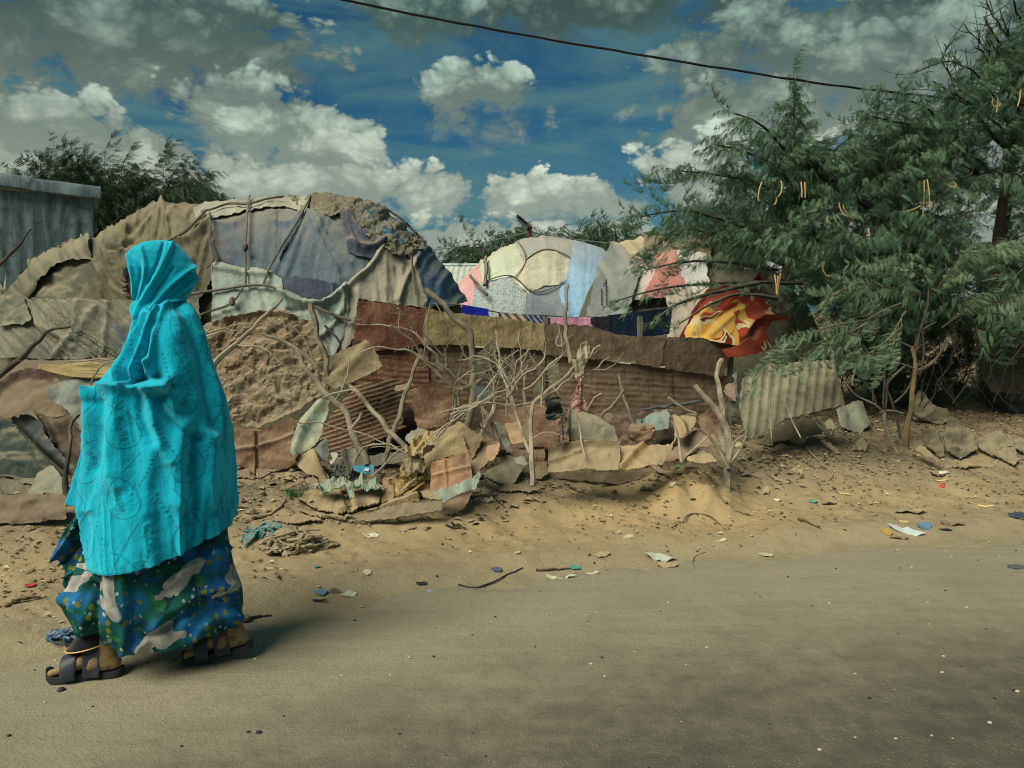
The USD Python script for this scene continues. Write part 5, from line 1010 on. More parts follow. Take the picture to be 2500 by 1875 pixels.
    T([(1930, 620), (1800, 520), (1700, 430), (1640, 300), (1540, 210), (1440, 140)], 'thorn branch bending left just below the longest one', 2); T([(2000, 600), (1880, 520), (1720, 430), (1560, 330), (1380, 310), (1180, 360)], 'thorn branch reaching left to the curled dusty board', 3)
    T([(1920, 520), (1860, 390), (1740, 260), (1650, 120)], 'short thorn branch rising before the yellow fence band', 4, r=(.009, .003)); T([(1600, 190), (1590, 120), (1520, 40), (1420, -40)], 'thorn twig rising to the left above the fence edge', 5, r=(.009, .004), side=3)
    T([(1960, 760), (1950, 600), (1980, 450), (1990, 300)], 'upright thorn twig left of the bent stake', 6, r=(.008, .003)); T([(1900, 900), (1930, 700), (1960, 560), (2080, 480)], 'thorn twig curving right towards the bent stake', 7, r=(.008, .004))
    T([(1920, 960), (1915, 760), (1940, 620)], 'second upright thorn twig left of the bent stake', 8, r=(.008, .004), side=3); T([(2080, 600), (2200, 420), (2212, 300)], 'thorn branch rising just right of the bent stake', 9, r=(.010, .005), side=4)
    # the thorn heap in the middle (Z7)
    T([(620, 1380), (630, 1100), (635, 800), (660, 710), (760, 630), (900, 530), (1040, 410), (1160, 290)], 'thick pale branch rising from the ground to the upper right', 10, (5.0, 5.35), (.018, .006), 5, Z7)
    T([(620, 1130), (540, 950), (500, 800), (480, 640), (380, 440), (350, 300), (340, 180)], 'branch rising left from the foot of the upright panel', 11, (5.05, 5.4), (.013, .005), 5, Z7); T([(600, 900), (570, 700), (560, 520), (540, 380), (530, 200)], 'upright thorn branch in the middle of the thorn heap', 12, (5.2, 5.4), (.010, .004), 6, Z7)
    T([(480, 740), (440, 600), (360, 440), (230, 380), (60, 410)], 'thorn branch bending left inside the thorn heap', 13, (5.25, 5.4), (.010, .004), 5, Z7); T([(440, 700), (520, 560), (640, 480), (720, 400), (735, 270)], 'thorn branch forking towards the patched yellow band', 14, (5.2, 5.35), (.010, .004), 5, Z7)
    T([(560, 640), (640, 600), (720, 500), (820, 400), (900, 330)], 'thorn twig leading to the pale rag on the pole', 15, (5.2, 5.3), (.009, .004), 5, Z7); T([(700, 700), (820, 640), (960, 500), (1080, 490), (1235, 380)], 'thorn twig pointing right before the fence', 16, (5.2, 5.3), (.009, .004), 5, Z7)
    T([(780, 600), (850, 700), (940, 770)], 'pale twig hanging down right of the thorn heap', 17, 5.3, (.007, .003), 2, Z7); T([(340, 740), (260, 900), (210, 1020)], 'grey stake leaning in the dark gap of the thorn heap', 18, 5.45, (.016, .014), 0, Z7)
    T([(390, 1060), (300, 880), (240, 780)], 'second grey stake crossing in the dark gap', 19, 5.5, (.016, .014), 0, Z7); T([(40, 790), (250, 740), (480, 760), (620, 740)], 'bundle of pale twigs lying across the thorn heap', 20, 5.15, (.007, .005), 4, Z7)
    T([(0, 830), (180, 770), (300, 700), (460, 590), (600, 440)], 'long pale twig rising right across the thorn heap', 21, 5.1, (.007, .004), 5, Z7); T([(210, 700), (330, 560), (400, 420), (520, 330)], 'grey thorn twig in front of the dark rags', 22, 5.15, (.008, .004), 5, Z7)
    for k in range(7):
        rr = random.Random(300 + k); x = rr.uniform(250, 720); y = rr.uniform(420, 800)
        T([(x, y + 130), (x + rr.uniform(-40, 40), y), (x + rr.uniform(-90, 90), y - 130), (x + rr.uniform(-120, 120), y - 230)], 'fine pale thorn twig tangled in the thorn heap by the bent stake', 30 + k, rr.uniform(5.1, 5.5), (.007, .003), 5, Z7)
        tag('/World/thorn_branch' + (f"_{used[('/World', 'thorn_branch')] - 1:03d}"), group='fine twigs tangled in the thorn heap')
    # rags caught in the thorn heap
    scrap('olive_rag', OLIVE, [(165, 500), (230, 340), (330, 250), (345, 300), (370, 480), (360, 540), (270, 550)], Z7, (5.45, 5.5), folds(.05, .03, .3, 80), 'olive rag hanging in the left of the thorn heap', 'rag', 3.2, .006, 3)
    scrap('grey_green_rag', surf('cloth', (96, 110, 104), (76, 90, 88)), [(180, 600), (260, 590), (330, 640), (320, 690), (240, 720), (190, 680)], Z7, 5.5, add(cr_ := crumple(.03, 5, 81)), 'grey-green plastic piece under the olive rag', 'plastic piece', 3.2)
    scrap('dark_rag', surf('cloth', (52, 56, 54), (40, 44, 44)), [(730, 700), (830, 690), (880, 820), (800, 880), (740, 860)], Z7, 5.5, add(facet(.06, 8, 82)), 'dark rag heaped behind the ochre thorn branch', 'rag', 3.2, .006, 3)
    scrap('tan_rag', surf('cloth', (132, 122, 92), (112, 102, 78)), [(740, 460), (790, 405), (835, 430), (830, 600), (760, 590)], Z7, 5.4, add(folds(.06, .02, 0, 83)), 'tan sacking scrap pinned upright in the thorn heap', 'sacking', 3.2, .006)
    scrap('tan_rag', surf('cloth', (126, 116, 88), (106, 98, 76)), [(640, 600), (690, 540), (720, 620), (690, 700), (625, 728)], Z7, 5.35, folds(.06, .02, .2, 84), 'narrow tan scrap left of the pinned sacking', 'sacking', 3.2, .006)
    scrap('pale_rag', PALERAG, [(905, 400), (960, 400), (1000, 280), (1050, 258), (1075, 300), (1065, 380), (1020, 500), (960, 560), (950, 460)], Z7, 5.25, add(folds(.03, .04, .1, 85), facet(.02, 12, 3)), 'pale rag knotted on the grey pole above the thorn heap', 'rag', 3, .006, 3)
    scrap('patterned_rag', surf('speckle', (150, 120, 100), (120, 80, 72)), [(960, 640), (1000, 540), (1025, 530), (1020, 640), (1040, 790), (990, 810), (930, 770)], Z7, 5.2, add(folds(.03, .04, 0, 86), facet(.02, 12, 4)), 'reddish patterned rag trailing below the pale rag', 'rag', 3, .006, 4)
    scrap('patterned_rag', surf('speckle', (110, 94, 74), (70, 56, 46)), [(800, 1080), (850, 920), (870, 800), (900, 800), (880, 900), (890, 1010), (820, 1110)], Z7, (5.15, 5.4), add(folds(.03, .04, 0, 87)), 'brown patterned rag hanging at the left of the smooth sheet', 'rag', 3, .006, 4)
    obj('cord_loop', tube([P(*Z7(*q), 6.3) for q in ((830, 130), (840, 200), (822, 290), (850, 300), (858, 250), (845, 190))], .008, n=40, sides=5), TWIG, label='frayed cord loop hanging on the right half of the fence', cat='cord')
    # poles behind and right
    B([(920, 420), (905, 260), (895, 120), (890, -40), (897, -130), (905, -180)], (6.2, 6.35), .020, .012, STICK, 'thin crooked pole rising above the pink towel', 'pole', 'pole', Z7, seed=40)
    B([(1430, 900), (1350, 740), (1300, 520)], 5.8, .016, .010, STICK, 'peeled stick standing before the right half of the fence', 'stick', 'stick', Z7, seed=41); B([(1150, 870), (1260, 740), (1340, 630)], 5.8, .013, .009, STICK, 'stick slanting right beside the peeled stick', 'stick', 'stick', Z7, seed=42)
    B([(1050, 800), (1110, 700), (1170, 665)], 5.75, .010, .007, TWIG, 'short forked twig left of the slanting stick', 'twig', 'twig', Z7, th=2, seed=43); B([(1480, 785), (1650, 775), (1800, 750), (1990, 715)], 5.75, .012, .012, surf('plain', (60, 62, 60)), 'dark pipe lying across the right end of the fence', 'pipe', 'pipe', Z7, seed=44)
    B([(1680, 700), (1780, 770), (1890, 820)], 5.7, .013, .010, STICK, 'broken stick crossing the dark pipe', 'stick', 'stick', Z7, seed=45); B([(960, 790), (990, 900), (1010, 1050), (1040, 1180)], (5.5, 5.1), .008, .005, TWIG, 'thin twig hanging over the smooth dusty sheet', 'twig', 'twig', Z7, th=3, seed=46)
    B([(2100, 400), (2060, 520), (2080, 600), (2090, 700), (2080, 1000), (2130, 1150)], (6.0, 5.6), .018, .022, STICK, 'stake at the right end of the fence', 'stake', 'stake', Z7, seed=47)
    f = thing('forked_stem', 'forked bare stem rooted beside the crumbling soil mound', 'tree stem')
    D = lambda pts, d, r0, r1, nm, k: obj(nm, tube([P(*Z7(*p), Y) for p, Y in zip(pts, np.linspace(*d, len(pts)))], r0, r1, 8, wob=.02, seed=k), STICK, f)
    yb = gy(*Z7(2135, 1420))
    D([(2136, 1450), (2135, 1420), (2130, 1300), (2145, 1180), (2140, 1000), (2060, 820), (1960, 690), (1880, 600)], (yb, yb + .3), .034, .018, 'trunk', 1); D([(2140, 1240), (2060, 1080), (1960, 950), (1910, 880)], (yb + .05, yb + .1), .016, .008, 'limb', 2); D([(2140, 1180), (2190, 1040), (2260, 990)], (yb + .05, yb + .1), .014, .006, 'limb', 3); D([(2150, 1200), (2200, 1140), (2260, 1060), (2290, 940)], (yb + .05, yb + .1), .010, .004, 'limb', 4)
    B([(1780, 1200), (1850, 1120), (1980, 1000)], (5.35, 5.4), .010, .006, TWIG, 'twig leaning on the brown fold of metal', 'twig', 'twig', Z7, seed=48); B([(1780, 1190), (1760, 1000), (1700, 880)], (5.3, 5.4), .010, .006, TWIG, 'second twig crossing the brown fold of metal', 'twig', 'twig', Z7, seed=49)
    # left edge
    B([(-30, 560), (60, 480), (190, 380), (300, 260), (370, 170), (420, 165), (530, 160)], 5.0, .022, .007, DARKWOOD, 'dark forked branch reaching in from the left edge', 'branch', 'branch', Z8, th=6, seed=50, side=3); B([(-20, 950), (60, 880), (150, 800), (190, 720), (230, 660)], 5.6, .016, .005, DARKWOOD, 'dark branch rising before the tin shed at the left edge', 'branch', 'branch', Z1, th=3, seed=51, side=3)
    B([(700, 600), (740, 500), (800, 440), (890, 410)], 5.3, .007, .005, TWIG, 'thin arched twig beside the raised arm of the woman', 'twig', 'twig', Z8, seed=52); B([(540, 1640), (530, 1480), (540, 1100), (545, 950), (620, 830)], (4.6, 4.9), .022, .010, DARKWOOD, 'weathered stake standing behind the hem of the shawl', 'stake', 'stake', Z8, seed=53, th=4)
    B([(540, 415), (720, 415), (890, 398)], 5.7, .008, .008, STICK, 'straight stick tied under the hem of the big hut', 'stick', 'stick', Z8, seed=54)
    # strings and sticks of the right side
    B([(240, 280), (250, 560), (265, 860)], (6.2, 5.95), .005, .005, TWIG, 'cord hanging down the left of the leaning tin sheet', 'cord', 'cord', Z5, sides=5); B([(280, 280), (340, 480), (430, 730), (490, 850)], (6.2, 5.8), .005, .005, TWIG, 'cord slanting down the leaning tin sheet to the big stone', 'cord', 'cord', Z5, sides=5)
    q = [gp(*Z5(*p)) + (0, 0, .012) for p in ((545, 940), (600, 1010), (690, 1090), (730, 1130), (700, 1190))]; obj('root', tube(q, .009, .005, n=30, wob=.012), STICK, label='thin root running down the dirt from the big stone', cat='root')


washing(); scraps(); sticks()


# ------------------------------------------------------------------ the woman
from scipy.spatial import cKDTree
YW = 3.05


# she walks along the road, square to the line of sight: LAT is her sideways axis
_u = (390 - CX) / F; LAT = np.array([_u, 1.0, 0]) / math.hypot(_u, 1.0); _k = YW * math.hypot(_u, 1.0)


def W(px, py, dy=0.0):
    u = (px - CX) / F; return P(px, py, _k / (u * LAT[0] + LAT[1])) + LAT * dy


def rings(rows, nu, nv, p=0.9, arc=None):
    """rows: (t, left x, left y, right x, right y, half depth [m], opening [rad]). Vertices from the back edge round the near side to the front."""
    rows = np.array(rows, float); t = np.linspace(0, 1, nu)
    c = np.stack([np.interp(t, rows[:, 0], rows[:, k]) for k in range(1, rows.shape[1])], 1)
    for k in range(c.shape[1]): c[2:-2, k] = np.convolve(c[:, k], np.ones(5) / 5, 'valid')
    L = np.stack([W(a[0], a[1]) for a in c]); Rr = np.stack([W(a[2], a[3]) for a in c]); b = c[:, 4]; op = c[:, 5] if c.shape[1] > 5 else np.zeros(nu)
    th = np.linspace(-1, 1, nv + (0 if arc else 1))[: nv]
    TH = np.where(op[:, None] > -1, th[None] * (math.pi - op[:, None]), 0)          # 0 = back, +-pi = front
    co, si = np.cos(TH), np.sin(TH)
    cx = np.where(co < 0, co / np.cos(op)[:, None] if arc else co, co); cx = np.maximum(cx, -1.0)
    co2 = np.sign(cx) * np.abs(cx) ** p; si2 = np.sign(si) * np.abs(si) ** p
    C = (L + Rr) / 2; Hh = (Rr - L) / 2 * .965
    V = C[:, None] + co2[..., None] * Hh[:, None] + si2[..., None] * (b[:, None, None] * -LAT * .9)
    return V, TH, t


def px_of(v): return np.stack([CX + v[:, 0] / v[:, 1] * F, HY - (v[:, 2] - CH) / v[:, 1] * F], -1)


def embroidery(ua, vb):
    """dark thread of the shawl: drops with chains of rings and rows of eyelets, repeating along the cloth"""
    pts, wid = [], []
    def line(q, w, n=60): s = spline(q, n); pts.extend(s.tolist()); wid.extend([w] * n)
    line([(30, 4), (6, 10), (-22, 40), (-34, 75), (-18, 104), (14, 106), (34, 84), (34, 52), (18, 20), (-10, -22), (-30, -50)], 1.5, 130)
    for k in range(5):
        a = np.linspace(0, 6.28, 20); cx, cy = 6 + 5 * math.sin(k * 1.3), 36 + 12.5 * k
        for rr in (3.0, 6.2): pts.extend(np.stack([cx + rr * np.cos(a), cy + rr * .8 * np.sin(a)], -1).tolist()); wid.extend([1.1] * 20)
    for k in range(9): pts.append([-52 + 2.0 * k + (k * k) * .28, -34 + 10.5 * k]); wid.append(2.9)
    for k in range(8): pts.append([52 - 1.5 * k, -20 + 10.0 * k]); wid.append(2.3)
    tr = cKDTree(np.array(pts)); wid = np.array(wid)
    PW, PH = 112.0, 170.0
    col = np.floor(ua / PW); flip = np.where(col % 2 == 0, 1, -1)
    q = np.stack([((ua / PW) % 1 - .5) * PW * flip, ((vb / PH + .5 * (col % 2)) % 1) * PH - 50], -1)
    best = np.zeros(len(q))
    for dx, dy in ((0, 0), (0, PH), (0, -PH)):
        d, i = tr.query(q + (dx, dy)); best = np.maximum(best, np.clip(1.5 - d / wid[i], 0, 1))
    return best


def fabric_look():
    g = NG(); pos = g.n('geometry', 'position'); e = g.n('attribute', 'fac', attribute='thread')
    col = g.mix(g.ramp(g.noise(pos, 6.0, 4.0), 0.35, 0.65), (0.000, 0.385, 0.515), (0.000, 0.465, 0.61))
    col = g.mix(g.m('multiply', e, 0.58), col, (0.000, 0.075, 0.115))
    wr = g.m('subtract', 1.0, g.m('absolute', g.m('multiply_add', g.noise(g.stretch(pos, (17, 17, 6)), 1.0, 5.0, 0.6, 0.9), 2.0, -1.0)))
    wr2 = g.m('subtract', 1.0, g.m('absolute', g.m('multiply_add', g.noise(g.stretch(pos, (26, 26, 34), (0, 0.6, 0)), 1.0, 4.0, 0.6, 1.2), 2.0, -1.0)))
    h = g.m('add', g.m('multiply', g.noise(pos, 700.0, 1.0), 0.12), g.m('add', g.m('multiply_add', wr2, 0.45, g.m('multiply', wr, 1.0)), g.m('multiply', e, 0.25)))
    nb = g.n('bump', 'normal', height=h, strength=0.42, distance=0.014)
    p = g.n('principled_bsdf', 'BSDF', base_color=col, roughness=1.0, diffuse_roughness=0.6, sheen_weight=0.12, sheen_roughness=0.6, specular_ior_level=0.03, normal=nb)
    return g.done('/World/Looks/turquoise_cotton', surface=p)


def strokes(px):
    """the big figures of the print: (pale, blue) from 0 to 1 at points of the cloth"""
    q = px + 14 * (np.stack([fbm(np.c_[px / 26, px[:, 0] * 0], 3, 3), fbm(np.c_[px / 26, px[:, 0] * 0 + 5], 3, 4)], -1) - .5); pale, blue = np.zeros(len(px)), np.zeros(len(px))
    for pts, w in (([(600, 690), (612, 800), (650, 940)], 15), ([(1020, 780), (1100, 710), (1190, 630)], 17), ([(820, 1165), (900, 1100), (1000, 1040)], 13), ([(940, 1130), (1010, 1110), (1090, 1080)], 11), ([(1400, 740), (1460, 650)], 12), ([(1440, 780), (1480, 745)], 10), ([(800, 1210), (870, 1190)], 9), ([(400, 760), (450, 700)], 8), ([(350, 740), (370, 790)], 10)):
        pale = np.maximum(pale, np.clip(1.6 - segdist(q, np.array([ZC(*p) for p in pts])) / w * 1.0, 0, 1))
    for x, y, r in ((530, 790, 8), (575, 885, 9), (545, 850, 6), (565, 760, 7), (575, 940, 5), (1010, 832, 9), (962, 832, 8), (925, 840, 6), (1050, 815, 7), (1380, 800, 9), (1335, 835, 8), (1300, 850, 5), (1425, 795, 6), (930, 630, 6), (790, 680, 5), (1100, 860, 4), (590, 1090, 4), (600, 1120, 4), (455, 640, 8), (470, 700, 6), (1090, 945, 4), (700, 1140, 5)):
        pale = np.maximum(pale, np.clip(1.6 - np.hypot(*(q - ZC(x, y)).T) / r, 0, 1))
    for x, y, r in ((1270, 610, 30), (1330, 560, 22), (770, 880, 26), (740, 950, 22), (1150, 1030, 34), (1200, 1000, 26), (400, 870, 18), (1400, 970, 24), (300, 500, 14), (270, 620, 12), (560, 1180, 20), (930, 1050, 22), (1130, 560, 18)):
        blue = np.maximum(blue, np.clip(1.5 - np.hypot(*(q - ZC(x, y)).T) / r, 0, 1))
    return pale, blue


def print_look():
    g = NG(); pos = g.n('geometry', 'position'); pale = g.n('attribute', 'fac', attribute='pale'); blue = g.n('attribute', 'fac', attribute='blue')
    q = g.n('vector_math', 'vector', math_type='add', vector1=pos, vector2=g.n('vector_math', 'vector', math_type='scale', vector1=g.n('noise_texture', 'color', vector=pos, scale=14.0, detail=2.0), scale=0.03))
    n1 = g.noise(q, 5.0, 3.0, 0.5, 0.8); n2 = g.noise(q, 8.0, 3.0, 0.55, 1.0)
    col = g.mix(g.ramp(n1, 0.55, 0.60), (0.006, 0.075, 0.060), (0.010, 0.085, 0.22)); col = g.mix(g.ramp(n2, 0.56, 0.60), col, (0.006, 0.035, 0.050)); col = g.mix(g.ramp(g.noise(q, 16.0, 3.0, 0.6), 0.60, 0.66), col, (0.03, 0.14, 0.05))
    col = g.mix(g.m('multiply', blue, 0.85), col, g.mix(g.ramp(g.noise(q, 22.0, 3.0, 0.6), 0.35, 0.65), (0.010, 0.105, 0.28), (0.016, 0.16, 0.36)))
    for sc, lo, pick, colr in ((34.0, 0.40, 0.86, (0.17, 0.17, 0.018)), (60.0, 0.40, 1.06, (0.22, 0.30, 0.33))):
        d = g.n('voronoi_texture', 'distance', vector=g.stretch(q, (1, 1, .8)), scale=sc); c = g.n('separate_color', 'r', color=g.n('voronoi_texture', 'color', vector=g.stretch(q, (1, 1, .8)), scale=sc))
        band = g.ramp(g.noise(q, 5.0 + sc * .05, 1.0, 0.5, 1.0), 0.47, 0.53); dot = g.m('subtract', 1.0, g.ramp(d, lo - .07, lo))
        col = g.mix(g.m('multiply', g.m('multiply', dot, band), g.m('greater_than', c, pick - .25)), col, colr)
    col = g.mix(g.ramp(g.m('multiply_add', g.m('subtract', g.noise(pos, 60.0, 3.0), 0.5), 0.5, pale), 0.42, 0.56), col, g.mix(g.ramp(g.noise(pos, 30.0, 4.0), .4, .6), (0.36, 0.35, 0.31), (0.25, 0.245, 0.23)))
    nb = g.n('bump', 'normal', height=g.m('add', g.noise(pos, 45.0, 4.0), g.m('multiply', g.noise(pos, 800.0, 1.0), .2)), strength=0.4, distance=0.008)
    return g.done('/World/Looks/printed_cotton', surface=g.n('principled_bsdf', 'BSDF', base_color=col, roughness=0.85, specular_ior_level=0.15, normal=nb))


def skin_look():
    g = NG(); pos = g.n('geometry', 'position'); low = g.ramp(g.n('separate_xyz', 'z', vector=pos), 0.35, 0.10)      # road dust up the feet
    low = g.n('map_range', 'result', range_type='smoothstep', value=g.n('separate_xyz', 'z', vector=pos), from_min=0.10, from_max=0.35, to_min=1.0, to_max=0.0, clamp=True)
    col = g.mix(g.m('multiply', low, g.ramp(g.noise(pos, 25.0, 4.0), 0.25, 0.6)), (0.075, 0.038, 0.026), (0.235, 0.165, 0.075))
    nb = g.n('bump', 'normal', height=g.noise(pos, 120.0, 4.0), strength=0.2, distance=0.003)
    return g.done('/World/Looks/skin', surface=g.n('principled_bsdf', 'BSDF', base_color=col, roughness=0.6, specular_ior_level=0.3, subsurface_weight=0.08, subsurface_scale=0.005, normal=nb))


def foot_frame(heel, toe):
    u = toe - heel; u = u / np.linalg.norm(u); v = np.cross([0, 0, 1.0], u); v /= np.linalg.norm(v); w = np.cross(u, v)
    return lambda a, b, c: heel + u * a + v * b + w * c


def woman():
    t = thing('person', 'woman in a turquoise embroidered shawl and printed skirt walking left along the road edge', 'person')
    SH, PR, SK = fabric_look(), print_look(), skin_look()
    LEATHER = surf('plain', (40, 44, 52), (40, 44, 52), rough=0.5); SOLE = surf('plain', (30, 32, 34), (30, 32, 34), rough=0.75); GOLD = surf('plain', (186, 140, 50), rough=0.5); BLACK = surf('plain', (14, 15, 18), rough=0.35)
    heelF, toeF = np.array([-1.500, 2.985, 0.030]), np.array([-1.500 - .265, 2.935, 0.034]); heelR, toeR = np.array([-1.055, 3.125, 0.066]), np.array([-1.055 - .250, 3.095, 0.028])
    frames = [foot_frame(heelF, toeF), foot_frame(heelR, toeR)]
    # ---- body: one surface
    S = lambda px, py, dy, r: (W(px, py, dy), r)
    def limb(*js): return chain([j[0] for j in js], [j[1] for j in js])
    hip, chest = S(398, 1110, 0, .13), S(395, 860, 0, .115)
    m = limb(S(400, 1130, 0, .12), S(396, 1000, 0, .105), S(392, 880, 0, .115), S(396, 800, 0, .085), S(392, 750, 0, .050), S(380, 715, 0, .048))
    m += hull([S(398, 818, -.095, .046), S(398, 818, .095, .046), S(394, 870, 0, .11)]) + hull([S(400, 1120, -.07, .105), S(400, 1120, .07, .105)])
    # head with brow, nose, lips, chin
    m += hull([S(378, 648, 0, .079), S(398, 640, 0, .079), S(366, 640, 0, .070)]) + hull([S(372, 650, 0, .070), S(332, 655, -.028, .030), S(332, 655, .028, .030), S(345, 700, 0, .036), S(328, 718, 0, .020), S(366, 700, 0, .045), S(333, 628, 0, .038)])
    m += hull([S(318, 655, 0, .011), S(302, 684, 0, .010), S(309, 687, -.012, .008), S(309, 687, .012, .008), S(322, 670, 0, .016)]) + hull([S(308, 699, -.012, .008), S(308, 699, .012, .008), S(302, 700, 0, .0080)]) + hull([S(309, 708, -.012, .008), S(309, 708, .012, .008), S(304, 708, 0, .0085)]) + hull([S(314, 722, 0, .014), S(330, 722, 0, .02)])
    for sdy in (-1, 1): m += hull([S(314, 655, sdy * .034, .010), S(318, 655, sdy * .034, .012)]) + hull([S(388, 650, sdy * .077, .010), S(391, 668, sdy * .075, .010)])
    # arms, each hand with palm and five bent fingers
    for sdy, el, wr, hd in ((-1, (448, 945), (268, 976), (246, 980)), (1, (440, 950), (270, 985), (246, 990))):
        m += limb(S(402, 818, sdy * .09, .040), S(425, 890, sdy * .10, .036), S(*el, sdy * .105, .033), S((el[0] + wr[0]) / 2, (el[1] + wr[1]) / 2 + 8, sdy * .09, .028), S(*wr, sdy * .06, .022))
        m += hull([S(wr[0] - 4, wr[1], sdy * .06, .020), S(hd[0], hd[1] - 14, sdy * .055, .012), S(hd[0], hd[1] + 14, sdy * .055, .012)])
        for k in range(4): y0 = hd[1] - 15 + 10 * k; L = (13, 15, 14, 11)[k]; m += chain([W(hd[0], y0, sdy * .055), W(hd[0] - L, y0 + 3, sdy * .048), W(hd[0] - L - 3, y0 + 10, sdy * .034), W(hd[0] - L + 8, y0 + 14, sdy * .026)], [.0095, .0088, .0082, .0072], 8)
        m += chain([W(wr[0] - 8, wr[1] - 12, sdy * .048), W(hd[0] + 2, hd[1] - 26, sdy * .036), W(hd[0] - 12, hd[1] - 24, sdy * .026)], [.0115, .0105, .009], 8)
    # legs and feet
    for fr, hx, knee in ((frames[0], S(385, 1130, -.08, .095), S(290, 1360, -.04, .060)), (frames[1], S(410, 1130, .06, .095), S(450, 1370, .06, .060))):
        q = fr
        m += limb(hx, knee, (q(.045, 0, .26) if fr is frames[0] else q(.095, 0, .22), .046), (q(.055, 0, .12), .036), (q(.045, 0, .060), .036))
        m += hull([(q(.026, 0, .028), .029), (q(.05, 0, .07), .034), (q(.10, 0, .05), .034), (q(.10, -.018, .026), .024), (q(.10, .018, .026), .024)]) + hull([(q(.09, 0, .055), .033), (q(.165, .018, .032), .024), (q(.165, -.02, .026), .021), (q(.18, 0, .024), .020)])
        for k in range(5): b = .030 - .0155 * k; L = (.062, .060, .053, .045, .036)[k]; r = (.0135, .0098, .0092, .0088, .0085)[k]; m += chain([q(.172 - .006 * k, b * .9, .022), q(.172 - .006 * k + L * .6, b * 1.05, .020), q(.172 - .006 * k + L, b * 1.05, .013)], [r * 1.15, r * 1.05, r], 8)
    m = m.refine_to_length(.010); v, f = mf(m); tm = trimesh.Trimesh(v, f, process=True); trimesh.smoothing.filter_taubin(tm, iterations=6)
    obj('body', tm, SK, t, smooth=True)
    # ---- skirt
    V, TH, tt = rings([(0, 250, 1140, 540, 1120, .13), (.25, 222, 1250, 562, 1225, .165), (.45, 208, 1335, 568, 1310, .19), (.60, 190, 1400, 580, 1385, .20), (.72, 172, 1445, 600, 1440, .20), (.80, 166, 1483, 603, 1470, .20), (.88, 180, 1510, 602, 1488, .20), (1.0, 246, 1566, 586, 1506, .19)], 170, 260, .92)
    sh = V.shape; v, f = grid(V, sh[0], sh[1], True); px = px_of(v); T = np.repeat(tt, sh[1]); A = TH.ravel(); near = np.sin(A) > -.1
    sag = -.022 * sst(.55, 1, T) * np.clip(np.sin(A), 0, 1) * np.clip(-np.cos(A) * .7 + .6, 0, 1); v[:, 2] += sag
    nrm = vnorm(v, f); fold = (noise(np.stack([A * 3.2 + 1.2 * noise(np.stack([A, T * 3, 0 * T], -1), 3), T * 1.6, 0 * T], -1), 5) - .5) * .06 * sst(.1, .7, T) + (noise(np.stack([A * 8, T * 2.5, 0 * T + 4], -1), 7) - .5) * .020 * sst(.1, .7, T)
    cz = creases([([(480, 780), (490, 900), (490, 1100), (560, 1230)], 12, -.035), ([(590, 680), (640, 850), (690, 960)], 12, .022), ([(800, 1160), (1000, 940), (1250, 820), (1470, 760)], 14, .022), ([(830, 1100), (1050, 1010), (1230, 860)], 10, -.022), ([(1180, 1120), (1300, 1000), (1480, 980)], 12, .018), ([(1000, 760), (1180, 620), (1400, 520)], 12, .018), ([(350, 850), (420, 1000), (480, 1180)], 12, .03), ([(700, 700), (720, 900), (700, 1200)], 14, .02)], ZC)
    v = v + nrm * (fold + np.where(near, cz(px, None), 0))[:, None]
    pa, bl_ = strokes(px); obj('skirt', (v, f[:, ::-1] if vnorm(v, f)[sh[0] * sh[1] // 2 + sh[1] // 4][1] > 0 else f), PR, t, prim={'pale': pa, 'blue': bl_})
    for k, (poly, dp) in enumerate([([(430, 230), (380, 300), (300, 400), (255, 490), (222, 570), (262, 590), (255, 640), (300, 665), (325, 690), (312, 760), (350, 810), (420, 800), (480, 700), (480, 400)], (3.06, 3.02))]):
        fl = sheet(poly, dp, ZC, 4, .004, add(folds(.06, .035, .7, 91), creases([([(440, 280), (330, 460), (240, 580)], 6, .04), ([(450, 420), (340, 560), (270, 640)], 6, -.03), ([(460, 560), (380, 660), (330, 690)], 7, .03)], ZC)), 1.5, 9)
        pa, bl_ = strokes(px_of(fl[0])); obj('skirt_fold', fl, PR, t, prim={'pale': pa, 'blue': bl_})
    # ---- shawl
    rows = [(0, 330, 735, 452, 735, .075), (.03, 322, 762, 464, 746, .105), (.08, 325, 786, 480, 768, .15), (.15, 306, 830, 500, 815, .185), (.24, 282, 878, 520, 885, .205), (.33, 226, 942, 546, 945, .215), (.37, 203, 962, 556, 970, .22), (.41, 197, 990, 563, 1000, .222), (.48, 203, 1035, 571, 1056, .225), (.58, 206, 1100, 573, 1115, .23), (.70, 204, 1183, 573, 1180, .235), (.82, 206, 1250, 572, 1222, .24), (.92, 214, 1306, 572, 1236, .245), (1.0, 226, 1362, 571, 1258, .245)]
    V, TH, tt = rings(rows, 380, 520, .88)
    sh = V.shape; v, f = grid(V, sh[0], sh[1], True); T = np.repeat(tt, sh[1]); A = TH.ravel(); px = px_of(v); nearw = np.clip(np.sin(A) * 2.5, 0, 1)
    ua = (math.pi - np.abs(A)) / math.pi * 470 + np.where(A < 0, 200, 0); vb = px[:, 1] + 0.0
    low = sst(.3, 1, T)
    v[:, 2] -= (.055 * np.clip(np.sin(A), 0, 1) * np.clip(.9 - .35 * np.cos(A), 0, 2) * .55 + .0035 * np.abs(np.sin(A * 26))) * sst(.8, 1, T)
    nrm = vnorm(v, f); sgn = 1.0 if nrm[int(sh[0] * .5) * sh[1] + int(sh[1] * .75)][1] < 0 else -1.0
    if sgn < 0: f = f[:, ::-1]; nrm = -nrm
    q = np.stack([A * 2.4 + 1.6 * (noise(np.stack([A * 1.1, T * 2.2, 0 * T], -1), 13) - .5), T * 1.7, 0 * T], -1)
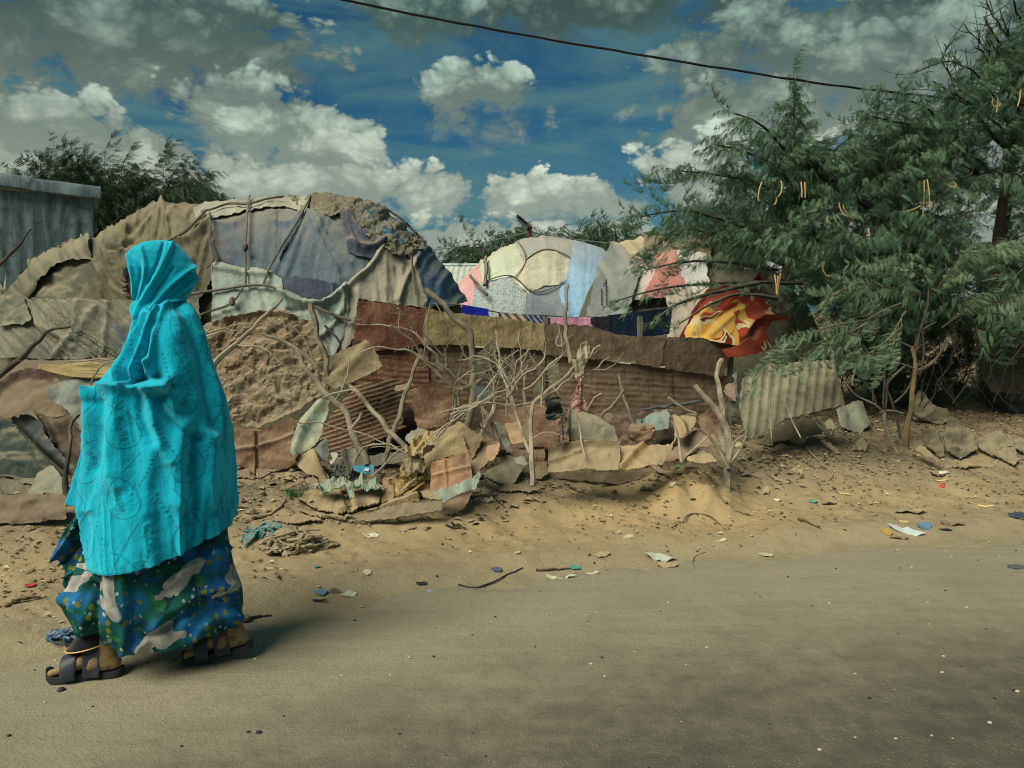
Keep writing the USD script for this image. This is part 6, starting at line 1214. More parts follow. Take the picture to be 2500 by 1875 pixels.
    fold = ((1 - np.abs(2 * noise(q, 15) - 1)) ** 1.3 - .45) * .062 * low + ((1 - np.abs(2 * noise(np.stack([A * 9 + 2 * T, T * 7 + A, 0 * T], -1), 19) - 1)) ** 2 - .4) * .005 * sst(.05, .4, T) + (noise(q * np.array([3, 2.2, 1]) + 5, 17) - .5) * .026 * low + (fbm(v * 14, 4, 5) - .5) * .014
    cz = creases([  # traced in the close-up (ZB): drape lines from the neck, the raised forearm, the sleeve
        ([(790, 490), (740, 620), (690, 760), (600, 920)], 7.2, 0.036), ([(730, 530), (660, 680), (580, 820), (480, 920)], 8.5, 0.032), ([(690, 560), (610, 700), (520, 830)], 7.2, -0.025), ([(800, 500), (745, 660), (715, 780), (640, 915)], 7.2, -0.036), ([(850, 470), (780, 560), (765, 680), (740, 800)], 9.8, 0.032), ([(660, 560), (600, 660), (500, 830)], 7.2, 0.025),
        ([(420, 965), (470, 945), (560, 930), (700, 935), (790, 930), (850, 890)], 16, 0.054), ([(430, 915), (560, 895), (680, 890), (760, 880)], 14.8, -0.061), ([(740, 800), (760, 880), (800, 930), (850, 960)], 12.2, 0.043), ([(800, 880), (850, 900), (860, 960), (830, 990)], 11, -0.036), ([(900, 560), (880, 760), (900, 900), (860, 1010)], 28.5, 0.025),
        ([(790, 960), (830, 1080), (930, 1180), (1050, 1230)], 11, -0.018), ([(720, 940), (760, 1100), (800, 1240), (860, 1360)], 12.2, 0.023), ([(690, 950), (700, 1100), (770, 1250)], 11, -0.019), ([(840, 940), (900, 1080), (1010, 1180), (1100, 1220)], 13.5, 0.018), ([(540, 950), (550, 1100), (520, 1300), (560, 1500)], 18.5, 0.017), ([(440, 960), (460, 1150), (430, 1400)], 16, -0.019), ([(400, 980), (400, 1200), (385, 1500), (400, 1640)], 13.5, 0.022), ([(620, 960), (640, 1200), (660, 1500)], 21, -0.014),
        ([(960, 480), (1050, 680), (1110, 900), (1180, 1150)], 13.5, 0.019), ([(900, 470), (1000, 660), (1060, 900), (1120, 1180)], 12.2, -0.016), ([(940, 1180), (900, 1350), (900, 1600)], 19.8, 0.024), ([(1010, 1190), (990, 1400), (1010, 1620)], 17.2, -0.022), ([(1120, 1230), (1100, 1420), (1120, 1620)], 18.5, 0.019), ([(780, 1260), (740, 1450), (740, 1640)], 19.8, 0.016)], ZB)
    v = v + nrm * (fold + nearw * cz(px, None))[:, None]
    emb = np.maximum(embroidery(ua, vb), sst(.990, .996, T))
    hem = px_of(v)
    obj('shawl', (v, f), SH, t, prim={'thread': emb})
    fl = sheet([(260, 960), (208, 1040), (204, 1098), (188, 1160), (164, 1226), (178, 1232), (205, 1234), (215, 1245), (262, 1245)], (3.12, 3.10), FULL, 4, .004, add(folds(.05, .03, .25, 95)), 1, 3)
    obj('shawl_fold', fl, SH, t, smooth=True)
    # ---- hood: open towards the face
    a = .72
    rows = [(0, 384, 585.5, 402, 585.5, .012, .0), (.03, 352, 589, 424, 590, .045, .0), (.08, 330, 598, 440, 601, .068, .05), (.15, 311, 612, 454, 615, .085, .25), (.24, 305, 630, 468, 632, .096, .50), (.36, 309, 652, 480, 652, .102, a), (.50, 316, 677, 484, 676, .100, a), (.62, 318, 700, 478, 698, .096, a), (.72, 319, 715, 468, 716, .090, a * .9), (.80, 326, 733, 455, 731, .084, .45), (.87, 321, 748, 450, 742, .086, .15), (.94, 318, 766, 458, 750, .100, .05), (1.0, 324, 788, 472, 764, .125, .03)]
    V, TH, tt = rings(rows, 170, 240, .93, arc=True)
    sh = V.shape; v, f = grid(V, sh[0], sh[1]); px = px_of(v); A = TH.ravel(); nrm = vnorm(v, f)
    if nrm[(sh[0] // 2) * sh[1] + int(sh[1] * .75)][1] > 0: f = f[:, ::-1]; nrm = -nrm
    cz = creases([([(1010, 240), (900, 320), (780, 460), (690, 600), (640, 700)], 6, 0.021), ([(1020, 300), (920, 400), (800, 500), (700, 640), (660, 760)], 6, 0.021), ([(960, 430), (850, 450), (760, 540), (700, 680)], 6, 0.019), ([(870, 110), (800, 260), (720, 400), (660, 560)], 6, 0.016), ([(980, 270), (860, 370), (740, 530)], 4.8, -0.018), ([(1000, 360), (880, 430), (770, 540), (690, 700)], 4.8, -0.018), ([(640, 160), (690, 230), (690, 330), (660, 440)], 4.8, -0.010),
                  ([(700, 130), (720, 240), (690, 380), (650, 520)], 6, 0.011), ([(830, 100), (790, 230), (740, 330)], 4.8, -0.011), ([(620, 170), (640, 260), (655, 380), (650, 500)], 4.8, 0.010), ([(930, 440), (830, 470), (740, 590), (680, 740)], 4.8, -0.016), ([(880, 250), (760, 420), (690, 540)], 4.8, -0.011)], ZB)
    v = v + nrm * (np.clip(np.sin(A) * 2.2 - .1, 0, 1) * cz(px, None) + (fbm(v * 22, 3, 8) - .5) * .006)[:, None]
    dots = np.zeros(len(v))
    for k in range(17): s = k / 16; c = np.array(ZB(850 - 75 * s ** 1.5, 105 + 175 * s)); dots = np.maximum(dots, np.clip(1.5 - np.linalg.norm(px - c, axis=1) / 2.4, 0, 1) * (np.sin(A) > 0))
    v2, f2 = thicken(v, f, .004)
    obj('headscarf', (v2, f2), SH, t, prim={'thread': np.concatenate([np.maximum(dots, sst(.985, .995, np.abs(TH.ravel()) / (TH.max(1).repeat(sh[1]) + 1e-6)) * (np.repeat(tt, sh[1]) > .12) * (np.repeat(tt, sh[1]) < .86)), dots * 0])})
    # ---- sunglasses
    g = thing('sunglasses') if False else UsdGeom.Xform.Define(stage, t + '/sunglasses').GetPath().pathString
    FW = np.array([-LAT[1], LAT[0], 0])
    for s in (-1, 1):
        c = W(309, 666, s * .034); vv, ff = blob((0, 0, 0), (.0075, .027, .0225), 1, .0, 2)
        vv[:, 0] += -.42 * vv[:, 1] * s - .12 * -vv[:, 2] * -1; vv = vv[:, :1] * FW + vv[:, 1:2] * LAT + vv[:, 2:] * np.array([0, 0, 1.0]); obj('lens', (vv + c, ff), BLACK, g, smooth=True)
        obj('temple', tube([c - FW * .008 + LAT * s * .022 + (0, 0, .010), c - FW * .05 + LAT * s * .036 + (0, 0, .008), c - FW * .115 + LAT * s * .038 + (0, 0, .003)], .0040, sides=5, n=12), BLACK, g)
    obj('bridge', tube([W(308, 661, -.012), W(305, 660, 0), W(308, 661, .012)], .0028, sides=5, n=8), BLACK, g)
    # ---- sandals and legging
    for q, lift in zip(frames, (0, 1)):
        sd = UsdGeom.Xform.Define(stage, numbered(t, 'sandal')).GetPath().pathString
        u = np.linspace(-.012, .262, 40); k = (u + .012) / .274
        hw = .030 + .014 * sst(.35, .75, k) - .006 * np.exp(-((k - .4) / .15) ** 2); hw = hw * np.sqrt(np.clip(1 - (2 * np.abs(k - .5)) ** 7, 0.02, 1))
        up = .020 * sst(.86, 1, k) ** 2 + .010 * sst(.12, 0, k); base = -.026 if not lift else -.026
        rows = []
        for uu, h, z in zip(u, hw, up): rows.append([q(uu, -h, base + z), q(uu, -h, -.008 + z), q(uu, -h * .9, 0.0 + z), q(uu, h * .9, 0.0 + z), q(uu, h, -.008 + z), q(uu, h, base + z)])
        vv, ff = grid(np.array(rows), 40, 6, True); nn = vnorm(vv, ff); cc = vv.mean(0); ff = ff if ((vv - cc) * nn).sum() > 0 else ff[:, ::-1]
        obj('sole', (vv, ff), SOLE, sd, smooth=50)
        for (u0, u1, h0, h1) in ((.146, .196, .066, .086), (.066, .122, .104, .132)):
            rows = []
            for s in np.linspace(0, 1, 8):
                uu = u0 + (u1 - u0) * s; hh = h1 + (h0 - h1) * s; wd = float(np.interp(uu, u, hw)) + .013; th = np.linspace(0, math.pi, 25)
                rows.append([q(uu + .010 * math.sin(a_) * (1 if s > .5 else .5), -wd * math.cos(a_) * 1.0, -.012 + (hh + .006) * math.sin(a_) ** .75) for a_ in th])
            vv, ff = grid(np.array(rows), 8, 25); nn = vnorm(vv, ff); ff = ff if nn[8 * 12][2] > 0 else ff[:, ::-1]
            obj('strap', thicken(vv, ff, .003), LEATHER, sd, smooth=True)
        for (uu, b, w_) in ((.10, -.033, .055), (.105, -.026, .074), (.175, -.032, .040)): obj('stud', blob(q(uu, b - .006, w_), (.004, .004, .004), 1, 0, 1), surf('plain', (150, 140, 120), rough=.3), sd)
    q = frames[0]; th = np.linspace(0, 2 * math.pi, 33)[:-1]; rows = []
    for s in np.linspace(0, 1, 14): c = np.array([.075 + .050 * s, 0, .20 - .105 * s]); r = .044 + .014 * s ** 2; rows.append([q(c[0] + r * math.cos(a_) * (1.0 + .2 * s), r * .9 * math.sin(a_), c[2] - .012 * s * math.cos(a_)) for a_ in th])
    vv, ff = grid(np.array(rows), 14, 32, True); nn = vnorm(vv, ff); ff = ff if ((vv - vv.mean(0)) * nn).sum() > 0 else ff[:, ::-1]
    lg = obj('legging', thicken(vv, ff, .003), surf('cloth', (26, 28, 32), (20, 22, 26)), t, smooth=True); last = np.array(rows[-1]); obj('gold_trim', tube(np.vstack([last, last[:1]]), .0028, sides=5, n=60), GOLD, lg)


woman()


# ------------------------------------------------------------------ trees and bushes
def leaflet_rows(base, d, down, L, n, lw, ll):
    """one feather: paired narrow leaflets along a midrib"""
    vs, fs = [], []; side = np.cross(d, down); side /= np.linalg.norm(side) + 1e-9
    for k in range(n):
        s = (k + .5) / n; c = base + d * L * s + down * L * .22 * s * s; l = ll * (.75 + .25 * math.sin(math.pi * min(1, s * 1.1 + .1))) * (1 - .35 * s ** 3)
        for g in (-1, 1):
            tip = c + (side * g * .95 + d * .22 + down * .28) * l; w = d * lw; o = len(vs); m = c + (tip - c) * .55
            vs += [c - w * .3, m - w * .55, tip, m + w * .55]; fs += [(o, o + 1, o + 2), (o, o + 2, o + 3)]
    o = len(vs); w = side * .0012; e = base + d * L + down * L * .22; vs += [base - w, base + w, e]; fs += [(o, o + 1, o + 2)]
    return vs, fs


def frond(rng, scale=1.0):
    """a leaf of one or two pairs of hanging feathers"""
    vs, fs = [], []; L = .035 * scale
    for k in range(rng.choice((1, 1, 2))):
        s = 1.0 - .4 * k
        for g in (-1, 1):
            d = np.array([.35 + rng.uniform(-.35, .35), g * (.55 + rng.uniform(-.35, .25)), -.6 - rng.uniform(0, .7)]); d /= np.linalg.norm(d)
            v, f = leaflet_rows(np.array([L * s, 0, -.006 * scale]), d, np.array([0.25, 0, -1.0]), .088 * scale * rng.uniform(.7, 1.2), 12, .0060 * scale, .0150 * scale)
            o = len(vs); vs += v; fs += [(a + o, b + o, c + o) for a, b, c in f]
    return np.array(vs), np.array(fs)


def spray(seed, n=15, L=.52, scale=1.0):
    """a leafy twig along +x, bowing down at its end"""
    rng = random.Random(seed); parts = []; c = spline([(0, 0, 0), (L * .4, rng.uniform(-.03, .03), .03), (L * .75, rng.uniform(-.05, .05), .01), (L, rng.uniform(-.06, .06), -.05)], 30)
    side = spline([c[14], c[14] + (L * .18, L * .16 * (1 if seed % 2 else -1), .01), c[14] + (L * .38, L * .24 * (1 if seed % 2 else -1), -.04)], 16)
    for k in range(n):
        p = c[int(5 + 24 * k / (n - 1))] if k % 3 else side[int(15 * k / (n - 1))]; a = rng.uniform(-1.0, 1.0) * (1 if k < n - 1 else .2); v, f = frond(rng, scale * rng.uniform(.75, 1.2)); ca, sa = math.cos(a), math.sin(a)
        v = v @ np.array([[ca, sa, 0], [-sa, ca, 0], [0, 0, 1]]); parts.append((v + p, f))
    return join(*parts), join(tube(c, .0035, .0012, 4, 12), tube(side, .0022, .001, 4, 8))


MES = leaf_look((66, 95, 72), (102, 130, 99), '/World/Looks/mesquite_leaf'); MESL = leaf_look((96, 122, 92), (130, 152, 120), '/World/Looks/mesquite_leaf_pale'); DKLEAF = leaf_look((40, 60, 42), (58, 78, 54), '/World/Looks/dark_leaf'); FARLEAF = leaf_look((46, 74, 50), (70, 98, 66), '/World/Looks/far_leaf')
BARK = surf('wood', (84, 74, 58), (60, 54, 44)); YBARK = surf('wood', (124, 104, 60), (96, 80, 50)); DBARK = surf('wood', (52, 48, 40), (38, 36, 32))


def quat(d, roll):
    """rotation taking +x to d, then rolled about d"""
    d = d / (np.linalg.norm(d) + 1e-9); x = np.array([1.0, 0, 0]); ax = np.cross(x, d); s = np.linalg.norm(ax); ang = math.atan2(s, float(x @ d)); ax = ax / s if s > 1e-6 else np.array([0, 0, 1.0])
    a = Gf.Rotation(Gf.Vec3d(*map(float, ax)), math.degrees(ang)); r = Gf.Rotation(Gf.Vec3d(1, 0, 0), math.degrees(roll)); qd = (r * a).GetQuat(); return Gf.Quath(qd.GetReal(), *[float(x) for x in qd.GetImaginary()])


def crown(path, places, leaf, twig, seeds=(1, 2, 3, 4, 5), n=15, L=.52, scale=1.0):
    """places: (point, direction, size)"""
    pi = UsdGeom.PointInstancer.Define(stage, path); protos = []
    for s in seeds:
        lv, tw = spray(s, n, L, scale); x = UsdGeom.Xform.Define(stage, f'{path}/spray_{s:03d}')
        usdkit.mesh(stage, f'{path}/spray_{s:03d}/leaves', lv, leaf); usdkit.mesh(stage, f'{path}/spray_{s:03d}/twig', tw, twig); protos.append(x.GetPath())
    pi.CreatePrototypesRel().SetTargets(protos); rng = random.Random(len(places))
    pi.CreateProtoIndicesAttr([rng.randrange(len(seeds)) for _ in places]); pi.CreatePositionsAttr([Gf.Vec3f(*map(float, p)) for p, d, s in places])
    pi.CreateOrientationsAttr([quat(np.asarray(d, float), rng.uniform(-.6, .6)) for p, d, s in places]); pi.CreateScalesAttr([Gf.Vec3f(s, s, s) for p, d, s in places])
    tag(path, kind='stuff'); return path


def fill(poly, depth, n, seed, center=None, size=(.8, 1.3), clump=.5):
    """sprays spread in clumps through the volume behind an outline"""
    rng = random.Random(seed); pg = shapely.Polygon(poly); x0, y0, x1, y1 = pg.bounds; out = []; cl = []
    while len(cl) < max(6, n // 16):
        x, y = rng.uniform(x0, x1), rng.uniform(y0, y1)
        if pg.contains(shapely.Point(x, y)): cl.append((x, y, rng.uniform(*depth)))
    c0 = P(*(center or ((x0 + x1) / 2, (y0 + y1) / 2)), sum(depth) / 2)
    while len(out) < n:
        if rng.random() < clump: x, y, Y = rng.choice(cl); s = 42 * 7 / Y; x += rng.gauss(0, s * 1.3); y += rng.gauss(0, s * .7); Y += rng.gauss(0, .2)
        else: x, y, Y = rng.uniform(x0, x1), rng.uniform(y0, y1), rng.uniform(*depth)
        if not pg.contains(shapely.Point(x, y)): continue
        p = P(x, y, Y); d = p - c0; d[2] *= .5; d = d / (np.linalg.norm(d) + .2) + np.array([rng.gauss(0, .5), rng.gauss(0, .5), rng.gauss(-.05, .3)]); out.append((p - d / np.linalg.norm(d) * .2, d, rng.uniform(*size)))
    return out


def along(pts, depth, n, seed, size=(.7, 1.1), spread=.5, droop=-.15, t0=.15, lead=1.0):
    q = np.array([P(x, y, Y) for (x, y), Y in zip(pts, np.linspace(*depth, len(pts)))]); c = spline(q, 60); rng = random.Random(seed); out = []
    for k in range(n):
        i = min(59, int(60 * (t0 + (1 - t0) * (k + rng.random()) / n))); d = c[min(59, i + 3)] - c[max(0, i - 3)]; d /= np.linalg.norm(d); s = (1 if k % 2 else -1)
        o = np.array([rng.gauss(0, .3), s * spread * rng.uniform(.4, 1.2), rng.gauss(droop, .25)]); out.append((c[i] - (d * lead + o * .4) * .06, d * lead + o, rng.uniform(*size) * (1 if lead == 1.0 else 1.25 - .75 * i / 60)))
    out.append((c[-4], c[-1] - c[-6], size[0])); return out, q


def pods(t, places, m):
    for k, (px, py, Y, L, a, cv) in enumerate(places):
        rng = random.Random(900 + k); p = P(px, py, Y); s = np.linspace(0, 1, 10); ang = a + cv * s; st = np.stack([np.cos(ang), 0.3 * np.sin(ang * 2 + k), -np.abs(np.sin(ang)) * .2 - np.sin(ang)], -1) * L / 10
        obj('pod', tube(p + np.cumsum(st, 0), .0068, .005, 5, 20, .002, k), m, t)


def mesquite():
    t = thing('mesquite_tree', 'broad feathery mesquite tree with curled yellow pods spreading over the blanket', 'tree')
    base = P(1932, 0, 8.2); z0 = float(zt(base[0], 8.2)); tr = np.array([(base[0], 8.2, z0 - .1), (base[0] - .04, 8.2, 1.0), P(1925, 640, 8.1), P(1950, 520, 8.0), P(1990, 440, 7.9)])
    obj('trunk', tube(tr, .10, .05, 10, 40, .05, 3), BARK, t)
    limbs = [([(1950, 560), (1945, 420), (1938, 300), (1942, 200)], (7.6, 7.2), 130, (.7, .95)), ([(1960, 420), (1900, 350), (1850, 300), (1792, 278)], (7.6, 7.0), 14, (.6, .9)), ([(1950, 470), (1880, 400), (1800, 365), (1745, 352)], (7.5, 6.9), 18, (.6, .95)),
             ([(1960, 520), (1850, 450), (1740, 425), (1650, 418)], (7.5, 6.9), 20, (.6, .95)), ([(1960, 600), (1800, 550), (1680, 515), (1560, 530)], (7.3, 6.6), 24, (.55, .85)), ([(1930, 620), (1780, 590), (1680, 560), (1600, 600)], (7.2, 6.6), 20, (.55, .85)), ([(1920, 650), (1800, 590), (1720, 570), (1690, 600)], (7.2, 6.7), 14, (.6, .9)),
             ([(1960, 690), (1800, 690), (1640, 700), (1500, 735)], (7.0, 6.0), 13, (.4, .6)), ([(1900, 660), (1760, 640), (1660, 640), (1580, 660)], (7.0, 6.3), 10, (.45, .65)), ([(1850, 690), (1720, 720), (1640, 750), (1590, 790)], (6.6, 6.0), 7, (.35, .5)), ([(1900, 730), (1800, 720), (1740, 740), (1660, 790)], (6.6, 6.1), 4, (.35, .5)),
             ([(1980, 500), (2080, 400), (2150, 350), (2230, 320)], (7.9, 7.4), 22, (.7, 1.1)), ([(2000, 470), (2010, 400), (2040, 370)], (7.8, 7.4), 12, (.7, 1.0))]
    pl = []
    for k, (pts, dep, n, sz) in enumerate(limbs):
        a, q = along(pts, dep, n, 40 + k, sz, *((.8, -.15, .1, .25) if k == 0 else ())); pl += a; obj('limb', tube(q, .022, .005, 6, 30, .02, k), DBARK, t)
    obj('limb', tube([P(1950, 380, 7.3), P(2040, 450, 7.3), P(2120, 500, 7.4), P(2240, 640, 7.7)], .03, .05, 7, 24, .03, 9), DBARK, t)
    pl += fill([(1690, 555), (1720, 500), (1780, 450), (1860, 400), (1930, 350), (1990, 370), (2090, 360), (2200, 330), (2260, 420), (2260, 760), (2140, 760), (2060, 740), (1990, 690), (1900, 630), (1790, 600)], (7.0, 8.9), 720, 5, (1980, 620), (.65, 1.15))
    pl += fill([(1935, 600), (2050, 580), (2180, 620), (2200, 830), (2100, 870), (2010, 850), (1965, 800), (1930, 730)], (7.2, 8.3), 190, 15, (2060, 650), (.7, 1.1))
    crown(t + '/crown', pl, MES, DBARK)
    pods(t, [(1863, 440, 6.7, .16, 2.2, -.6), (1905, 436, 6.7, .15, 1.2, 1.2), (1955, 440, 6.8, .13, 1.5, .2), (1964, 440, 6.8, .13, 1.5, .1), (2050, 490, 6.8, .15, 1.6, -1.2), (2058, 496, 6.8, .16, 1.3, -1.0), (2062, 510, 6.8, .12, 1.1, -1.4), (2012, 640, 6.5, .14, 2.2, -2.2), (1890, 665, 6.4, .15, 1.4, .3), (1898, 668, 6.4, .15, 1.5, .2), (1906, 662, 6.4, .14, 1.6, .2), (2021, 525, 6.8, .06, 1.5, .3), (1895, 480, 6.8, .07, 1.2, 1.4)], surf('plain', (160, 128, 72), rough=.7))
    # right-hand tree: thorny, half bare at its top
    t = thing('thorn_tree', 'tall dark thorny tree half bare at its top at the right edge', 'tree')
    b = P(2440, 0, 8.6); z0 = float(zt(b[0], 8.6)); obj('trunk', tube([(b[0], 8.6, z0 - .1), P(2420, 760, 8.6), P(2450, 520, 8.5), P(2470, 300, 8.3), P(2500, 120, 8.1)], .11, .04, 10, 40, .06, 5), BARK, t)
    pl = []; rng = random.Random(4)
    for k, pts in enumerate([[(2480, 300), (2400, 200), (2330, 150), (2240, 175)], [(2490, 260), (2420, 140), (2350, 60)], [(2500, 220), (2470, 110), (2440, 20)], [(2510, 240), (2530, 100), (2520, -20)], [(2480, 320), (2380, 230), (2300, 140), (2330, 100)], [(2500, 180), (2430, 90), (2400, 40)], [(2470, 330), (2380, 260), (2300, 215)], [(2500, 150), (2440, 60), (2400, -10)], [(2520, 130), (2480, 20), (2450, -40)], [(2490, 280), (2440, 180), (2380, 110)], [(2500, 250), (2450, 160), (2420, 100)]]):
        q = [P(x, y, Y) for (x, y), Y in zip(pts, np.linspace(8.2, 7.4, len(pts)))]; parts = [tube(q, .014, .004, 6, 30, .03, k), *thorns(q, .01, .004, 46, 60 + k, .05)]; c = spline(q, 50)
        for j in range(9):
            i = rng.randrange(15, 49); d = (c[min(49, i + 2)] - c[i - 2]); d /= np.linalg.norm(d); d = d + np.array([rng.gauss(0, .6), rng.gauss(0, .5), rng.gauss(.1, .5)]); L = rng.uniform(.12, .35); e = c[i] + d * L
            b2 = [c[i], c[i] + d * L * .5 + np.array([0, 0, rng.gauss(0, .03)]), e]; parts += [tube(b2, .005, .002, 4, 8), *thorns(b2, .004, .002, 10, 700 + k * 10 + j, .045)]
        obj('limb', join(*parts), DBARK, t)
        if k % 2 == 0: a, _ = along(pts, (8.2, 7.4), 5, 80 + k, (.4, .6), t0=.1); pl += a
    for k, (pts, dep, n) in enumerate([([(2420, 420), (2330, 330), (2260, 262), (2160, 240)], (7.9, 7.1), 22), ([(2400, 400), (2280, 320), (2200, 300), (2130, 285)], (7.8, 7.1), 24), ([(2400, 430), (2260, 360), (2160, 340)], (7.8, 7.2), 20), ([(2450, 360), (2360, 260), (2280, 200)], (7.9, 7.3), 14), ([(2480, 400), (2460, 300), (2420, 240)], (7.9, 7.3), 18)]):
        a, q = along(pts, dep, n, 130 + k, (.6, .95)); pl += a; obj('limb', tube(q, .02, .005, 6, 30, .02, k), DBARK, t)
    pl += fill([(2180, 345), (2250, 290), (2320, 240), (2400, 175), (2480, 110), (2620, 60), (2800, 200), (2760, 900), (2500, 860), (2360, 800), (2220, 780)], (7.1, 9.2), 1250, 6, (2440, 600), (.65, 1.2))
    pl += fill([(2150, 640), (2500, 600), (2800, 650), (2800, 1010), (2440, 960), (2200, 960), (2060, 900)], (8.8, 10.2), 420, 8, (2400, 700), (1.0, 1.5))
    crown(t + '/crown', pl, MES, DBARK, (11, 12, 13, 14))
    pods(t, [(2256, 430, 7.0, .30, 1.5, .25), (2262, 430, 7.0, .26, 1.45, .3), (2250, 500, 7.0, .17, 2.6, .5), (2280, 492, 7.0, .13, 2.9, .4), (2318, 445, 7.0, .14, 1.6, -4.2), (2428, 238, 7.0, .17, 2.4, -4.4), (2436, 236, 7.0, .12, 1.5, .3), (2492, 215, 7.0, .16, 1.8, .3), (2120, 555, 7.0, .07, 1.5, .2), (2145, 580, 7.0, .08, 1.4, .5)], surf('plain', (158, 126, 74), rough=.7))
    # young mesquite in front, its pale lower sprays hanging over the leaning sheet
    t = thing('mesquite_bush', 'young mesquite with a yellow stem and pale drooping sprays before the dark thicket', 'bush')
    D = zo(2100, 650, 3.3175)
    stems = [([(375, 1470), (385, 1290), (412, 1180), (430, 1000), (446, 850), (440, 740), (420, 650)], .026, .016, YBARK), ([(446, 860), (560, 800), (650, 700), (692, 610)], .016, .010, BARK), ([(440, 720), (460, 640), (500, 470), (550, 300), (552, 170)], .012, .006, BARK), ([(420, 660), (310, 600)], .009, .005, BARK), ([(430, 830), (330, 790), (180, 770), (80, 750)], .008, .004, BARK), ([(500, 470), (515, 640), (510, 740), (480, 880)], .009, .008, BARK), ([(430, 660), (480, 540), (620, 450)], .007, .004, BARK),
             ([(372, 1640), (270, 1450), (200, 1260), (195, 1190)], .016, .018, STICK), ([(195, 1190), (120, 1120), (0, 1065), (-120, 940)], .011, .005, STICK), ([(190, 1160), (185, 1000), (200, 880), (215, 760)], .010, .006, BARK), ([(330, 1400), (280, 1160), (240, 1040), (215, 970), (280, 880), (360, 810)], .013, .010, BARK), ([(270, 1110), (400, 980), (430, 900)], .009, .008, BARK), ([(345, 1195), (210, 1170), (150, 1190)], .010, .008, STICK), ([(100, 1090), (110, 960), (150, 880)], .007, .004, BARK), ([(130, 1120), (90, 1000), (0, 900), (-60, 800)], .008, .004, BARK), ([(200, 1190), (215, 1080), (205, 900), (240, 700)], .009, .005, BARK)]
    Yb = gy(*D(375, 1470))
    for k, (pts, r0, r1, m) in enumerate(stems): obj('stem', tube([P(*D(*p), Yb + (.0 if k != 7 else -.25 * (p[1] - 1190) / 450)) for p in pts], r0, r1, 7, wob=.015, seed=k), m, t)
    pl = []
    for k, (pts, dep, n, sz) in enumerate([([(2180, 760), (2100, 785), (2020, 800), (1940, 835)], (6.3, 5.9), 10, (.5, .7)), ([(2150, 800), (2060, 830), (1990, 850), (1950, 880)], (6.2, 5.9), 8, (.5, .7)), ([(2200, 740), (2120, 780), (2060, 830), (2010, 850)], (6.3, 6.0), 9, (.5, .7)), ([(2200, 800), (2140, 850), (2090, 880)], (6.2, 6.0), 8, (.6, .8)), ([(2210, 760), (2180, 820), (2165, 870)], (6.2, 6.0), 8, (.6, .8)), ([(2250, 720), (2160, 700), (2080, 700), (2030, 720)], (6.4, 6.0), 9, (.5, .7)), ([(2300, 740), (2260, 680), (2200, 650), (2120, 650)], (6.5, 6.1), 12, (.5, .8)),
                                             ([(2120, 790), (2020, 830), (1930, 860), (1870, 890)], (6.1, 5.85), 8, (.45, .6)), ([(1960, 850), (1860, 880), (1835, 930)], (6.0, 5.85), 3, (.4, .5)), ([(2300, 800), (2360, 760), (2440, 740), (2520, 730)], (6.6, 6.3), 16, (.6, .9)), ([(2280, 720), (2330, 660), (2400, 620)], (6.6, 6.2), 14, (.6, .9))]):
        a, q = along(pts, dep, n, 170 + k, sz); pl += a; obj('limb', tube(q, .008, .003, 5, 24, .012, k), BARK, t)
    crown(t + '/crown', pl, MESL, BARK, (21, 22, 23, 24))
    obj_label = None
    th = thing('thicket', 'dark tangle of bare stems in the shade behind the young mesquite', 'bush'); rng = random.Random(31)
    for k in range(64):
        x, y = rng.uniform(2060, 2560), rng.uniform(930, 1010); Y = rng.uniform(7.0, 8.6); x2, y2 = x + rng.gauss(0, 60), rng.uniform(740, 880)
        obj('stem', tube([P(x, y, Y), P((x + x2) / 2 + rng.gauss(0, 25), (y + y2) / 2, Y), P(x2, y2, Y + rng.gauss(0, .3))], rng.uniform(.003, .009), .002, 5, 16, .05, k), DBARK, th)
    # far trees
    def far(name, lab, poly, Y, n, seed, leaf, sz, trunk, tops=()):
        q = thing(name, lab, 'tree'); a = P(trunk[0], 0, Y); obj('trunk', tube([(a[0], Y, 0.2), P(trunk[0], trunk[1] + 40, Y), P(trunk[0] + 8, trunk[1], Y)], .16, .08, 8, 20, .05, seed), DBARK, q)
        pl = fill(poly, (Y - .8, Y + 1.2), n, seed, trunk, sz, .7)
        for k, (x, y) in enumerate(tops):
            c = spline([P(*trunk, Y), P((trunk[0] * .4 + x * .6), (trunk[1] * .4 + y * .6) + 8, Y), P(x, y, Y)], 20); obj('limb', join(tube(c, .05, .012, 5, 16, .05, k), *thorns(c[8:], .03, .012, 16, k + seed, .22)), DBARK, q)
            pl += [(c[i], c[min(19, i + 2)] - c[i] + np.array([rng.gauss(0, .15), rng.gauss(0, .15), rng.gauss(0, .1)]), sz[0] * .8) for i in (12, 15, 17, 19)]
        crown(q + '/crown', pl, leaf, DBARK, (31, 32, 33), 12)
    far('far_tree', 'dark scrubby tree behind the tin shed and the big hut', [(120, 440), (150, 415), (200, 430), (270, 432), (310, 460), (350, 475), (420, 455), (450, 470), (490, 500), (470, 530), (400, 560), (240, 640), (110, 640)], 18, 760, 3, DKLEAF, (1.6, 2.6), (290, 600), [(150, 395), (120, 425), (180, 400), (215, 408), (262, 412), (290, 425), (330, 450), (420, 440), (455, 438), (480, 460), (510, 488), (505, 500)])
    far('far_tree', 'flat-crowned green tree behind the domed hut', [(1070, 632), (1120, 615), (1190, 592), (1240, 586), (1300, 588), (1400, 592), (1420, 600), (1420, 640), (1070, 650)], 20, 260, 4, FARLEAF, (1.3, 2.2), (1240, 640), [(1080, 625), (1150, 602), (1250, 584)])
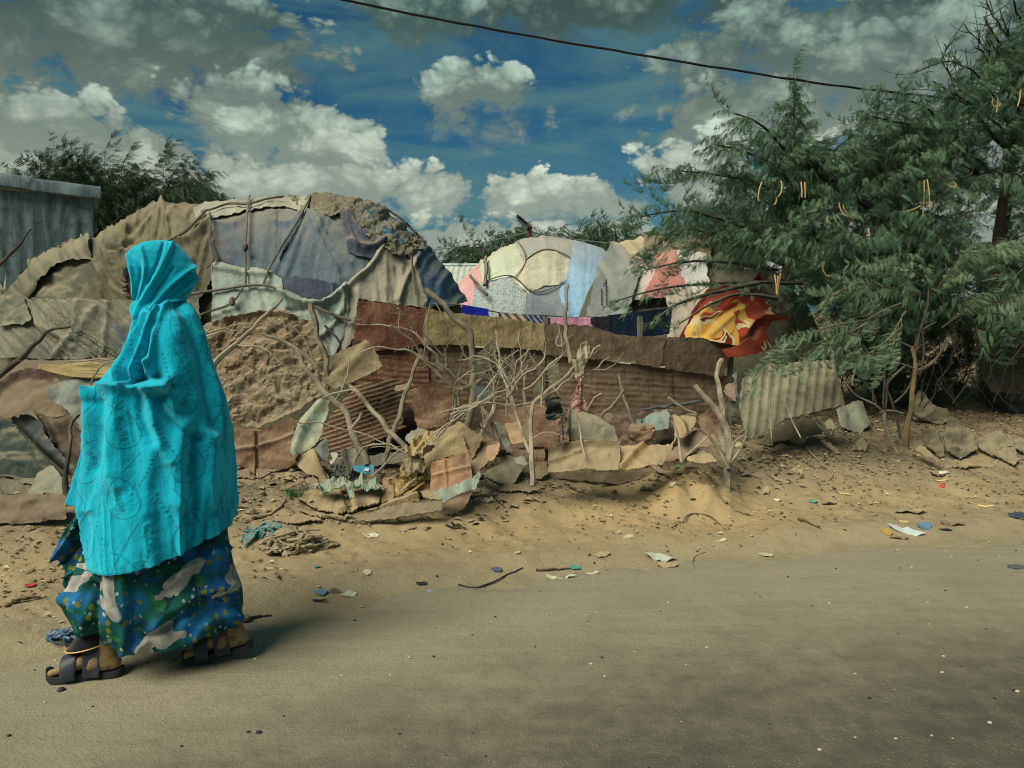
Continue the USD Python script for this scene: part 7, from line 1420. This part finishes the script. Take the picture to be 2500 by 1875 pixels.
    far('far_tree', 'feathery green tree between the domed hut and the ragged hut', [(1425, 612), (1450, 590), (1480, 575), (1500, 552), (1530, 560), (1560, 580), (1640, 590), (1640, 625), (1430, 640)], 19, 240, 5, FARLEAF, (1.2, 2.0), (1520, 630), [(1500, 550), (1450, 578), (1560, 575)])


# ------------------------------------------------------------------ wires, lamp
def wires():
    W1 = surf('plain', (24, 24, 26), rough=.5)
    q = [P(x, y, Y) for x, y, Y in ((200, -140, 5.8), (500, -66, 6.0), (830, -2, 6.3), (1050, 43, 6.5), (1250, 80, 6.7), (1500, 124, 6.9), (1750, 165, 7.1), (2000, 203, 7.3), (2250, 233, 7.5), (2500, 255, 7.7), (2800, 270, 7.9))]
    obj('power_line', tube(q, .0105, n=160, sides=6, wob=.012, seed=3), W1, label='black overhead cable sagging across the sky into the trees', cat='cable')
    Y = 15.0; t = thing('solar_lamp', 'slim red post with a tilted solar lamp rising behind the domed hut', 'lamp post')
    RED = surf('plain', (96, 40, 40)); obj('post', tube([P(1292, 760, Y) * (1, 1, 0) + (0, 0, .3), P(1292, 556, Y)], .032, .028, 8), RED, t); obj('clamp', blob(P(1292, 557, Y), (.06, .06, .06), 2, .1, 2), RED, t)
    for nm, a, b in (('lamp_head', (1290, 556), (1265, 533)), ('solar_panel', (1288, 549), (1262, 528))):
        p0, p1 = P(*a, Y), P(*b, Y); d = (p1 - p0); L = np.linalg.norm(d); d /= L; up = np.cross(d, [0, 1, 0]); bx = trimesh.creation.box((L, .36, .045)); v = np.array(bx.vertices); v = (p0 + p1) / 2 + v[:, :1] * d + v[:, 1:2] * np.array([0, 1.0, 0]) + v[:, 2:] * up
        obj(nm, (v, np.array(bx.faces)), surf('plain', (44, 48, 56), rough=.4), t)
    for k, (pts, lab) in enumerate([([(1000, 612), (1090, 606), (1200, 588), (1290, 567)], 'thin wire running left from the solar lamp post'), ([(1292, 565), (1340, 574), (1400, 584), (1500, 594), (1640, 600)], 'thin wire running right from the solar lamp post')]):
        obj('wire', tube([P(x, y, Y) for x, y in pts], .010, n=40, sides=5), surf('plain', (90, 96, 92)), label=lab, cat='wire')
    for k, dy in enumerate((0, 12)): obj('wire', tube([P(1560, 590 + dy, 12), P(1700, 560 + dy, 12), P(1850, 535 + dy, 12)], .006, n=20, sides=5), surf('plain', (110, 114, 108)), label=('upper', 'lower')[k] + ' of two faint wires behind the mesquite tip', cat='wire')


# ------------------------------------------------------------------ litter on the verge
def litter():
    def chip(px, py, w, h, ang, m, lab, cat, name='litter', bend=.2, seed=0, lift=.006, n=7):
        """a small flat scrap lying on the dirt; w, h in photo pixels across and along the ground"""
        rng = random.Random(seed * 13 + int(px)); Y = gy(px, py); s = Y / F; a = np.sort(np.linspace(0, 2 * np.pi, n, endpoint=False) + np.array([rng.uniform(-.25, .25) for _ in range(n)]))
        q = np.stack([np.cos(a) * w / 2 * s, np.sin(a) * h / 2 * s * 2.4], -1) * np.array([[rng.uniform(.8, 1.15)] for _ in range(n)]); ca, sa = math.cos(ang), math.sin(ang); q = q @ np.array([[ca, sa], [-sa, ca]])
        c = gp(px, py); v2, f = tri_poly(q * 1000, max(4, w * s * 1000 / 8), .0, seed); v2 = v2 / 1000
        x, y = c[0] + v2[:, 0], c[1] + v2[:, 1]; u = v2 @ np.array([ca, sa]); z = zt(x, y) + lift + bend * np.abs(u) ** 1.6 * 2.5 + .25 * w * s * (noise(np.stack([x * 40, y * 40, 0 * x], -1), seed) - .35) * min(1, bend * 4)
        v = np.stack([x, y, z], -1); f = f if vnorm(v, f)[:, 2].mean() > 0 else f[:, ::-1]
        obj(name, thicken(v, f, .004), m, label=lab, cat=cat)
    Wh, Cr, Tn, Bl, Te, Bk, Br = surf('plain', (172, 166, 140)), surf('plain', (160, 148, 112)), surf('card', (150, 128, 84), (130, 108, 70)), surf('plain', (68, 104, 122)), surf('plain', (54, 120, 110)), surf('plain', (34, 34, 36)), surf('wood', (92, 74, 50), (66, 54, 40))
    rows = [(905, 1312, 44, 10, .3, Wh, 'torn white paper on the verge right of the rag pile', 'paper'), (652, 1392, 40, 8, .1, Tn, 'tan card scrap beside the printed skirt', 'card scrap'), (896, 1400, 22, 13, .4, Cr, 'cream paper square on the verge below the white paper', 'paper'), (775, 1386, 16, 5, .6, Te, 'tiny teal scrap below the rag pile', 'plastic scrap'), (783, 1450, 32, 11, .1, Bl, 'pale blue plastic scrap near the road edge', 'plastic scrap'), (818, 1447, 30, 8, .3, surf('plain', (84, 70, 52)), 'brown shell-shaped scrap beside the pale blue plastic', 'scrap'), (852, 1454, 36, 10, .3, surf('plain', (150, 150, 116)), 'pale greenish card scrap beside the brown shell', 'card scrap'),
            (782, 1471, 42, 3, .0, Bk, 'black rubber sliver below the pale blue plastic', 'rubber scrap'), (1030, 1428, 32, 4, .2, Bk, 'thin black sliver at the road edge', 'rubber scrap'), (1050, 1446, 18, 7, .4, surf('plain', (120, 130, 134)), 'grey shell-like scrap on the road edge', 'scrap'), (1212, 1395, 28, 8, -.1, surf('plain', (64, 74, 92)), 'slate blue lid lying by the bent black stick', 'lid'), (1404, 1389, 28, 9, .3, Te, 'crumpled teal plastic on the verge in the middle', 'plastic scrap'), (1446, 1402, 38, 8, .1, Cr, 'flattened cream packet right of the teal plastic', 'packet'), (1370, 1415, 70, 6, .15, surf('plain', (178, 168, 132)), 'pale half buried strip left of the cream packet', 'strip'),
            (1612, 1366, 84, 12, -.08, surf('plain', (150, 152, 126)), 'pale green-white board on the road edge', 'board'), (1630, 1384, 64, 12, -.1, Tn, 'tan card half under the pale board', 'card scrap'), (1472, 1356, 50, 9, .7, Tn, 'curled tan husk on the verge', 'husk'), (1532, 1312, 32, 10, .5, Cr, 'crumpled cream leaf at the foot of the slope', 'leaf'), (1262, 1350, 18, 9, .2, Cr, 'small cream stone-like scrap', 'scrap'), (1870, 1358, 40, 7, -.1, surf('plain', (150, 140, 104)), 'small pale scrap by the road on the right', 'scrap'), (1760, 1322, 34, 5, .4, Cr, 'curved cream pod at the road edge', 'pod'),
            (2214, 1300, 82, 11, -.25, surf('plain', (152, 160, 152)), 'white plastic tube flattened on the right verge', 'tube'), (2258, 1287, 42, 12, .6, Bl, 'blue net scrap beside the white plastic tube', 'net'), (2164, 1300, 30, 12, .2, surf('plain', (150, 120, 40)), 'yellow-brown packet left of the white plastic tube', 'packet'), (2195, 1316, 52, 5, .05, Br, 'dark twig scrap below the white plastic tube', 'twig'), (2222, 1252, 78, 14, .0, surf('cloth', (166, 150, 108), (136, 122, 88)), 'crumpled cream paper on the right verge', 'paper'), (2298, 1187, 14, 7, .2, surf('plain', (170, 40, 24)), 'small red scrap on the right verge', 'plastic scrap'), (2305, 1156, 26, 6, 0, Wh, 'small white scrap near the sacking strip', 'scrap'), (2290, 1164, 34, 5, -.2, Bk, 'black scrap beside the small white scrap', 'plastic scrap'),
            (2325, 1282, 62, 7, .0, Br, 'dark bark strip on the far right verge', 'bark'), (2310, 1296, 32, 3, .0, Bk, 'short black stick at the right road edge', 'stick'), (2025, 1232, 36, 6, .05, Bk, 'black shoe-like scrap on the right slope', 'scrap'), (1985, 1226, 26, 9, .3, surf('plain', (70, 130, 116)), 'green rag scrap on the right slope', 'rag'), (1860, 1200, 46, 15, .1, surf('cloth', (158, 146, 104), (130, 120, 88)), 'cream folded bag lying right of the forked stem', 'plastic bag'), (1905, 1175, 46, 10, -.5, surf('cloth', (150, 138, 100)), 'pale twisted paper on the slope', 'paper'), (1898, 1222, 18, 6, -.6, Wh, 'small white chip below the folded bag', 'scrap'), (1946, 1152, 34, 12, .2, surf('card', (128, 110, 78)), 'brown leaf-like card on the slope', 'card scrap'), (1870, 1118, 30, 9, .3, Tn, 'tan triangular scrap below the leaning sheet', 'card scrap'), (1855, 1166, 34, 16, 1.0, RAG, 'twisted grey rag beside the folded bag', 'rag'),
            (1600, 1135, 40, 9, -.6, surf('plain', (150, 130, 86)), 'pointed tan husk at the foot of the soil mound', 'husk'), (1665, 1142, 36, 8, .2, surf('plain', (104, 112, 84)), 'grey-green bottle piece by the soil mound', 'bottle piece'), (1642, 1183, 16, 8, .8, Cr, 'small cream leaf below the soil mound', 'leaf'), (72, 1432, 24, 8, .2, surf('plain', (150, 24, 34)), 'small red scrap at the left behind the sandal', 'plastic scrap'), (2490, 1262, 50, 20, .4, surf('plain', (46, 58, 66)), 'dark blue-grey rag at the right edge', 'rag'), (2480, 1390, 46, 14, .2, surf('plain', (66, 74, 74)), 'grey rag on the road at the right edge', 'rag')]
    for k, r in enumerate(rows): chip(*r, seed=k + 1, name=r[7].replace(' ', '_').replace('-', '_'))
    # pale curled pods fallen from the trees
    for k, (px, py, L, a, c) in enumerate([(1905, 1117, .10, .3, -1.0), (2115, 1047, .10, 1.2, 3.0), (2140, 1050, .09, -1.2, 1.6), (2185, 1080, .06, 1.5, 3.2), (2268, 1080, .09, -1.3, 1.0), (2045, 1206, .10, -.4, .6), (2285, 1178, .09, .1, -.8), (2385, 1236, .11, -1.2, .8), (1395, 1085, .09, -1.0, .6), (2195, 1276, .06, .2, -.4), (1385, 1195, .10, -1.1, .5)]):
        p = gp(px, py); s = np.linspace(0, 1, 10); an = a + c * s; st = np.stack([np.cos(an), np.sin(an), 0 * s], -1) * L / 10; q = p + np.cumsum(st, 0); q[:, 2] = zt(q[:, 0], q[:, 1]) + .010
        obj('seed_pod', tube(q, .006, .004, 6, 20, .002, k), surf('plain', (190, 168, 96), rough=.6), label=('bright yellow seed pod just below the big pale stone', 'ring-shaped seed pod at the foot of the smaller tin sheet', 'upright seed pod beside the ring-shaped one', 'small ring-shaped pod left of the yellow stem', 'seed pod hanging on the folded grey cloth', 'white-tipped seed pod on the slope above the dark sticks', 'pale pod touching the small red scrap', 'long pale pod alone on the far right verge', 'short pale pod below the long tan sheet', 'tiny pale pod above the white plastic tube', 'pale forked pod on the bare slope in the middle')[k], cat='seed pod', group='fallen seed pods')
    # loose sticks on the ground
    for k, (pts, r, m, lab) in enumerate([([(1122, 1430), (1150, 1438), (1200, 1428), (1240, 1405), (1276, 1389)], .006, Bk, 'bent black stick lying along the road edge'), ([(1310, 1396), (1350, 1394), (1392, 1390)], .008, Br, 'short dark stick left of the crumpled teal plastic'), ([(1700, 1395), (1715, 1352), (1722, 1350)], .004, Br, 'tiny dark twig by the tan husk'), ([(1948, 1270), (1975, 1280), (2000, 1292)], .010, Br, 'dark stick on the right verge'), ([(2040, 1250), (2095, 1247)], .005, Br, 'thin straight stick on the right verge'), ([(1668, 1278), (1690, 1256), (1720, 1258), (1760, 1285), (1772, 1296)], .005, Br, 'thin root arching over the dirt below the mound'), ([(1140, 1020 + 420), (1115, 1446)], .004, Br, 'tiny stick beside the bent black stick'), ([(600, 1518), (640, 1508), (664, 1506)], .007, Bk, 'thin black rubber strip behind the rear sandal'), ([(30, 1478), (60, 1470), (100, 1462)], .012, Br, 'dark root in the dirt at the left'), ([(2112, 1266), (2150, 1258)], .004, Br, 'thin twig left of the cream paper'), ([(1800, 1250), (1840, 1262)], .004, Br, 'thin twig below the folded bag'), ([(615, 1272), (655, 1262), (700, 1225)], .012, Br, 'grey root beside the printed skirt')]):
        q = [gp(*p) + (0, 0, r * 1.2) for p in pts]; obj('loose_stick', tube(q, r, r * .5, 6, 24, r * 1.5, k), m, label=lab, cat='stick')
    obj('weed', join(*[tube([gp(716, 1210) + (random.Random(k).uniform(-.05, .05), random.Random(k + 50).uniform(-.03, .03), 0), gp(716, 1210) + (random.Random(k).uniform(-.09, .09), random.Random(k + 9).uniform(-.05, .05), random.Random(k + 90).uniform(.02, .06))], .003, .001, 4, 5) for k in range(50)]), leaf_look((60, 110, 60), (90, 140, 80), '/World/Looks/weed'), label='small green weed tuft left of the tan cardboard', cat='weed')
    for k, (px, py, r) in enumerate([(607, 1793, .010), (632, 1795, .012), (600, 1518, .025), (1645, 1745, .008), (150, 1690, .014)]):
        obj('clod', blob(gp(px, py) + (0, 0, r * .5), (r, r, r * .7), k, .3, 2), Bk if k != 2 else DARKWOOD, label=('left one of two black clods low on the road', 'right one of two black clods low on the road', 'dark clod just behind the rear sandal', 'black clod on the asphalt in the bottom right half', 'black clod right below the front sandal')[k], cat='clod', group='black clods on the road')
    # what nobody could count: leaf crumbs and chips in the dirt, grit on the road
    rng = np.random.default_rng(5); tri = []
    def bits(n, box_, keep, size, seed):
        r = np.random.default_rng(seed); vs, fs, m = [], [], 0; x, y = r.uniform(box_[0], box_[1], n), r.uniform(box_[2], box_[3], n); k = keep(x, y); x, y = x[k], y[k]; z = zt(x, y)
        for a, b, c in zip(x, y, z):
            L = size * r.uniform(.4, 1.6); w = L * r.uniform(.2, .6); t = r.uniform(0, 6.28); d = np.array([math.cos(t), math.sin(t), 0]); e = np.array([-d[1], d[0], 0]); p = np.array([a, b, c + .006]); h = r.uniform(0, .5) * L
            vs += [p - d * L / 2, p - e * w / 2 + (0, 0, h * .5), p + d * L / 2 + (0, 0, h * .3), p + e * w / 2 + (0, 0, h)]; fs += [(m, m + 1, m + 2), (m, m + 2, m + 3)]; m += 4
        return np.array(vs), np.array(fs)
    clump = lambda x, y: noise(np.stack([x * 1.6, y * 1.6, 0 * x], -1), 77)
    bank = lambda lo, hi: (lambda x, y: (edge_s(x, y) > lo) & (edge_s(x, y) < hi) & (rng.random(len(x)) < (edge_s(x, y) / 2.0) * (.15 + clump(x, y) ** 2 * 1.6)))
    obj('leaf_litter', bits(30000, (-4, 5, 3, 9), bank(.3, 3.6), .026, 1), surf('card', (128, 108, 72), (92, 76, 52)), kind='stuff'); obj('pale_litter', bits(9000, (-4, 5, 3, 9), bank(.2, 3.4), .030, 2), surf('plain', (168, 150, 108)), kind='stuff'); obj('dark_litter', bits(12000, (-4, 5, 3, 9), bank(.1, 3.4), .024, 3), surf('plain', (60, 48, 36)), kind='stuff')
    heap = lambda x, y: (np.abs(x - .1) < 2.1) & (edge_s(x, y) > .95 + .12 * np.sin(x * 4)) & (edge_s(x, y) < 2.7)
    for nm, cnt, sz, m, sd in (('scrap_crumbs', 700, .050, TAN2, 11), ('rust_crumbs', 420, .050, CRUSHED, 12), ('grey_crumbs', 300, .050, GREYTIN, 13), ('dry_twigs', 700, .06, STICK, 14)): obj(nm, bits(cnt, (-2.2, 2.4, 4.2, 7.4), heap, sz, sd), m, kind='stuff')
    def stones(n, box_, keep, size, seed):
        r = np.random.default_rng(seed); ic = trimesh.creation.icosphere(1); v0, f0 = np.array(ic.vertices), np.array(ic.faces); x, y = r.uniform(box_[0], box_[1], n), r.uniform(box_[2], box_[3], n); k = keep(x, y); out = []
        for a, b in zip(x[k], y[k]): s = size * r.uniform(.35, 1.3) ** 1.5; out.append((v0 * (1 + .25 * (r.random((len(v0), 1)) - .5)) * np.array([s, s * r.uniform(.6, 1), s * .55]) + (a, b, float(zt(a, b)) + s * .2 + .006), f0))
        return join(*out)
    obj('pebbles', stones(240, (-3, 4, 2.1, 4.8), lambda x, y: edge_s(x, y) < .3, .0060, 4), surf('plain', (150, 138, 100)), kind='stuff'); obj('dark_grit', stones(260, (-3, 4, 2.1, 4.8), lambda x, y: edge_s(x, y) < .3, .0050, 5), surf('plain', (40, 38, 34)), kind='stuff')
    obj('dirt_clods', stones(800, (-4, 5, 3, 8), lambda x, y: (edge_s(x, y) > .1) & (rng.random(len(x)) < .25 + .75 * np.exp(-(((x - 1.30) / 0.5) ** 2 + ((y - 5.2) / 0.45) ** 2)) + .5 * (x < -1.6)), .012, 6), surf('stone', (120, 100, 70), (98, 80, 56)), kind='stuff')


mesquite(); wires(); litter()
